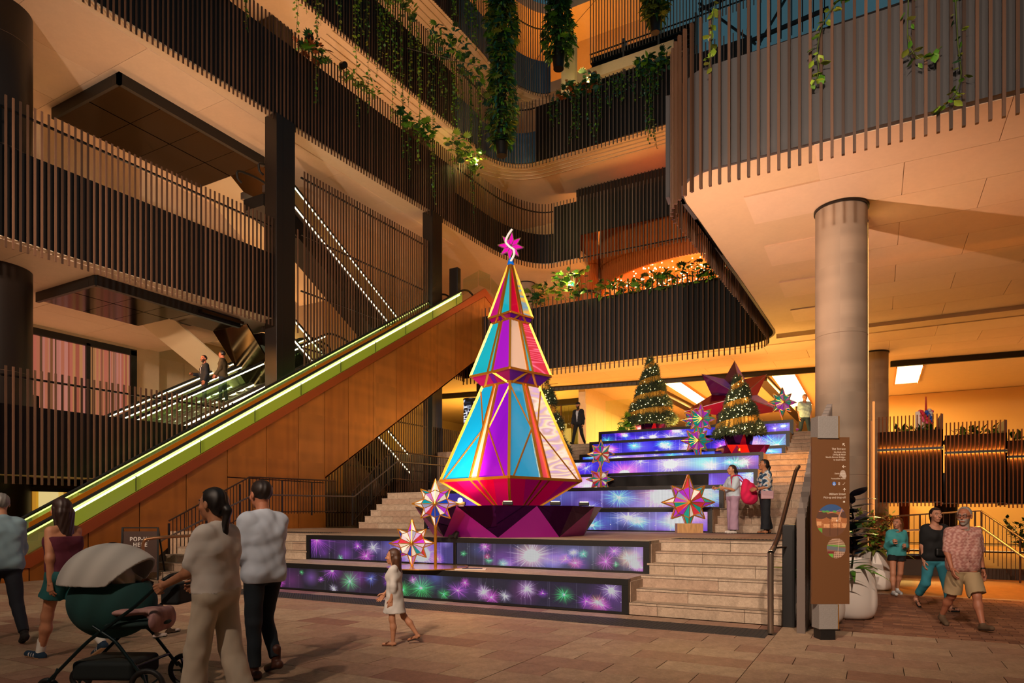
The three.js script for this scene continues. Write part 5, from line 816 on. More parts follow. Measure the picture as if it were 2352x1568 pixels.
  if (o.top) {
    const T = o.top, q0 = T.q || .008; const list = [...torso(q0, w * (T.wide || 1)), ...(T.sleeve ? arms.flatMap((a) => armF(a, (T.sq || .007), T.sleeve, T.cuff || .004)) : [])];
    if (T.dress) { const yb = T.dress; list.push(cone(up(0, .62, 0), V(hip.x, S(yb) + dy, hip.z), S(.07), S(T.flare || .13))); }
    const jf = join(list, S(.03)), nh = neckHole(S(T.neck || (T.collar ? .04 : .05)), T.nf || 0); const hem = S(T.hem || .5) + dy, neckY = S(T.top2 || 2);
    const hx = Math.tan(lean) * 0; const open = T.open;
    cloth(T.name || 'shirt', (x, y, z) => { let d = Math.max(jf(x, y, z) + wrinkle(x, y, z), nh(x, y, z), hem - y + hx); if (T.top2) d = Math.max(d, y - up(0, T.top2, 0).y); if (open) { const c = up(0, .72, .1); d = Math.max(d, S(open * Math.max(.15, 1 - Math.max(0, (c.y + S(.06) - y)) / S(.3))) - Math.max(Math.abs(x - c.x), S(.03) - (z - hip.z))); } return d; }, T.pat || C2(T.c, T.fold), [nk, hip, V(0, hem, 0), ...arms.flatMap((a) => T.sleeve > 1 ? [a.p, a.e, a.wr] : T.sleeve ? [a.p, a.e] : [a.p])], .13);
    if (T.collar) obj('collar', xform(new THREE.TorusGeometry(S(.036), S(.012), 6, 20).scale(1, 1, 1.5).rotateX(1.3), new THREE.Matrix4().setPosition(nk.x, nk.y + S(.004), nk.z + S(.004))), M(T.collar), P);
    if (T.under) cloth('shirt', ((f) => (x, y, z) => Math.max(f(x, y, z), nh(x, y, z), S(.5) + dy - y))(join(torso(.004), S(.02))), C2(T.under), [nk, hip], .13);
    if (T.buttons) { const g = []; for (let k = 0; k < 6; k++) { const p = up(0, .79 - k * .045, .08 + (o.belly || 0) * (k > 2 ? 1 : .3)); g.push(new THREE.SphereGeometry(S(.004), 6, 4).translate(p.x, p.y, p.z)); } obj('buttons', g, M(T.buttons), P); }
  }
  if (o.bottom) {
    const T = o.bottom; const list = [...legs.flatMap((l) => legF(l, T.q || .006, T.len, T.flare || 0, T.ww || 1)), cone(V(-S(.042 * w), S(.53) + dy, -.01), V(S(.042 * w), S(.53) + dy, -.01), S(.07 * w + .005), S(.07 * w + .005)), ...(T.skirt ? [cone(hip, V(0, S(T.skirt) + dy, 0), S(.08), S(T.sf || .11))] : [])];
    const jf = join(list, S(.012)), topY = S(o.top && !o.top.open && o.top.hem >= .46 ? Math.min(T.waist || .6, o.top.hem + .022) : T.waist || .6) + dy; const cuts = legs.map((l) => { const a = T.len <= 1 ? l.h : l.k, b = T.len <= 1 ? l.h.clone().lerp(l.k, T.len) : l.k.clone().lerp(l.an, T.len - 1), d = b.clone().sub(a).normalize(), e = b.clone(); return (x, y, z) => (x - e.x) * d.x + (y - e.y) * d.y + (z - e.z) * d.z; });
    cloth(T.name || 'trousers', (x, y, z) => { const c = cuts[x > 0 ? 0 : 1](x, y, z); return Math.max(jf(x, y, z) + wrinkle(x * .8, y * .7, z), y - topY, c > S(.12) ? -9 : c); }, T.pat || C2(T.c, T.fold), [hip, V(0, topY, 0), ...legs.flatMap((l) => T.len > 1 ? [l.k, l.an] : [l.k])], .12);
    if (T.belt) obj('belt', new THREE.TorusGeometry(S(.075 * w), S(.009), 6, 24).scale(1.3, 1, 1).rotateX(Math.PI / 2).translate(0, topY - S(.01), 0), M(T.belt), P);
  }
  if (o.shoes) for (const l of legs) {
    const t = toe(l), a = l.an, T = o.shoes; const heel = a.clone().add(V(0, -S(.026) * Math.cos(l.fa), -S(.022))); const list = T.sandal ? [cone(heel.clone().add(V(0, -S(.006), 0)), t.clone().add(V(0, -S(.01), 0)), S(.012), S(.014))] : [cone(heel, t.clone().add(V(0, -S(.002), 0)), S(.024), S(.017)), cone(a.clone().add(V(0, T.high ? S(.055) : 0, 0)), heel.clone().lerp(t, .25), S(.024), S(.023)), cone(heel.clone().lerp(t, .35), t, S(.023), S(.019))];
    const soleY = Math.min(heel.y, t.y) - S(.02), jf = join(list, S(.01)); const dir = t.clone().sub(heel).normalize();
    const sole = lin(T.sole || '#202020'), up2 = lin(T.c), str = T.stripe && lin(T.stripe);
    const tilt = (x, y, z) => y - (heel.y + (t.y - heel.y) * Math.max(0, Math.min(1, ((z - heel.z) * dir.z) / Math.max(.01, (t.z - heel.z))))) + S(.019);
    const [l2, h2] = boundsOf([a, t, heel, a.clone().add(V(0, T.high ? S(.06) : 0, 0))], S(.04)); obj('shoe', surf(l2, h2, .0065, (x, y, z) => Math.max(jf(x, y, z), -tilt(x, y, z) - .002), (x, y, z) => { if (tilt(x, y, z) < S(.009)) return sole; if (str && Math.sin((z - heel.z) * 190 / q) > .55 && tilt(x, y, z) > S(.012) && tilt(x, y, z) < S(.034) && z > heel.z + S(.03) && z < t.z - S(.02)) return str; return up2; }), T.gloss ? bodyMat : clothMat, P);
    if (T.sandal) obj('foot', surf(l2, h2, .007, join([cone(heel.clone().add(V(0, S(.008), 0)), t.clone().add(V(0, S(.004), 0)), S(.017), S(.013)), cone(a, heel.clone().lerp(t, .2), S(.02), S(.018))], S(.01)), skinC), bodyMat, P), obj('strap', [bar(heel.clone().lerp(t, .75).add(V(-S(.02), S(.01), 0)), heel.clone().lerp(t, .6).add(V(S(.02), S(.022), 0)), .012), bar(heel.clone().lerp(t, .75).add(V(S(.02), S(.01), 0)), heel.clone().lerp(t, .55).add(V(-S(.02), S(.022), 0)), .012)], M(T.c), P);
    if (T.sock) obj('sock', surf(...boundsOf([a, l.an.clone().lerp(l.k, .3)], S(.04)), .008, ((f) => f)(cone(a, l.an.clone().lerp(l.k, T.sock), S(.0245), S(.027))), C2(T.sockC || '#e8e4dc')), clothMat, P);
  }
  if (o.watch) { const a = arms[o.watch > 0 ? 0 : 1]; obj('watch', xform(new THREE.TorusGeometry(S(.0175), S(.006), 6, 16), new THREE.Matrix4().makeRotationFromQuaternion(new THREE.Quaternion().setFromUnitVectors(V(0, 0, 1), a.d2)).setPosition(a.wr.clone().addScaledVector(a.d2, -S(.012)))), mat.black, P); }
  P.updateMatrixWorld(true); A.P = P; A.dy = dy; A.S = S; A.nk = nk; A.toWorld = (v) => P.localToWorld(v.clone()); A.up = up;
  return A;
}
const floral = (base, cols, f = 30, th = .15) => { const b = lin(base), c = cols.map(lin); return (x, y, z) => { const n = Math.sin(x * f + Math.sin(y * f * .8) * 1.7) + Math.sin(y * f * 1.1 + Math.sin(z * f * .9 + x * 9) * 1.9) + Math.sin(z * f * 1.05 + x * f * .4); return n > th + .7 ? c[0] : n < -.8 ? c[1 % c.length] : n > .3 ? c[2 % c.length] : b; }; };
const walkA = { legL: { a: .38, k: .08, f: .15 }, legR: { a: -.3, k: .38 } }, walkB = { legL: { a: -.3, k: .38 }, legR: { a: .38, k: .08, f: .15 } };
const LEFT = -1.07, AWAY = -2.64, TOWARD = .5;
const people = {};
people.m1 = person('grey haired man in a light blue shirt walking off at the left edge', [-9.05, 0, -3.98], -1.75, { H: 1.76, ...walkA, hair: 'short', hairC: '#77736e', hairline: .075, skin: '#c08a68', lean: .1, armL: { f: -.15, o: .12, ff: .15 }, armR: { f: .1, o: .1, ff: .4 }, top: { c: '#86a2ad', sleeve: 1.15, hem: .49, wide: 1.05, cuff: .006 }, bottom: { c: '#161a24', len: 1.97, waist: .56 }, shoes: { c: '#1b1614' } });
people.w2 = person('long haired woman in a maroon off-shoulder top and teal shorts', [-7.5, 0, -3.86], -1.45, { H: 1.68, female: 1, legL: { a: .3, k: .05, f: .1 }, legR: { a: -.35, k: .45, f: -.6 }, hair: 'long', hairL: .34, hairC: '#2b1710', skin: '#c88a66', lean: .04, armL: { f: -.2, ff: .0 }, armR: { f: .4, ff: 1.0 }, top: { name: 'top', c: '#5e1f32', hem: .56, top2: .765, q: .004 }, bottom: { name: 'shorts', c: '#1f5f60', len: .5, flare: .022, waist: .6 }, shoes: { c: '#16324a', sole: '#d8b48a', stripe: '#e8e2d8', sock: .32 } });
people.w4 = person('woman in a white top and cream trousers pushing the stroller', [-4.36, 0, -3.31], -1.35, { H: 1.7, female: 1, legL: { a: .2, k: .1, f: .1 }, legR: { a: -.12, k: .2 }, hair: 'pony', hairC: '#17100d', skin: '#b9805e', armL: { f: .35, ff: 1.15, i: .05, grip: .9 }, armR: { f: .25, ff: 1.1, i: .05, grip: .9 }, top: { c: '#cfc8c0', sleeve: .75, sq: .009, hem: .53, wide: 1.02 }, bottom: { c: '#c4b8a4', len: 1.92, flare: .022, waist: .62, q: .008 }, shoes: { c: '#d8d0c4', sole: '#c8c0b4' } });
people.m5 = person('tall man in a pale blue shirt, dark trousers and brown boots', [-5.02, 0, -4.32], -1.7, { H: 1.82, legL: { a: -.02, k: .05, f: 0 }, legR: { a: .3, k: .7, f: -.35 }, hair: 'short', hairC: '#20140e', skin: '#b9785a', lean: .02, armL: { f: .1, ff: .6 }, armR: { f: .3, ff: 1.0 }, top: { c: '#c3cede', sleeve: 1.05, hem: .47, wide: 1.02, sq: .008 }, bottom: { c: '#141f28', len: 1.95, waist: .56 }, shoes: { c: '#4a2414', sole: '#1c100a', high: 1, gloss: 1 } });
people.g6 = person('small girl in a white dress and sandals crossing before the lowest platform', [-4.9, 0, -6.1], LEFT - .1, { H: 1.1, headK: 1.22, female: 1, w: .95, legL: { a: .05, k: .1, f: 0 }, legR: { a: -.35, k: .3 }, hair: 'long', hairL: .26, hairC: '#4a2c1a', skin: '#c48a68', armL: { f: -.1, ff: .2 }, armR: { f: .3, ff: .7 }, cell: .011, ccell: .011, top: { name: 'dress', c: '#cfcac4', sleeve: 1.3, hem: .33, dress: .33, flare: .12 }, shoes: { c: '#7a4a30', sandal: 1 } });
people.w7 = person('woman in pale blue top and lilac trousers raising a green phone', [-2.98, L1 + .002, -16.4], LEFT + .22, { H: 1.62, female: 1, w: 1.08, legL: { a: .05, k: .03, f: 0, s: .02 }, legR: { a: -.05, k: .05, f: 0, s: .03 }, hair: 'pony', hairC: '#2a1810', skin: '#c08863', yaw: -.05, armL: { f: .35, ff: 1.75, i: .12, grip: .8 }, armR: { f: .5, ff: 1.7, i: .1, grip: .8 }, top: { c: '#b8ccdc', sleeve: .8, hem: .53, cuff: .012, neck: .056 }, bottom: { c: '#a488a0', len: 1.97, flare: .036, waist: .6, q: .01, ww: 1.05 }, shoes: { c: '#d8d0c8', sole: '#e8e4dc' }, lips: '#a8483c' });
people.w8 = person('dark haired woman in a blue and white patterned shirt and black trousers', [-2.26, L1 + .002, -16.45], LEFT - .02, { H: 1.73, female: 1, w: 1.08, legL: { a: .06, k: .03, f: 0, s: .05 }, legR: { a: -.12, k: .06, f: 0, s: .05 }, hair: 'pony', hairC: '#0c0a0a', skin: '#a8704c', pitch: -.12, armL: { f: .1, ff: 1.35, i: .15, grip: .7 }, armR: { f: .15, ff: 1.4, i: .2, grip: .8 }, top: { pat: floral('#c9cfd2', ['#1e3a56', '#c0a890', '#5f88a4'], 44), sleeve: .8, hem: .53, sq: .014, wide: 1.0, cuff: .01 }, bottom: { c: '#10151d', len: 1.95, flare: .03, waist: .6, q: .008 }, shoes: { c: '#151212', sandal: 1 }, watch: 1 });
people.m9 = person('grey haired man in a pale blue short sleeved shirt at the top of the stairs', [-2.42, L4, -28.25], TOWARD - .05, { H: 1.76, ...walkA, hair: 'short', hairC: '#9a948c', hairline: .08, skin: '#bd8363', cell: .018, fine: .0065, belly: .01, w: 1.06, armL: { f: .05, ff: .35 }, armR: { f: -.05, ff: .2 }, top: { c: '#9fbcc4', sleeve: .8, hem: .48, sq: .01, wide: 1.02, buttons: '#e0e8e8' }, bottom: { c: '#1d3442', len: 1.96, waist: .56 }, shoes: { c: '#2a1c14' } });
people.m10 = person('man in a dark cap and long dark coat walking past the pale wall', [-11.02, L4, -25.95], TOWARD - .55, { H: 1.8, ...walkB, hair: 'short', hairC: '#1a1310', cap: '#15151a', beard: '#2a1a14', skin: '#b87c5c', cell: .018, fine: .0065, armL: { f: -.15, ff: .1 }, armR: { f: .15, ff: .4 }, top: { name: 'coat', c: '#1c1c24', sleeve: 1.9, hem: .4, sq: .01, open: .035, under: '#c8c8d0', wide: 1.05 }, bottom: { c: '#121318', len: 1.97, waist: .56 }, shoes: { c: '#100e0e' } });
people.m11 = person('man in a navy jacket and white shirt riding the escalator', [-20.35, 5.28, -15.0], -.35, { H: 1.76, legL: { a: .1, k: .15, f: 0 }, legR: { a: -.05, k: .05, f: 0 }, hair: 'short', hairC: '#140d0a', beard: '#3a2218', skin: '#b86a4a', yaw: .4, cell: .018, fine: .0065, armL: { f: .0, ff: .3 }, armR: { f: .25, ff: 1.5, i: .1, grip: .8 }, top: { name: 'jacket', c: '#14161e', sleeve: 1.9, hem: .47, open: .04, under: '#c8c0c8', wide: 1.05, sq: .01 }, bottom: { c: '#15171e', len: 1.97, waist: .56 }, shoes: { c: '#100e0e' } });
people.m12 = person('taller man in an olive tweed jacket riding the escalator, seen from behind', [-20.05, 5.49, -15.5], -.95, { H: 1.78, legL: { a: .1, k: .1, f: 0 }, legR: { a: -.08, k: .06, f: 0 }, hair: 'short', hairC: '#170f0b', skin: '#b86a4a', yaw: -.2, cell: .018, fine: .0065, armL: { f: .15, ff: .6 }, armR: { f: .1, ff: .9 }, top: { name: 'jacket', c: '#4a3a22', sleeve: 1.9, hem: .45, wide: 1.03, sq: .01 }, bottom: { c: '#20242c', len: 1.97, waist: .56 }, shoes: { c: '#1a1210' } });
people.m13 = person('person in a white shirt half hidden behind the lowest slat screen', [-21.6, 3.2, -13.6], -.2, { H: 1.74, hair: 'short', hairC: '#17100c', skin: '#b06848', cell: .018, fine: .007, armL: { f: .3, ff: 1.3 }, armR: { f: .1, ff: .5 }, top: { c: '#b8b4c0', sleeve: 1.3, hem: .5 }, bottom: { c: '#1a1c22', len: 1.97 }, shoes: { c: '#111' } });
people.g14 = person('girl in a teal hoodie and black shorts jogging towards the viewer', [.36, 0, -14.5], TOWARD - .1, { H: 1.46, headK: 1.08, female: 1, legL: { a: -.14, k: .3 }, legR: { a: .12, k: .02, f: .05 }, hair: 'long', hairL: .16, hairC: '#5a3418', skin: '#b98062', yaw: -.9, w: .98, armL: { f: .0, ff: 1.7, i: .45, grip: 1 }, armR: { f: -.1, ff: 2.0, i: .0, grip: 1 }, top: { name: 'hoodie', c: '#3d9296', sleeve: 1.95, hem: .5, wide: 1.0, sq: .014, collar: '#3a8a8e' }, bottom: { name: 'shorts', c: '#0c0d10', len: .32, flare: .012, waist: .58 }, shoes: { c: '#c8ccd0', sole: '#e0e0e0' } });
people.w15 = person('woman in a black top and cropped blue jeans walking beside the man in pink', [.84, 0, -12.55], TOWARD - .08, { H: 1.62, female: 1, w: 1.07, ...walkA, legR: { a: -.25, k: .55 }, hair: 'pony', hairC: '#1c1210', skin: '#b98268', armL: { f: .05, ff: .2 }, armR: { f: -.05, ff: .1 }, top: { c: '#0e0e10', sleeve: .7, hem: .48, neck: .07, sq: .009, wide: 1.0 }, bottom: { name: 'jeans', c: '#2f7f90', len: 1.72, flare: .008, waist: .58 }, shoes: { c: '#17120f', sandal: 1 } });
people.m16 = person('grey haired man with glasses in a pink patterned shirt and khaki shorts', [1.03, 0, -10.65], TOWARD - .1, { H: 1.6, w: 1.1, belly: .014, ...walkA, legR: { a: -.22, k: .45 }, hair: 'short', hairC: '#8a857e', hairline: .07, beard: '#9a8f86', glasses: 1, skin: '#a86a4e', yaw: -.75, headK: 1.12, armL: { f: -.05, o: .2, ff: .15, i: -.08 }, armR: { f: .2, o: .2, ff: .45 }, top: { pat: floral('#b58276', ['#9c6660', '#c29a90', '#a8746a'], 130, .1), sleeve: .85, hem: .46, sq: .011, wide: 1.0, collar: '#b07a70', buttons: '#7a4a44' }, bottom: { name: 'shorts', c: '#a08a68', len: .92, flare: .022, waist: .56, q: .01 }, shoes: { c: '#5a4632', sole: '#3a2a1c' }, watch: 1 });
// ---- what they carry
function slung(name, label, cat, A, cx, cy, cz, make) { const p = A.toWorld(V(cx, cy, cz)); const t = thing(name, label, cat, [p.x, p.y, p.z], A.P.rotation.y); make(t); return t; }
slung('shoulder_bag', 'bright pink slouchy shoulder bag on the woman with the green phone', 'bag', people.w7, .2, .98, -.3, (t) => { const f = join([ell(0, 0, 0, .13, .24, .2), ell(0, -.14, -.03, .13, .16, .2), ell(0, .16, .08, .07, .16, .09)], .06), c = lin('#c8104c'); obj('bag', surf([-.2, -.36, -.3], [.2, .4, .3], .012, (x, y, z) => f(x, y, z) + Math.sin(y * 40 + z * 30) * .003, (x, y, z) => c.map((k) => k * (.85 + .3 * Math.abs(Math.sin(z * 24 + y * 9))))), clothMat, t); obj('strap', tube([V(-.02, .22, .14), V(-.04, .36, .3), V(-.06, .38, .38), V(-.06, .3, .42), V(-.03, .05, .42)], .014, 6), M('#b01048', { roughness: .8 }), t); obj('strap', tube([V(0, .24, .1), V(-.03, .38, .22), V(-.06, .39, .34)], .014, 6), M('#b01048', { roughness: .8 }), t); });
const phone = (label, A, k, c, dir) => { const a = A.arms[k], p = A.toWorld(a.wr.clone().addScaledVector(a.d2, .1).addScaledVector(a.n2, .035)); const t = thing('phone', label, 'phone', [p.x, p.y, p.z], A.P.rotation.y); const g = rbox(.075, .155, .012, .005).rotateX(dir); obj('case', g, M(c, { roughness: .4 }), t); obj('screen', new THREE.PlaneGeometry(.066, .14).rotateY(Math.PI).translate(0, 0, -.0068).rotateX(dir), M('#101418', { roughness: .1 }), t); obj('camera_bump', box(.025, .025, .004, .018, .05, .007).rotateX(dir), M('#c89038', { roughness: .3 }), t); };
phone('green phone case held up by the woman with the pink bag', people.w7, 0, '#2fa886', -.5); phone('dark phone held low by the woman in the patterned shirt', people.w8, 1, '#2a1c18', -1.0); phone('small phone held by the man in the navy jacket', people.m11, 1, '#181818', -.7);
slung('handbag', 'small dusty pink flap handbag hanging at the hip over black trousers', 'bag', people.w8, .2, .9, .02, (t) => { t.rotation.y += 1.25; const m = M('#b08a94', { roughness: .5 }); obj('bag', rbox(.28, .19, .08, .02), m, t); obj('flap', facet([V(-.14, .095, .046), V(.14, .095, .046), V(.12, -.02, .046), V(-.1, .0, .046)].reverse(), .008), M('#a07a86', { roughness: .45 }), t); obj('strap', tube([V(-.12, .08, 0), V(-.1, .4, -.05), V(-.02, .56, -.1)], .006, 5), m, t); });
slung('belt_bag', 'black belt bag at the waist of the woman in the black top', 'bag', people.w15, .03, .93, .16, (t) => { obj('bag', rbox(.22, .13, .07, .03), M('#0a0a0b', { roughness: .5 }), t); obj('zip', box(.16, .005, .004, 0, .035, .037), mat.steel, t); });
// ---- the stroller and its baby
{
  const ry = LEFT - .02, t = thing('stroller', 'baby stroller with a white canopy and dark frame pushed towards the left', 'stroller', [-5.52, 0, -3.27], ry); // local +z: travel, to the left
  const fr = M('#12282a', { roughness: .4, metalness: .4 }), tube2 = (pts, r = .014) => tube(pts, r, 7, 24, .2);
  for (const s of [-1, 1]) { obj('frame_tube', tube2([V(s * .25, .2, -.36), V(s * .25, .5, -.12), V(s * .25, .62, .06)]), fr, t); obj('frame_tube', tube2([V(s * .25, .18, .42), V(s * .25, .5, .1), V(s * .25, .78, -.28), V(s * .25, 1.0, -.52)]), fr, t); }
  obj('push_bar', tube2([V(-.25, .98, -.5), V(-.22, 1.02, -.55), V(0, 1.03, -.56), V(.22, 1.02, -.55), V(.25, .98, -.5)], .018), mat.rubber, t); obj('cross_bar', rod(V(-.25, .3, -.28), V(.25, .3, -.28), .013), fr, t);
  for (const [x, z, r] of [[-.29, -.4, .15], [.29, -.4, .15], [-.2, .46, .1], [.2, .46, .1]]) { const w = new THREE.Group(); w.name = 'wheel'; w.position.set(x, r, z); t.add(w); obj('tyre', new THREE.TorusGeometry(r - .022, .022, 8, 24).rotateY(Math.PI / 2), mat.rubber, w); const sp = [new THREE.CylinderGeometry(.03, .03, .05, 10).rotateZ(Math.PI / 2)]; for (let k = 0; k < 5; k++) sp.push(bar(V(0, 0, 0), V(0, Math.sin(k * 1.257) * (r - .03), Math.cos(k * 1.257) * (r - .03)), .014)); obj('hub', sp, fr, w); obj('fork', [bar(V(0, 0, 0), V(x > 0 ? -.05 : .05, .16 - (r > .12 ? .08 : 0), r > .12 ? .04 : -.05), .022)], fr, t).position.set(x, r, z); }
  const fab = (f, l, h, c, n) => obj(n, surf(l, h, .013, f, (x, y, z) => lin(c).map((k) => k * (.92 + .12 * Math.sin(z * 30 + y * 12)))), clothMat, t);
  fab(((a) => (x, y, z) => Math.max(Math.abs(a(x, y, z)) - .012, .93 - y + Math.max(0, -.05 - z) * 1.0, -.34 - z))(ell(0, .9, .06, .28, .36, .42)), [-.34, .85, -.42], [.34, 1.32, .56], '#c9c5bd', 'canopy');
  fab(((a) => (x, y, z) => Math.max(Math.max(a(x, y, z), -(a(x, y, z) + .03)), y - .95))(ell(0, .78, .06, .24, .3, .36)), [-.3, .4, -.4], [.3, 1, .5], '#1d4a48', 'seat_shell');
  fab(join([ell(0, .62, -.12, .22, .06, .3)], .02), [-.3, .5, -.5], [.3, .75, .25], '#16302f', 'leg_rest');
  obj('storage_basket', rbox(.42, .16, .5, .04, 0, .25, .02), M('#101c1e', { roughness: .8 }), t); obj('parent_tray', rbox(.3, .17, .16, .03, 0, .86, -.5), M('#1d2226', { roughness: .8 }), t);
  const wp = (x, y, z) => { t.updateMatrixWorld(true); return t.localToWorld(V(x, y, z)); };
  const bp = wp(0, .68, -.1); person('baby in a white top sitting in the stroller under the canopy', [bp.x, bp.y - .18, bp.z], ry + Math.PI, { H: .78, headK: 1.45, w: 1.25, cell: .012, ccell: .01, fine: .006, lean: -.35, legL: { a: 1.4, k: .9, s: .15, f: .2 }, legR: { a: 1.4, k: 1.0, s: .15, f: .2 }, hair: 'short', hairC: '#2a1810', skin: '#b98264', armL: { f: .6, ff: 1.2 }, armR: { f: .4, ff: 1.0 }, top: { c: '#c8c0b8', sleeve: 1.7, hem: .48 }, bottom: { c: '#b08a86', len: 1.6 }, shoes: { c: '#c8b8b0' } });
  const b = wp(0, .74, -.12), bl = thing('blanket', 'pale pink blanket over the baby in the stroller', 'blanket', [b.x, b.y, b.z], ry); const bf = join([ell(0, -.02, 0, .23, .05, .22), ell(0, -.1, -.24, .2, .1, .05)], .06); obj('cloth', surf([-.3, -.25, -.35], [.3, .12, .3], .012, (x, y, z) => bf(x, y, z) + Math.sin(x * 26 + z * 18) * .006, (x, y, z) => lin(Math.sin(x * 60) > .2 ? '#b88f88' : '#a87e7c')), clothMat, bl);
}
// ---- the board sign and the bent bronze rail before it
{
  const t = thing('board_sign', 'brown pop-up board with white lettering in a black A-frame', 'sign', [-15.05, 0, -9.35], TH + .06); const c = document.createElement('canvas'); c.width = 512; c.height = 640; const g = c.getContext('2d'); g.fillStyle = '#4a342b'; g.fillRect(0, 0, 512, 640); g.fillStyle = '#e2dcd4'; g.textAlign = 'center'; g.font = 'bold 92px sans-serif'; g.fillText('POP-UP', 256, 150); g.fillText('HERE', 256, 240); g.font = '34px serif'; g.fillText('PopHub.com.au', 256, 540); const tx = new THREE.CanvasTexture(c); tx.colorSpace = THREE.SRGBColorSpace;
  obj('panel', box(.76, .95, .02, .05, .66, 0), M('#4a342b'), t); obj('printed_face', new THREE.PlaneGeometry(.75, .94).translate(.05, .66, .0115), M('#ffffff', { map: tx, roughness: .45 }), t); for (const s of [-1, 1]) obj('leg', bar(V(s * .42 + .05, 0, .05), V(s * .4 + .05, 1.22, 0), .035), mat.black, t); obj('top_bar', bar(V(-.37, 1.22, 0), V(.46, 1.22, 0), .03), mat.black, t); for (const s of [-1, 1]) obj('rear_leg', bar(V(s * .42 + .05, 0, -.35), V(s * .4 + .05, 1.2, -.01), .03), mat.black, t);
  const r = thing('bent_rail', 'bronze tube rail bent to the ground in front of the brown board', 'handrail', [-14.2, 0, -8.95], TH); obj('tube', tube([V(0, 0, 0), V(-.02, .85, 0), V(.05, .98, -.02), V(.35, 1.02, -.15), V(.9, 1.05, -.6)], .035, 10, 40, .25), M('#a87a58', { roughness: .3, metalness: .75 }), r); obj('foot', cyl(.07, .07, .01, 0, .005, 0), mat.bronze, r);
}
// ================================================================ decorated trees, the big star, the lounge, plants
function xmasTree(label, x, y, z, R, Ht, turns, plinth) {
  const t = thing('decorated_tree', label, 'Christmas tree', [x, y, z], TH); const base = plinth ? .0 : 0;
  const pm = M('#4a0a55', { roughness: .12, metalness: .85 }), pr = M('#c0103a', { roughness: .2, metalness: .4 });
  // faceted pot
  const n = 8, p = (r, k, yy) => V(Math.sin(k / n * 6.283) * r, yy, Math.cos(k / n * 6.283) * r);
  for (let k = 0; k < n; k++) { obj('pot_facet', facet([p(R * .5, k - .5, -.45), p(R * .5, k + .5, -.45), p(R * .72, k, .12)], .01), k % 3 ? pm : pr, t); obj('pot_facet', facet([p(R * .72, k, .12), p(R * .5, k + .5, -.45), p(R * .72, k + 1, .12)], .01), pm, t); }
  obj('trunk', rod(V(0, -.3, 0), V(0, Ht * .96, 0), .07, 8, .02), M('#3a2416'), t);
  obj('core', new THREE.ConeGeometry(R * .72, Ht * .94, 24).translate(0, Ht * .47, 0), M('#0d180c', { roughness: 1 }), t);
  const band = (a) => { const s = a; return s; };
  const sprig = merge([0, 1, 2, 3, 4].map((k) => new THREE.ConeGeometry(.016, .17, 3).translate(0, .085, 0).rotateX(.75).rotateY(k * 1.257)).concat([new THREE.ConeGeometry(.014, .2, 3).translate(0, .1, 0)]));
  const N = Math.round(4200 * R), im = new THREE.InstancedMesh(sprig, M('#ffffff', { roughness: .8 }), N), bulbs = [], d = new THREE.Object3D(), c = new THREE.Color();
  const rib = (yy, a) => { const ph = (yy / Ht - .06) / .94 * turns - ((a + 3.1416) / 6.283) % 1; return Math.abs(ph - Math.round(ph)); };
  const prof = (k) => R * (1 - k) * (1 + .06 * Math.sin(k * turns * 6.283 * 1.0)) + .03;
  let i = 0, guard = 0;
  while (i < N && guard++ < N * 6) { const k = 1 - Math.sqrt(rnd()), a = rnd() * 6.283, yy = k * Ht; if (rib(yy, a) < .2 && rnd() > .12) continue; const r = prof(k) * rr(.78, 1.0); d.position.set(Math.sin(a) * r, yy, Math.cos(a) * r); d.rotation.set(0, 0, 0); d.rotateY(a); d.rotateX(rr(.5, 2.0)); d.rotateY(rr(0, 3)); d.scale.setScalar(rr(.7, 1.15) * (.75 + .4 * R)); d.updateMatrix(); im.setMatrixAt(i, d.matrix); c.setHSL(.27 + rr(-.03, .03), rr(.25, .42), rr(.06, .13)); im.setColorAt(i, c); if (i % 9 === 0) bulbs.push([Math.sin(a) * (r + .07), yy + .03, Math.cos(a) * (r + .07)]); i++; }
  im.count = i; im.name = 'foliage'; im.userData.kind = 'stuff'; im.castShadow = im.receiveShadow = true; t.add(im);
  const bm = new THREE.InstancedMesh(new THREE.IcosahedronGeometry(.017, 0), mat.bulb, bulbs.length), m4 = new THREE.Matrix4(); bulbs.forEach((b, k) => bm.setMatrixAt(k, m4.makeTranslation(...b))); bm.name = 'fairy_lights'; bm.userData.kind = 'stuff'; t.add(bm);
  // gold ribbon, one part per turn, pleated
  for (let turn = 0; turn < turns; turn++) {
    const ps = [], ix = [], S = 60; for (let s = 0; s <= S; s++) { const a0 = s / S * 6.283, a = a0 + 3.1416, k = Math.min(.985, .06 + .94 * (turn + a0 / 6.283) / turns), yy = k * Ht, h = Math.min(.22 * R + .07, Ht / turns * .22), r = prof(k) * 1.0 + (s % 2 ? .03 : 0) + .02; for (const u of [-1, 1]) { const rr2 = r - u * h * .25 * R / Ht * 2; ps.push(Math.sin(a) * rr2, yy + u * h, Math.cos(a) * rr2); } if (s) { const b = s * 2; ix.push(b - 2, b, b - 1, b, b + 1, b - 1); } }
    const g = new THREE.BufferGeometry(); g.setAttribute('position', new THREE.Float32BufferAttribute(ps, 3)); g.setAttribute('uv', new THREE.Float32BufferAttribute(new Float32Array(ps.length / 3 * 2), 2)); g.setIndex(ix); const q = g.toNonIndexed(); q.computeVertexNormals(); obj('ribbon', q, mat.ribbon, t);
  }
  return t;
}
mat.ribbon = M('#f0b848', { roughness: .35, metalness: .5, side: THREE.DoubleSide });
xmasTree('left decorated tree with gold ribbon on the topmost platform', -8.28, 5.3, -27.3, 1.0, 2.85, 4);
xmasTree('right decorated tree with gold ribbon in front of the huge purple star', -3.91, 4.1, -22.6, .74, 1.98, 3);
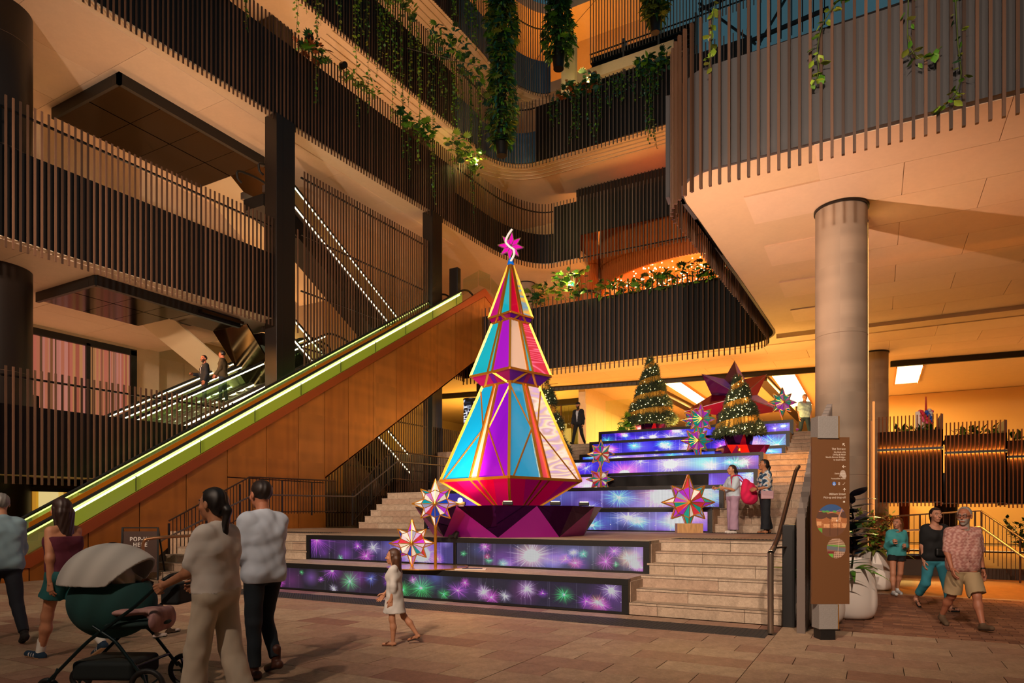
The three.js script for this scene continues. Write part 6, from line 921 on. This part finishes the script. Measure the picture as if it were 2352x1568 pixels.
xmasTree('decorated tree half hidden behind the right side of the crystal tree', -10.06, 3.4, -20.2, 1.05, 3.65, 4);
{ const t = thing('tree_plinth', 'purple and red faceted plinth under the right decorated tree', 'plinth', [-3.91, L3 + .002, -22.6], TH); const pm = M('#5a0a4a', { roughness: .15, metalness: .8 }), pv = M('#7a1270', { roughness: .3, metalness: .4 }), re = M('#e01818', { roughness: .25, metalness: .2 }); const pts = [-.75, -.45, -.1, .2, .5, .75], q = (x, yy, z) => V(x, yy, z);
  for (let k = 0; k < 5; k++) { obj('facet', facet([q(pts[k] * .9, 0, .5), q(pts[k + 1] * .9, 0, .5), q((pts[k] + pts[k + 1]) / 2, .26, .62)], .02), [pm, pv, re, pm, pv][k], t); obj('facet', facet([q((pts[k] + pts[k + 1]) / 2, .26, .62), q(pts[k + 1] * .9, 0, .5), q(k < 4 ? (pts[k + 1] + pts[k + 2]) / 2 : .78, .26, .62)], .02), [re, re, pm, pm, pm][k], t); }
  obj('body', rbox(1.3, .25, 1.0, .02, 0, .13, 0), pm, t); obj('gold_star_mark', (() => { const g = []; for (let k = 0; k < 8; k++) g.push(bar(V(-.2, .11, .57), V(-.2 + Math.sin(k * .785) * .06, .11 + Math.cos(k * .785) * .06, .585), .014)); return g; })(), mat.gold, t); }
{ const t = thing('plinth_box', 'dark box carrying the half hidden decorated tree', 'plinth', [-10.06, L2 + .002, -20.2], 0); obj('body', rbox(1.2, .62, .9, .02, 0, .31, 0), M('#2a0a30', { roughness: .3 }), t); }
{ // the huge five pointed star
  const t = thing('giant_star', 'huge purple mirrored star with seven points behind the right decorated tree', 'star decoration', [-5.23, 6.4, -29.2], TH); const cols = ['#3a0c4a', '#7a0c40', '#6a48f0', '#700828', '#4a1060', '#8a1248', '#5a3ce0'].map((c) => M(c, { roughness: .12, metalness: .4 })); const R = 1.95, r = 1.0, f = V(0, 0, .9), b = V(0, 0, -.5);
  for (let k = 0; k < 7; k++) { const a = k * .8976 + .0, P2 = (q, t2) => V(Math.sin(t2) * q, Math.cos(t2) * q, 0), tip = P2(R * [.86, .9, 1.05, .95, .95, 1.12, .92][k], a), l = P2(r, a - .449), g = P2(r, a + .449); obj('mirror_facet', facet([f, tip, l], .01), cols[(k * 3) % 7], t); obj('mirror_facet', facet([f, g, tip], .01), cols[(k * 3 + 2) % 7], t); obj('mirror_facet', facet([b, l, tip], .01), cols[4], t); obj('mirror_facet', facet([b, tip, g], .01), cols[3], t); obj('edge_bar', bar(f, tip, .02), M('#8a7a90', { metalness: .8, roughness: .3 }), t); }
  obj('stand', rod(V(0, -1.91, -.2), V(0, -.6, -.2), .06), mat.black, t); obj('cross_foot', [bar(V(-.6, -1.88, -.2), V(.6, -1.88, -.2), .08), bar(V(0, -1.88, -.7), V(0, -1.88, .4), .08)], mat.black, t);
}
// ---- orange oval lounge ceiling with fairy lights
{
  const cx = -8.6, cz = -40.2, rx = 6.4, rz = 5.6, y0 = 15.0, y1 = 18.6; const t = thing('oval_ceiling', 'large oval orange ceiling recess with a slatted rim and hundreds of tiny lights', 'ceiling feature', [cx, 0, cz]);
  const pts = [...Array(72)].map((_, i) => [Math.cos(i / 72 * 6.283) * rx, Math.sin(i / 72 * 6.283) * rz]); const om = M('#c8702c', { roughness: .5 });
  obj('ceiling', slab(pts, y0 + 1.0, y0 + 1.1), M('#c87228', { roughness: .6 }), t); const ring = slab(pts.map(([a, b]) => [a * 1.02, b * 1.02]), y0, y1, [pts]); obj('drum', ring, om, t);
  const sl = []; for (let i = 0; i < 260; i++) { const a = i / 260 * 6.283; sl.push(box(.06, y1 - y0, .08, Math.cos(a) * rx * 1.03, (y0 + y1) / 2, Math.sin(a) * rz * 1.03, Math.atan2(Math.cos(a) / rx, Math.sin(a) / rz))); } obj('rim_slats', sl, M('#a85f2a', { roughness: .5 }), t).userData.kind = 'stuff';
  const bm = new THREE.InstancedMesh(new THREE.IcosahedronGeometry(.04, 0), glowM('#ffd888', 16), 620), m4 = new THREE.Matrix4(); for (let i = 0; i < 620; i++) { const a = rnd() * 6.283, r = Math.sqrt(rnd()) * .93; bm.setMatrixAt(i, m4.makeTranslation(Math.cos(a) * r * rx, y0 + rr(.25, .95), Math.sin(a) * r * rz)); } bm.name = 'fairy_lights'; bm.userData.kind = 'stuff'; t.add(bm);
  const c = thing('fluted_column', 'orange fluted column at the left end of the oval lounge ceiling', 'column', [-14.9, 9.2, -36.4]); obj('shaft', cyl(.62, .62, 9.2, 0, 4.6, 0, 24), om, c); const fl = []; for (let i = 0; i < 32; i++) fl.push(box(.05, 9.2, .05, Math.cos(i * .196) * .64, 4.6, Math.sin(i * .196) * .64, -i * .196)); obj('fluting', fl, M('#a85a26', { roughness: .5 }), c); obj('ring', cyl(.8, .8, .12, 0, 5.3, 0, 24), mat.black, c);
  pointLight('#ffa850', 110, [-9, 12.2, -38], 20); pointLight('#ffb060', 60, [-12, 17.4, -37.5], 20); const lg = (p, n) => { const l = thing('added_lantern', n, 'lamp', p); obj('globe', new THREE.SphereGeometry(.16, 16, 12), glowM('#ffae58', 6), l); obj('rod', rod(V(0, .15, 0), V(0, p[1] > 15 ? 3 : 3.8, 0), .012), mat.black, l); }; lg([-9, 12.2, -38], 'round lantern hanging inside the orange lounge'); lg([-12, 17.4, -37.5], 'round lantern hanging above the lounge behind the rear balcony');  // lanterns added as sources for the orange light in the lounge
  // back wall of the lounge with strings of lights
  const cur = thing('light_curtain', 'amber curtain wall with strings of lights behind the terrace plants', 'wall light', [0, 0, 0]); obj('curtain', span(-22, -13, 9.2, 13.5, -37.4, -37.5), M('#d88a30', { roughness: .8 }), cur); const b2 = new THREE.InstancedMesh(new THREE.IcosahedronGeometry(.045, 0), glowM('#ffe0a0', 16), 200); for (let i = 0; i < 200; i++) b2.setMatrixAt(i, m4.makeTranslation(-20.5 + Math.floor(rnd() * 12) * .6, rr(9.8, 13.2), -37.2)); b2.name = 'fairy_lights'; b2.userData.kind = 'stuff'; cur.add(b2);
  const ex = thing('exit_sign', 'small green and white exit sign with a running figure under the ceiling', 'sign', [-14.75, 14.3, -33.6], .9); obj('box', box(.42, .26, .06), M('#e8f0ec'), ex); obj('panel', box(.2, .24, .008, .1, 0, .034), glowM('#18b890', 2.5), ex); obj('figure', [bar(V(-.12, .02, .036), V(-.08, -.06, .036), .02), bar(V(-.12, .02, .036), V(-.13, -.08, .036), .02), bar(V(-.1, .07, .036), V(-.12, .02, .036), .03), new THREE.SphereGeometry(.018, 8, 6).translate(-.09, .1, .036)], glowM('#20c0a0', 2), ex); obj('rod', rod(V(0, .13, 0), V(0, 1.5, 0), .012), mat.black, ex);
}
// ---- foliage: vines, ledge plants, hanging gardens
const vineLeaf = leaf(.11, .085, .3, .2, 3), fern = leaf(.34, .09, .6, .4, 5), monstera = (() => { const g = []; for (let k = -3; k <= 3; k++) g.push(leaf(.3 - Math.abs(k) * .025, .075, .3, .3, 3).rotateZ(k * .36).translate(0, 0, 0)); return merge(g); })();
function bag() { const by = new Map(); return { add(m, g) { if (!by.has(m)) by.set(m, []); by.get(m).push(g); }, done(name, t) { for (const [m, l] of by) obj(name, l, m, t).userData.kind = 'stuff'; } }; }
function vine(label, strands, n = 7, mats = [LM.green, LM.olive, LM.deep], s = 1, group) { // strands: list of point lists
  const t = thing('hanging_vine', label, 'vine', [0, 0, 0], 0, group); const b = bag();
  for (const pts of strands) { const c = new THREE.CatmullRomCurve3(pts.map((p) => V(...p))), L = c.getLength(); obj('stem', new THREE.TubeGeometry(c, Math.max(6, Math.round(L * 6)), .008 * s, 4), M('#4a5a24'), t); const N = Math.round(L * n); for (let i = 0; i < N; i++) { const p = c.getPoint((i + rnd() * .6) / N); b.add(pick(mats), put(vineLeaf, p.x + rr(-.05, .05) * s, p.y + rr(-.03, .03), p.z + rr(-.05, .05) * s, rr(0, 6.3), rr(1.2, 2.6), rr(.7, 1.35) * s)); } }
  b.done('leaves', t); return t;
}
function ledge(label, pts, n, h, spread, kinds, mats, lampAt) {
  const t = thing('ledge_plant', label, 'plant', [0, 0, 0]); const b = bag(), P = path2(pts.map(([x, y, z]) => [x, z]));
  for (let i = 0; i < n; i++) { const q = P.at(rnd() * P.L), y = pts[0][1] + (pts[pts.length - 1][1] - pts[0][1]) * rnd(); const k = pick(kinds), g = k === 'm' ? monstera : k === 'f' ? fern : vineLeaf; const up = rr(-.25, h); b.add(pick(mats), put(g, q.x + q.nx * rr(-.25, spread), y + up, q.z + q.nz * rr(-.25, spread), rr(0, 6.3), rr(.3, 2.0), (k === 'v' ? 1.6 : 1) * rr(.7, 1.4))); if (i % 9 === 0) b.add(LM.deep, tube([V(q.x, y - .2, q.z), V(q.x + rr(-.1, .1), y + up * .6, q.z), V(q.x + q.nx * .2, y + up, q.z + q.nz * .2)], .01, 4, 5)); }
  b.done('leaves', t);
  if (lampAt) { const l = thing('plant_light', 'small bright lamp tucked among the leaves of ' + lampAt[3], 'lamp', lampAt.slice(0, 3)); obj('head', cyl(.05, .07, .14, 0, 0, 0, 12), mat.black, l); obj('lens', new THREE.SphereGeometry(.055, 10, 8).translate(0, .09, 0), glowM('#fff0a0', 30), l); pointLight('#ffe680', 12, [lampAt[0], lampAt[1] + .28, lampAt[2]], 4); }
  return t;
}
const vx = (z, k = .12) => LX(z) + k;
// third balcony on the left
ledge('bushy fern at the top of the third balcony near the upper left', [[vx(-14.2), 19.1, -14.2], [vx(-15.2), 19.1, -15.2]], 90, .5, .4, ['f', 'm'], [LM.deep, LM.olive]);
ledge('trailing plant with red leaves on the third balcony beside a black spotlight', [[vx(-17.6), 18.9, -17.6], [vx(-18.8), 18.9, -18.8]], 60, .35, .4, ['m', 'v'], [LM.deep, LM.green, LM.rust]);
ledge('spiky grass plant on the third balcony', [[vx(-19.8), 18.95, -19.8], [vx(-21.5), 18.95, -21.5]], 70, .4, .3, ['f', 'f', 'v'], [LM.green, LM.olive]);
ledge('dark green plants before the right end of the third balcony', [[vx(-22.8), 18.9, -22.8], [vx(-25.2), 18.9, -25.2]], 130, .4, .5, ['m', 'v', 'f'], [LM.deep, LM.green]);
ledge('lit monstera at the right end of the third balcony', [[vx(-26.6), 19.1, -26.6], [vx(-29), 19.1, -29]], 110, .9, .7, ['m', 'm', 'v'], [LM.green, LM.lime, LM.deep], [vx(-28.6, .35), 19.2, -28.6, 'the lit monstera']);
for (const [z, L] of [[-15.3, 1.2], [-20.5, 1.8], [-23.6, 2.6], [-25.4, 2.9], [-28.6, 2.6]]) vine('thin vine hanging down the front of the third balcony at ' + ({ '-15.3': 'its near end', '-20.5': 'the spiky grass plant', '-23.6': 'the dark green plants', '-25.4': 'the black column', '-28.6': 'the lit monstera' })[z], [[[vx(z), 19, z], [vx(z, .2), 19 - L * .5, z + .06], [vx(z, .18), 19 - L, z - .04]]], 10);
for (const z of [-17.9, -19.6]) { const s = thing('spotlight', z < -19 ? 'black spotlight clamped to the third balcony beside the spiky grass' : 'black spotlight clamped to the third balcony beside the red leaves', 'spotlight', [vx(z, .25), 19.15, z], 1.2); obj('head', cyl(.11, .13, .3, 0, 0, 0, 16).rotateX(1.9), mat.black, s); obj('yoke', [bar(V(-.14, 0, 0), V(-.14, -.25, -.1), .02), bar(V(.14, 0, 0), V(.14, -.25, -.1), .02)], mat.black, s); }
// fourth balcony: many strands reaching below its soffit
const G4 = 'vines hanging from the fourth balcony';
[[-17.6, 4.6], [-18.4, 6.6], [-19.3, 3.2], [-20.2, 4.2], [-20.9, 5.5], [-21.6, 3.8], [-22.3, 5.2], [-22.9, 6.4], [-23.6, 4.0], [-24.4, 6.2], [-25.2, 7.2], [-26.0, 3.2], [-26.8, 5.6], [-27.6, 3.0], [-28.3, 6.2], [-29.2, 4.0]].forEach(([z, L], i) => { const S = []; for (let k = 0; k < 3; k++) { const zz = z + rr(-.25, .25), l = L * (k ? rr(.4, .8) : 1); S.push([[vx(zz), 23.6, zz], [vx(zz, .2), 23.6 - l * .5, zz + rr(-.1, .1)], [vx(zz, .16), 23.6 - l, zz + rr(-.15, .15)]]); } vine('leafy vine trailing down the slats of the fourth balcony on the left', S, 9, i % 3 ? [LM.green, LM.deep, LM.olive] : [LM.lime, LM.green], 1.1, G4); });
ledge('row of ferns and philodendron along the top of the fourth balcony', [[vx(-19.5), 23.9, -19.5], [vx(-24), 23.9, -24]], 190, .45, .45, ['f', 'm', 'v'], [LM.deep, LM.green, LM.olive]);
ledge('blue green spreading plant at the far end of the fourth balcony', [[vx(-25), 23.7, -25], [vx(-31), 23.5, -31]], 230, .7, .9, ['m', 'f', 'v'], [LM.teal, LM.deep, LM.green]);
const G5 = 'vines hanging from the fifth balcony';
[-21.5, -22.6, -23.6, -24.5, -25.6, -26.6, -27.5, -28.6, -29.4].forEach((z, i) => { const x = LX(z) - .33; const S = []; for (let k = 0; k < 3; k++) { const zz = z + rr(-.3, .3), l = rr(2.2, 4.6) + (i === 0 ? 1.5 : 0); S.push([[x, 30, zz], [x + .12, 30 - l * .5, zz], [x + .1, 30 - l, zz + rr(-.15, .15)]]); } vine('leafy vine trailing down the slats of the fifth balcony', S, 11, [LM.green, LM.deep], 1.2, G5); });
// rear ivy and terrace plants
ledge('teal plants with two lamps on the left end of the rear ivy balcony', [[-14.6, 23.7, -32], [-12.4, 23.6, -32]], 170, .5, .5, ['m', 'v'], [LM.teal, LM.deep, LM.rust], [-13.0, 23.75, -31.85, 'the rear ivy balcony']);
ledge('dense climbing plant at the right end of the rear ivy balcony', [[-10.4, 23.6, -32], [-8.8, 23.6, -32]], 150, .5, .4, ['m', 'v', 'f'], [LM.teal, LM.deep, LM.green]);
[[-14.9, 2.6], [-13.8, 2.9], [-12.6, 3.4], [-11.6, 1.6], [-10.9, 1.7], [-10.2, 1.8], [-9.6, 4.6], [-9.2, 1.9]].forEach(([x, L], i) => { const S = []; for (let k = 0; k < 4; k++) { const a = x + rr(-.3, .3), l = L * rr(.5, 1); S.push([[a, 23.7, -31.85], [a + rr(-.2, .2), 23.7 - l * .5, -31.8], [a + rr(-.2, .2), 23.7 - l, -31.82]]); } vine('ivy strands ' + ['at the far left end', 'below the left lamp', 'reaching the lower edge', 'in a short tuft left of centre', 'in a short tuft right of centre', 'below the climbing plant', 'longest of all, hanging past the ceiling edge', 'nearest the big front'][i] + ' of the rear balcony', S, 12, [LM.green, LM.deep, LM.teal], 1.15); });
ledge('dark monstera at the left end of the terrace front', [[-14.4, 11.5, -27.85], [-13.2, 11.6, -27.85]], 70, .7, .5, ['m', 'v'], [LM.deep, LM.olive]);
ledge('monstera lit yellow-green on the terrace front', [[-13, 11.6, -27.85], [-11.3, 11.6, -27.85]], 100, 1.0, .6, ['m', 'm', 'v'], [LM.green, LM.lime, LM.deep], [-12.2, 11.9, -27.7, 'the terrace monstera']);
ledge('low grasses and leaves along the middle of the terrace front', [[-11, 11.5, -27.95], [-7.4, 11.5, -27.95]], 200, .45, .25, ['f', 'f', 'm'], [LM.deep, LM.green, LM.olive]);
ledge('leafy plants along the right part of the terrace front', [[-7.3, 11.5, -27.95], [-4.4, 11.4, -27.7]], 190, .6, .3, ['m', 'v', 'f'], [LM.deep, LM.green]);
ledge('small shrub beside the left decorated tree', [[-9.3, 5.0, -26.3], [-8.9, 5.0, -26.3]], 50, .6, .2, ['v', 'm'], [LM.green, LM.lime]);
// vines on the big front at the right
vine('short vine with big leaves on the left part of the big slatted front', [[[-.35, 10.95, -13.22], [-.6, 10.7, -13.2], [-.82, 10.4, -13.2], [-.92, 9.9, -13.18], [-.9, 9.5, -13.2], [-1.0, 9.32, -13.18]]], 14, [LM.green, LM.lime], 1.5);
vine('thin vine with a curled end on the big slatted front', [[[.5, 11.5, -13.2], [.5, 10.4, -13.2], [.52, 9.5, -13.18], [.72, 9.2, -13.16], [.98, 9.35, -13.18]]], 9, [LM.green, LM.olive], 1.3);
vine('longest vine near the right end of the big slatted front', [[[1.3, 11.5, -13.2], [1.18, 10.5, -13.2], [1.2, 9.4, -13.18], [1.24, 8.7, -13.18], [1.1, 8.4, -13.16], [.9, 8.3, -13.18]], [[1.15, 11.4, -13.2], [1.1, 10.6, -13.2], [1.0, 10.3, -13.16]]], 10, [LM.green, LM.deep, LM.lime], 1.3);
vine('yellow green vine at the rounded left corner of the big front', [[[-2.75, 11.5, -13.25], [-2.8, 10.8, -13.2], [-2.85, 10.2, -13.22]]], 13, [LM.lime, LM.olive], 1.3);
function hangingGarden(label, x, z, yb, yt, r, mats) {
  const t = thing('hanging_garden', label, 'hanging plant', [x, yb, z]); obj('pot', [cyl(r * .5, r * .36, .75, 0, .38, 0, 20), cyl(r * .38, r * .38, .06, 0, .02, 0, 20)], mat.black, t); obj('core', cyl(r * .3, r * .34, yt - yb - .6, 0, (yt - yb) / 2 + .4, 0, 14), M('#1a2412', { roughness: 1 }), t); obj('cable', rod(V(0, yt - yb, 0), V(0, 40 - yb, 0), .012, 5), mat.steel, t);
  const b = bag(), N = Math.round((yt - yb) * 380); for (let i = 0; i < N; i++) { const y = .55 + Math.pow(rnd(), .9) * (yt - yb), a = rnd() * 6.283, R = r * (.8 + .2 * Math.sin(y * 1.7 + x)) * Math.sqrt(rr(.12, 1.3)); const g = rnd() < .12 ? monstera : rnd() < .4 ? fern : vineLeaf; b.add(pick(mats), put(g, Math.sin(a) * R, y, Math.cos(a) * R, a, rr(1.3, 2.5), rr(.8, 1.5))); }
  b.done('leaves', t); return t;
}
hangingGarden('longest hanging column of dark leaves with a black pot at its foot', -14.83, -26.1, 17.8, 26.5, .62, [LM.deep, LM.green, LM.teal, LM.olive]);
hangingGarden('middle hanging column of ferns ending in a black pot', -13.8, -30, 23.7, 29.5, .68, [LM.green, LM.deep, LM.deep]);
hangingGarden('short hanging column beside the big front with its pot showing', -8.42, -28.4, 22.6, 27, .5, [LM.deep, LM.olive]);
// dark louvred windows of the upper rear storey
{
  const t = thing('louvre_wall', 'dark louvred windows above the rear ivy balcony', 'louvre window'); for (const [x0, x1] of [[-14.4, -12.4], [-12.3, -10.4], [-10.3, -8.4]]) { obj('pane', span(x0, x1, 21.4, 28, -35.9, -35.95), M('#0c0d10', { roughness: .15, metalness: .3 }), t); for (let y = 21.6; y < 27.8; y += .28) obj('louvre', span(x0 + .03, x1 - .03, y, y + .05, -35.6, -35.85), M('#15161a', { roughness: .4 }), t); obj('mullion', span(x1, x1 + .1, 21.3, 28.2, -35.5, -35.95), mat.steel, t); }
  obj('white_pier', span(-15.3, -14.5, 21.3, 28, -33.6, -34.0), mat.soffit, t);
  const s = thing('roof_frame', 'dark steel frame against the evening sky at the top right', 'steel frame'); const K = mat.black; obj('beam', [bar(V(-8.3, 25.8, -36), V(-2, 26.4, -36), .16), bar(V(-8.3, 28.6, -36), V(-2, 29.2, -36), .14)], K, s); obj('brace', [bar(V(-8.3, 29, -36), V(-5.4, 25.8, -36), .1), bar(V(-5.2, 25.8, -36), V(-3, 29, -36), .1)], K, s); for (let x = -8.2; x < -2; x += .5) obj('bar', bar(V(x, 25.8, -36.2), V(x, 29.4, -36.2), .05), K, s); obj('parapet', span(-8.3, -2, 21.3, 25.4, -36.2, -36.4), M('#3a342e'), s);
}
for (const [a, b, lab] of [[[-18.2, 22.2, -23.5], [-14.83, 21.6, -26.1], 'thin catenary wire from the fourth balcony to the longest hanging garden'], [[-14.83, 19.8, -26.1], [-13.8, 25.8, -30], 'thin catenary wire between the two left hanging gardens'], [[-13.8, 25, -30], [-8.42, 27, -28.4], 'thin catenary wire leading right from the middle hanging garden']]) { const t = obj('catenary_wire', rod(V(...a), V(...b), .012, 5), mat.steel); tag(t, lab, 'wire'); }
{ const t = thing('round_pillar_screen', 'round pillar display with pale lettering on the terrace behind the crystal tree', 'display', [-17.1, L4, -27.2], TH); const c = document.createElement('canvas'); c.width = 256; c.height = 512; const g = c.getContext('2d'); for (let i = 0; i < 400; i++) { g.fillStyle = pick(['#2a3048', '#4a5578', '#8a94b0', '#c8cce0', '#1c2034']); g.fillRect(rnd() * 256, rnd() * 512, rr(4, 30), rr(4, 30)); } g.save(); g.translate(100, 60); g.rotate(Math.PI / 2); g.fillStyle = '#f4f6ff'; g.font = 'bold 62px sans-serif'; g.fillText('4  THE TERRACE', 0, 0); g.restore(); const tx = new THREE.CanvasTexture(c); tx.colorSpace = THREE.SRGBColorSpace; obj('screen', new THREE.CylinderGeometry(.42, .42, 2.4, 32, 1, true).rotateY(2.2).translate(0, 1.4, 0), new THREE.MeshStandardMaterial({ color: 0x111111, emissive: 0xffffff, emissiveMap: tx, emissiveIntensity: .9 }), t); obj('cap', cyl(.44, .44, .06, 0, 2.63, 0, 32), mat.black, t); obj('base', cyl(.44, .44, .2, 0, .1, 0, 32), mat.black, t); }
{ const t = thing('pillar_screen', 'square glowing display pillar behind the lowest slat screen', 'display', [-24.4, 3.2, -11.2], TH); const c = document.createElement('canvas'); c.width = 128; c.height = 256; const g = c.getContext('2d'); for (let i = 0; i < 500; i++) { g.fillStyle = pick(['#5a6090', '#8088b0', '#a8b0d0', '#484c70', '#c0b8d8']); g.fillRect(rnd() * 128, rnd() * 256, rr(2, 12), rr(2, 10)); } const tx = new THREE.CanvasTexture(c); tx.colorSpace = THREE.SRGBColorSpace; obj('screen', box(.75, 2.2, .75, 0, 1.15, 0), new THREE.MeshStandardMaterial({ color: 0x111111, emissive: 0xffffff, emissiveMap: tx, emissiveIntensity: .8 }), t); obj('base', box(.8, .1, .8, 0, .05, 0), mat.black, t); }
// ================================================================ lamps
// unseen linear uplights added on the floors to brighten soffits and interiors
function uplight(label, x, y, z0, z1, I, col = '#ffbc84', alongX) {
  const t = thing('added_uplight', label, 'added light fitting'); const L = Math.abs(z1 - z0), zc = (z0 + z1) / 2;
  const [w, d] = alongX ? [L, .16] : [.16, L], [cx, cz] = alongX ? [zc, x] : [x, zc];
  obj('channel', box(w + .06, .06, d + .06, cx, y, cz), mat.black, t); obj('diffuser', box(w, .01, d, cx, y + .034, cz), glowM(col, 1.5), t);
  rectLight(col, I, w, d, [cx, y + .06, cz], [cx, y + 5, cz + .001]);
}
uplight('added linear uplight on the floor behind the lowest slat screen', -20.0, 3.23, -10, -16, 34);
uplight('added linear uplight along the foot of the striped window wall', -25.6, 3.23, -11, -17, 26);
uplight('added linear uplight behind the second slatted balcony', -20.0, 9.43, -12.5, -17, 44);
uplight('added linear uplight along the inner wall of the second storey', -25.8, 9.43, -14, -26, 36);
uplight('added linear uplight behind the tall slat screen', -23.2, 0, -18, -25, 240, '#ffc070');
uplight('added linear uplight behind the third slatted balcony', -19.9, 16.53, -14, -28, 34);
uplight('added linear uplight behind the fourth slatted balcony', -19.9, 21.38, -17, -29, 34);
uplight('added linear uplight behind the fifth slatted balcony', -20.4, 27.13, -10, -30, 35);
uplight('added linear uplight behind the rear balcony of the fourth storey', -33.2, 21.38, -16, -9, 24, '#ffb070', true);
uplight('added linear uplight on the upper terrace behind the topmost platform', -27.2, 4.512, -12, -2.5, 110, '#ffc468', true);
uplight('added linear uplight before the yellow storefront', -33.5, 4.512, -23, -15, 180, '#ffb848', true);
uplight('added linear uplight behind the terrace front in the orange lounge', -29.6, 9.23, -16, -5, 42, '#ff9a3c', true);
uplight('added linear uplight in the orange corner of the fifth storey', -37.5, 27.13, -20, -13, 80, '#ff9a30', true);
uplight('added linear uplight in the ground floor passage', -19.35, .53, 0, 2, 12, '#ffa040', true);
uplight('added linear uplight at the back of the ground floor passage', -33, .03, 1, 12, 25, '#ffc488', true);
// unseen canopy added behind the viewer, its made-up downlights light plaza and facades
{
  const c = structGroup('ceiling'); struct('slab', span(-34, 16, 9.0, 9.8, 3.2, 14), mat.soffit, c); const w = structGroup('added_wall_front'); struct('wall', span(-40, 22, 0, 30, 14, 14.5), mat.beige, w);  // canopy added to hold the downlights, unseen wall added to bounce warm light
  const D = [[-14, 3.6, [-19, 7, -12], 1000, .55], [-10, 3.6, [-18.5, 14, -20], 1250, .6], [-6, 3.6, [-9, .5, -14], 520, .42], [-2, 3.6, [-4, .5, -14], 520, .42], [2, 3.6, [-1.5, 1, -15], 420, .4], [-4, 3.6, [0, 10, -13.5], 260, .5], [4, 3.6, [3, 10, -13.5], 120, .5], [0, 3.6, [-10, 12, -32], 900, .5], [-3, 3.6, [-6, 0, -7], 120, .6], [-12, 3.6, [-14, .5, -11], 300, .5]];
  D.forEach(([x, z, to, I, a], i) => { const t = thing('added_downlight', 'adjustable round downlight in the unseen canopy behind the viewer', 'added_downlight', [x, 8.9, z], 0, 'added canopy downlights'); obj('ring', new THREE.TorusGeometry(.14, .03, 8, 24).rotateX(Math.PI / 2), mat.black, t); obj('lens', cyl(.13, .13, .02, 0, .02, 0), glowM('#ffd9a8', 4), t); spotLight('#ffe0c6', I, [x, 8.8, z], to, a, .9, 6); });
}
function addedSpot(label, pos, to, I, a, col = '#ffae58') { const t = thing('added_ceiling_spotlight', label, 'spotlight', pos); obj('can', cyl(.08, .09, .16, 0, .08, 0, 16), mat.black, t); obj('lens', cyl(.07, .07, .01, 0, -.004, 0, 16), glowM(col, 6), t); spotLight(col, I, [pos[0], pos[1] - .04, pos[2]], to, a, .8, 4); }  // made-up fittings, added to brighten the stairs, the two men and the paving
addedSpot('added ceiling spotlight behind the big round column, aimed at the upper stairs', [-.3, 8.22, -19.4], [-2.4, 3.1, -21.8], 330, .36);
addedSpot('added ceiling spotlight above the two men on the escalator', [-21.6, 8.3, -12.6], [-20.1, 6.2, -15.2], 120, .5);
addedSpot('added ceiling spotlight over the smooth orange paving at the right', [-.78, 8.22, -18.6], [2.8, 0, -16.4], 420, .34, '#ffa030');
renderer.render(scene, camera);
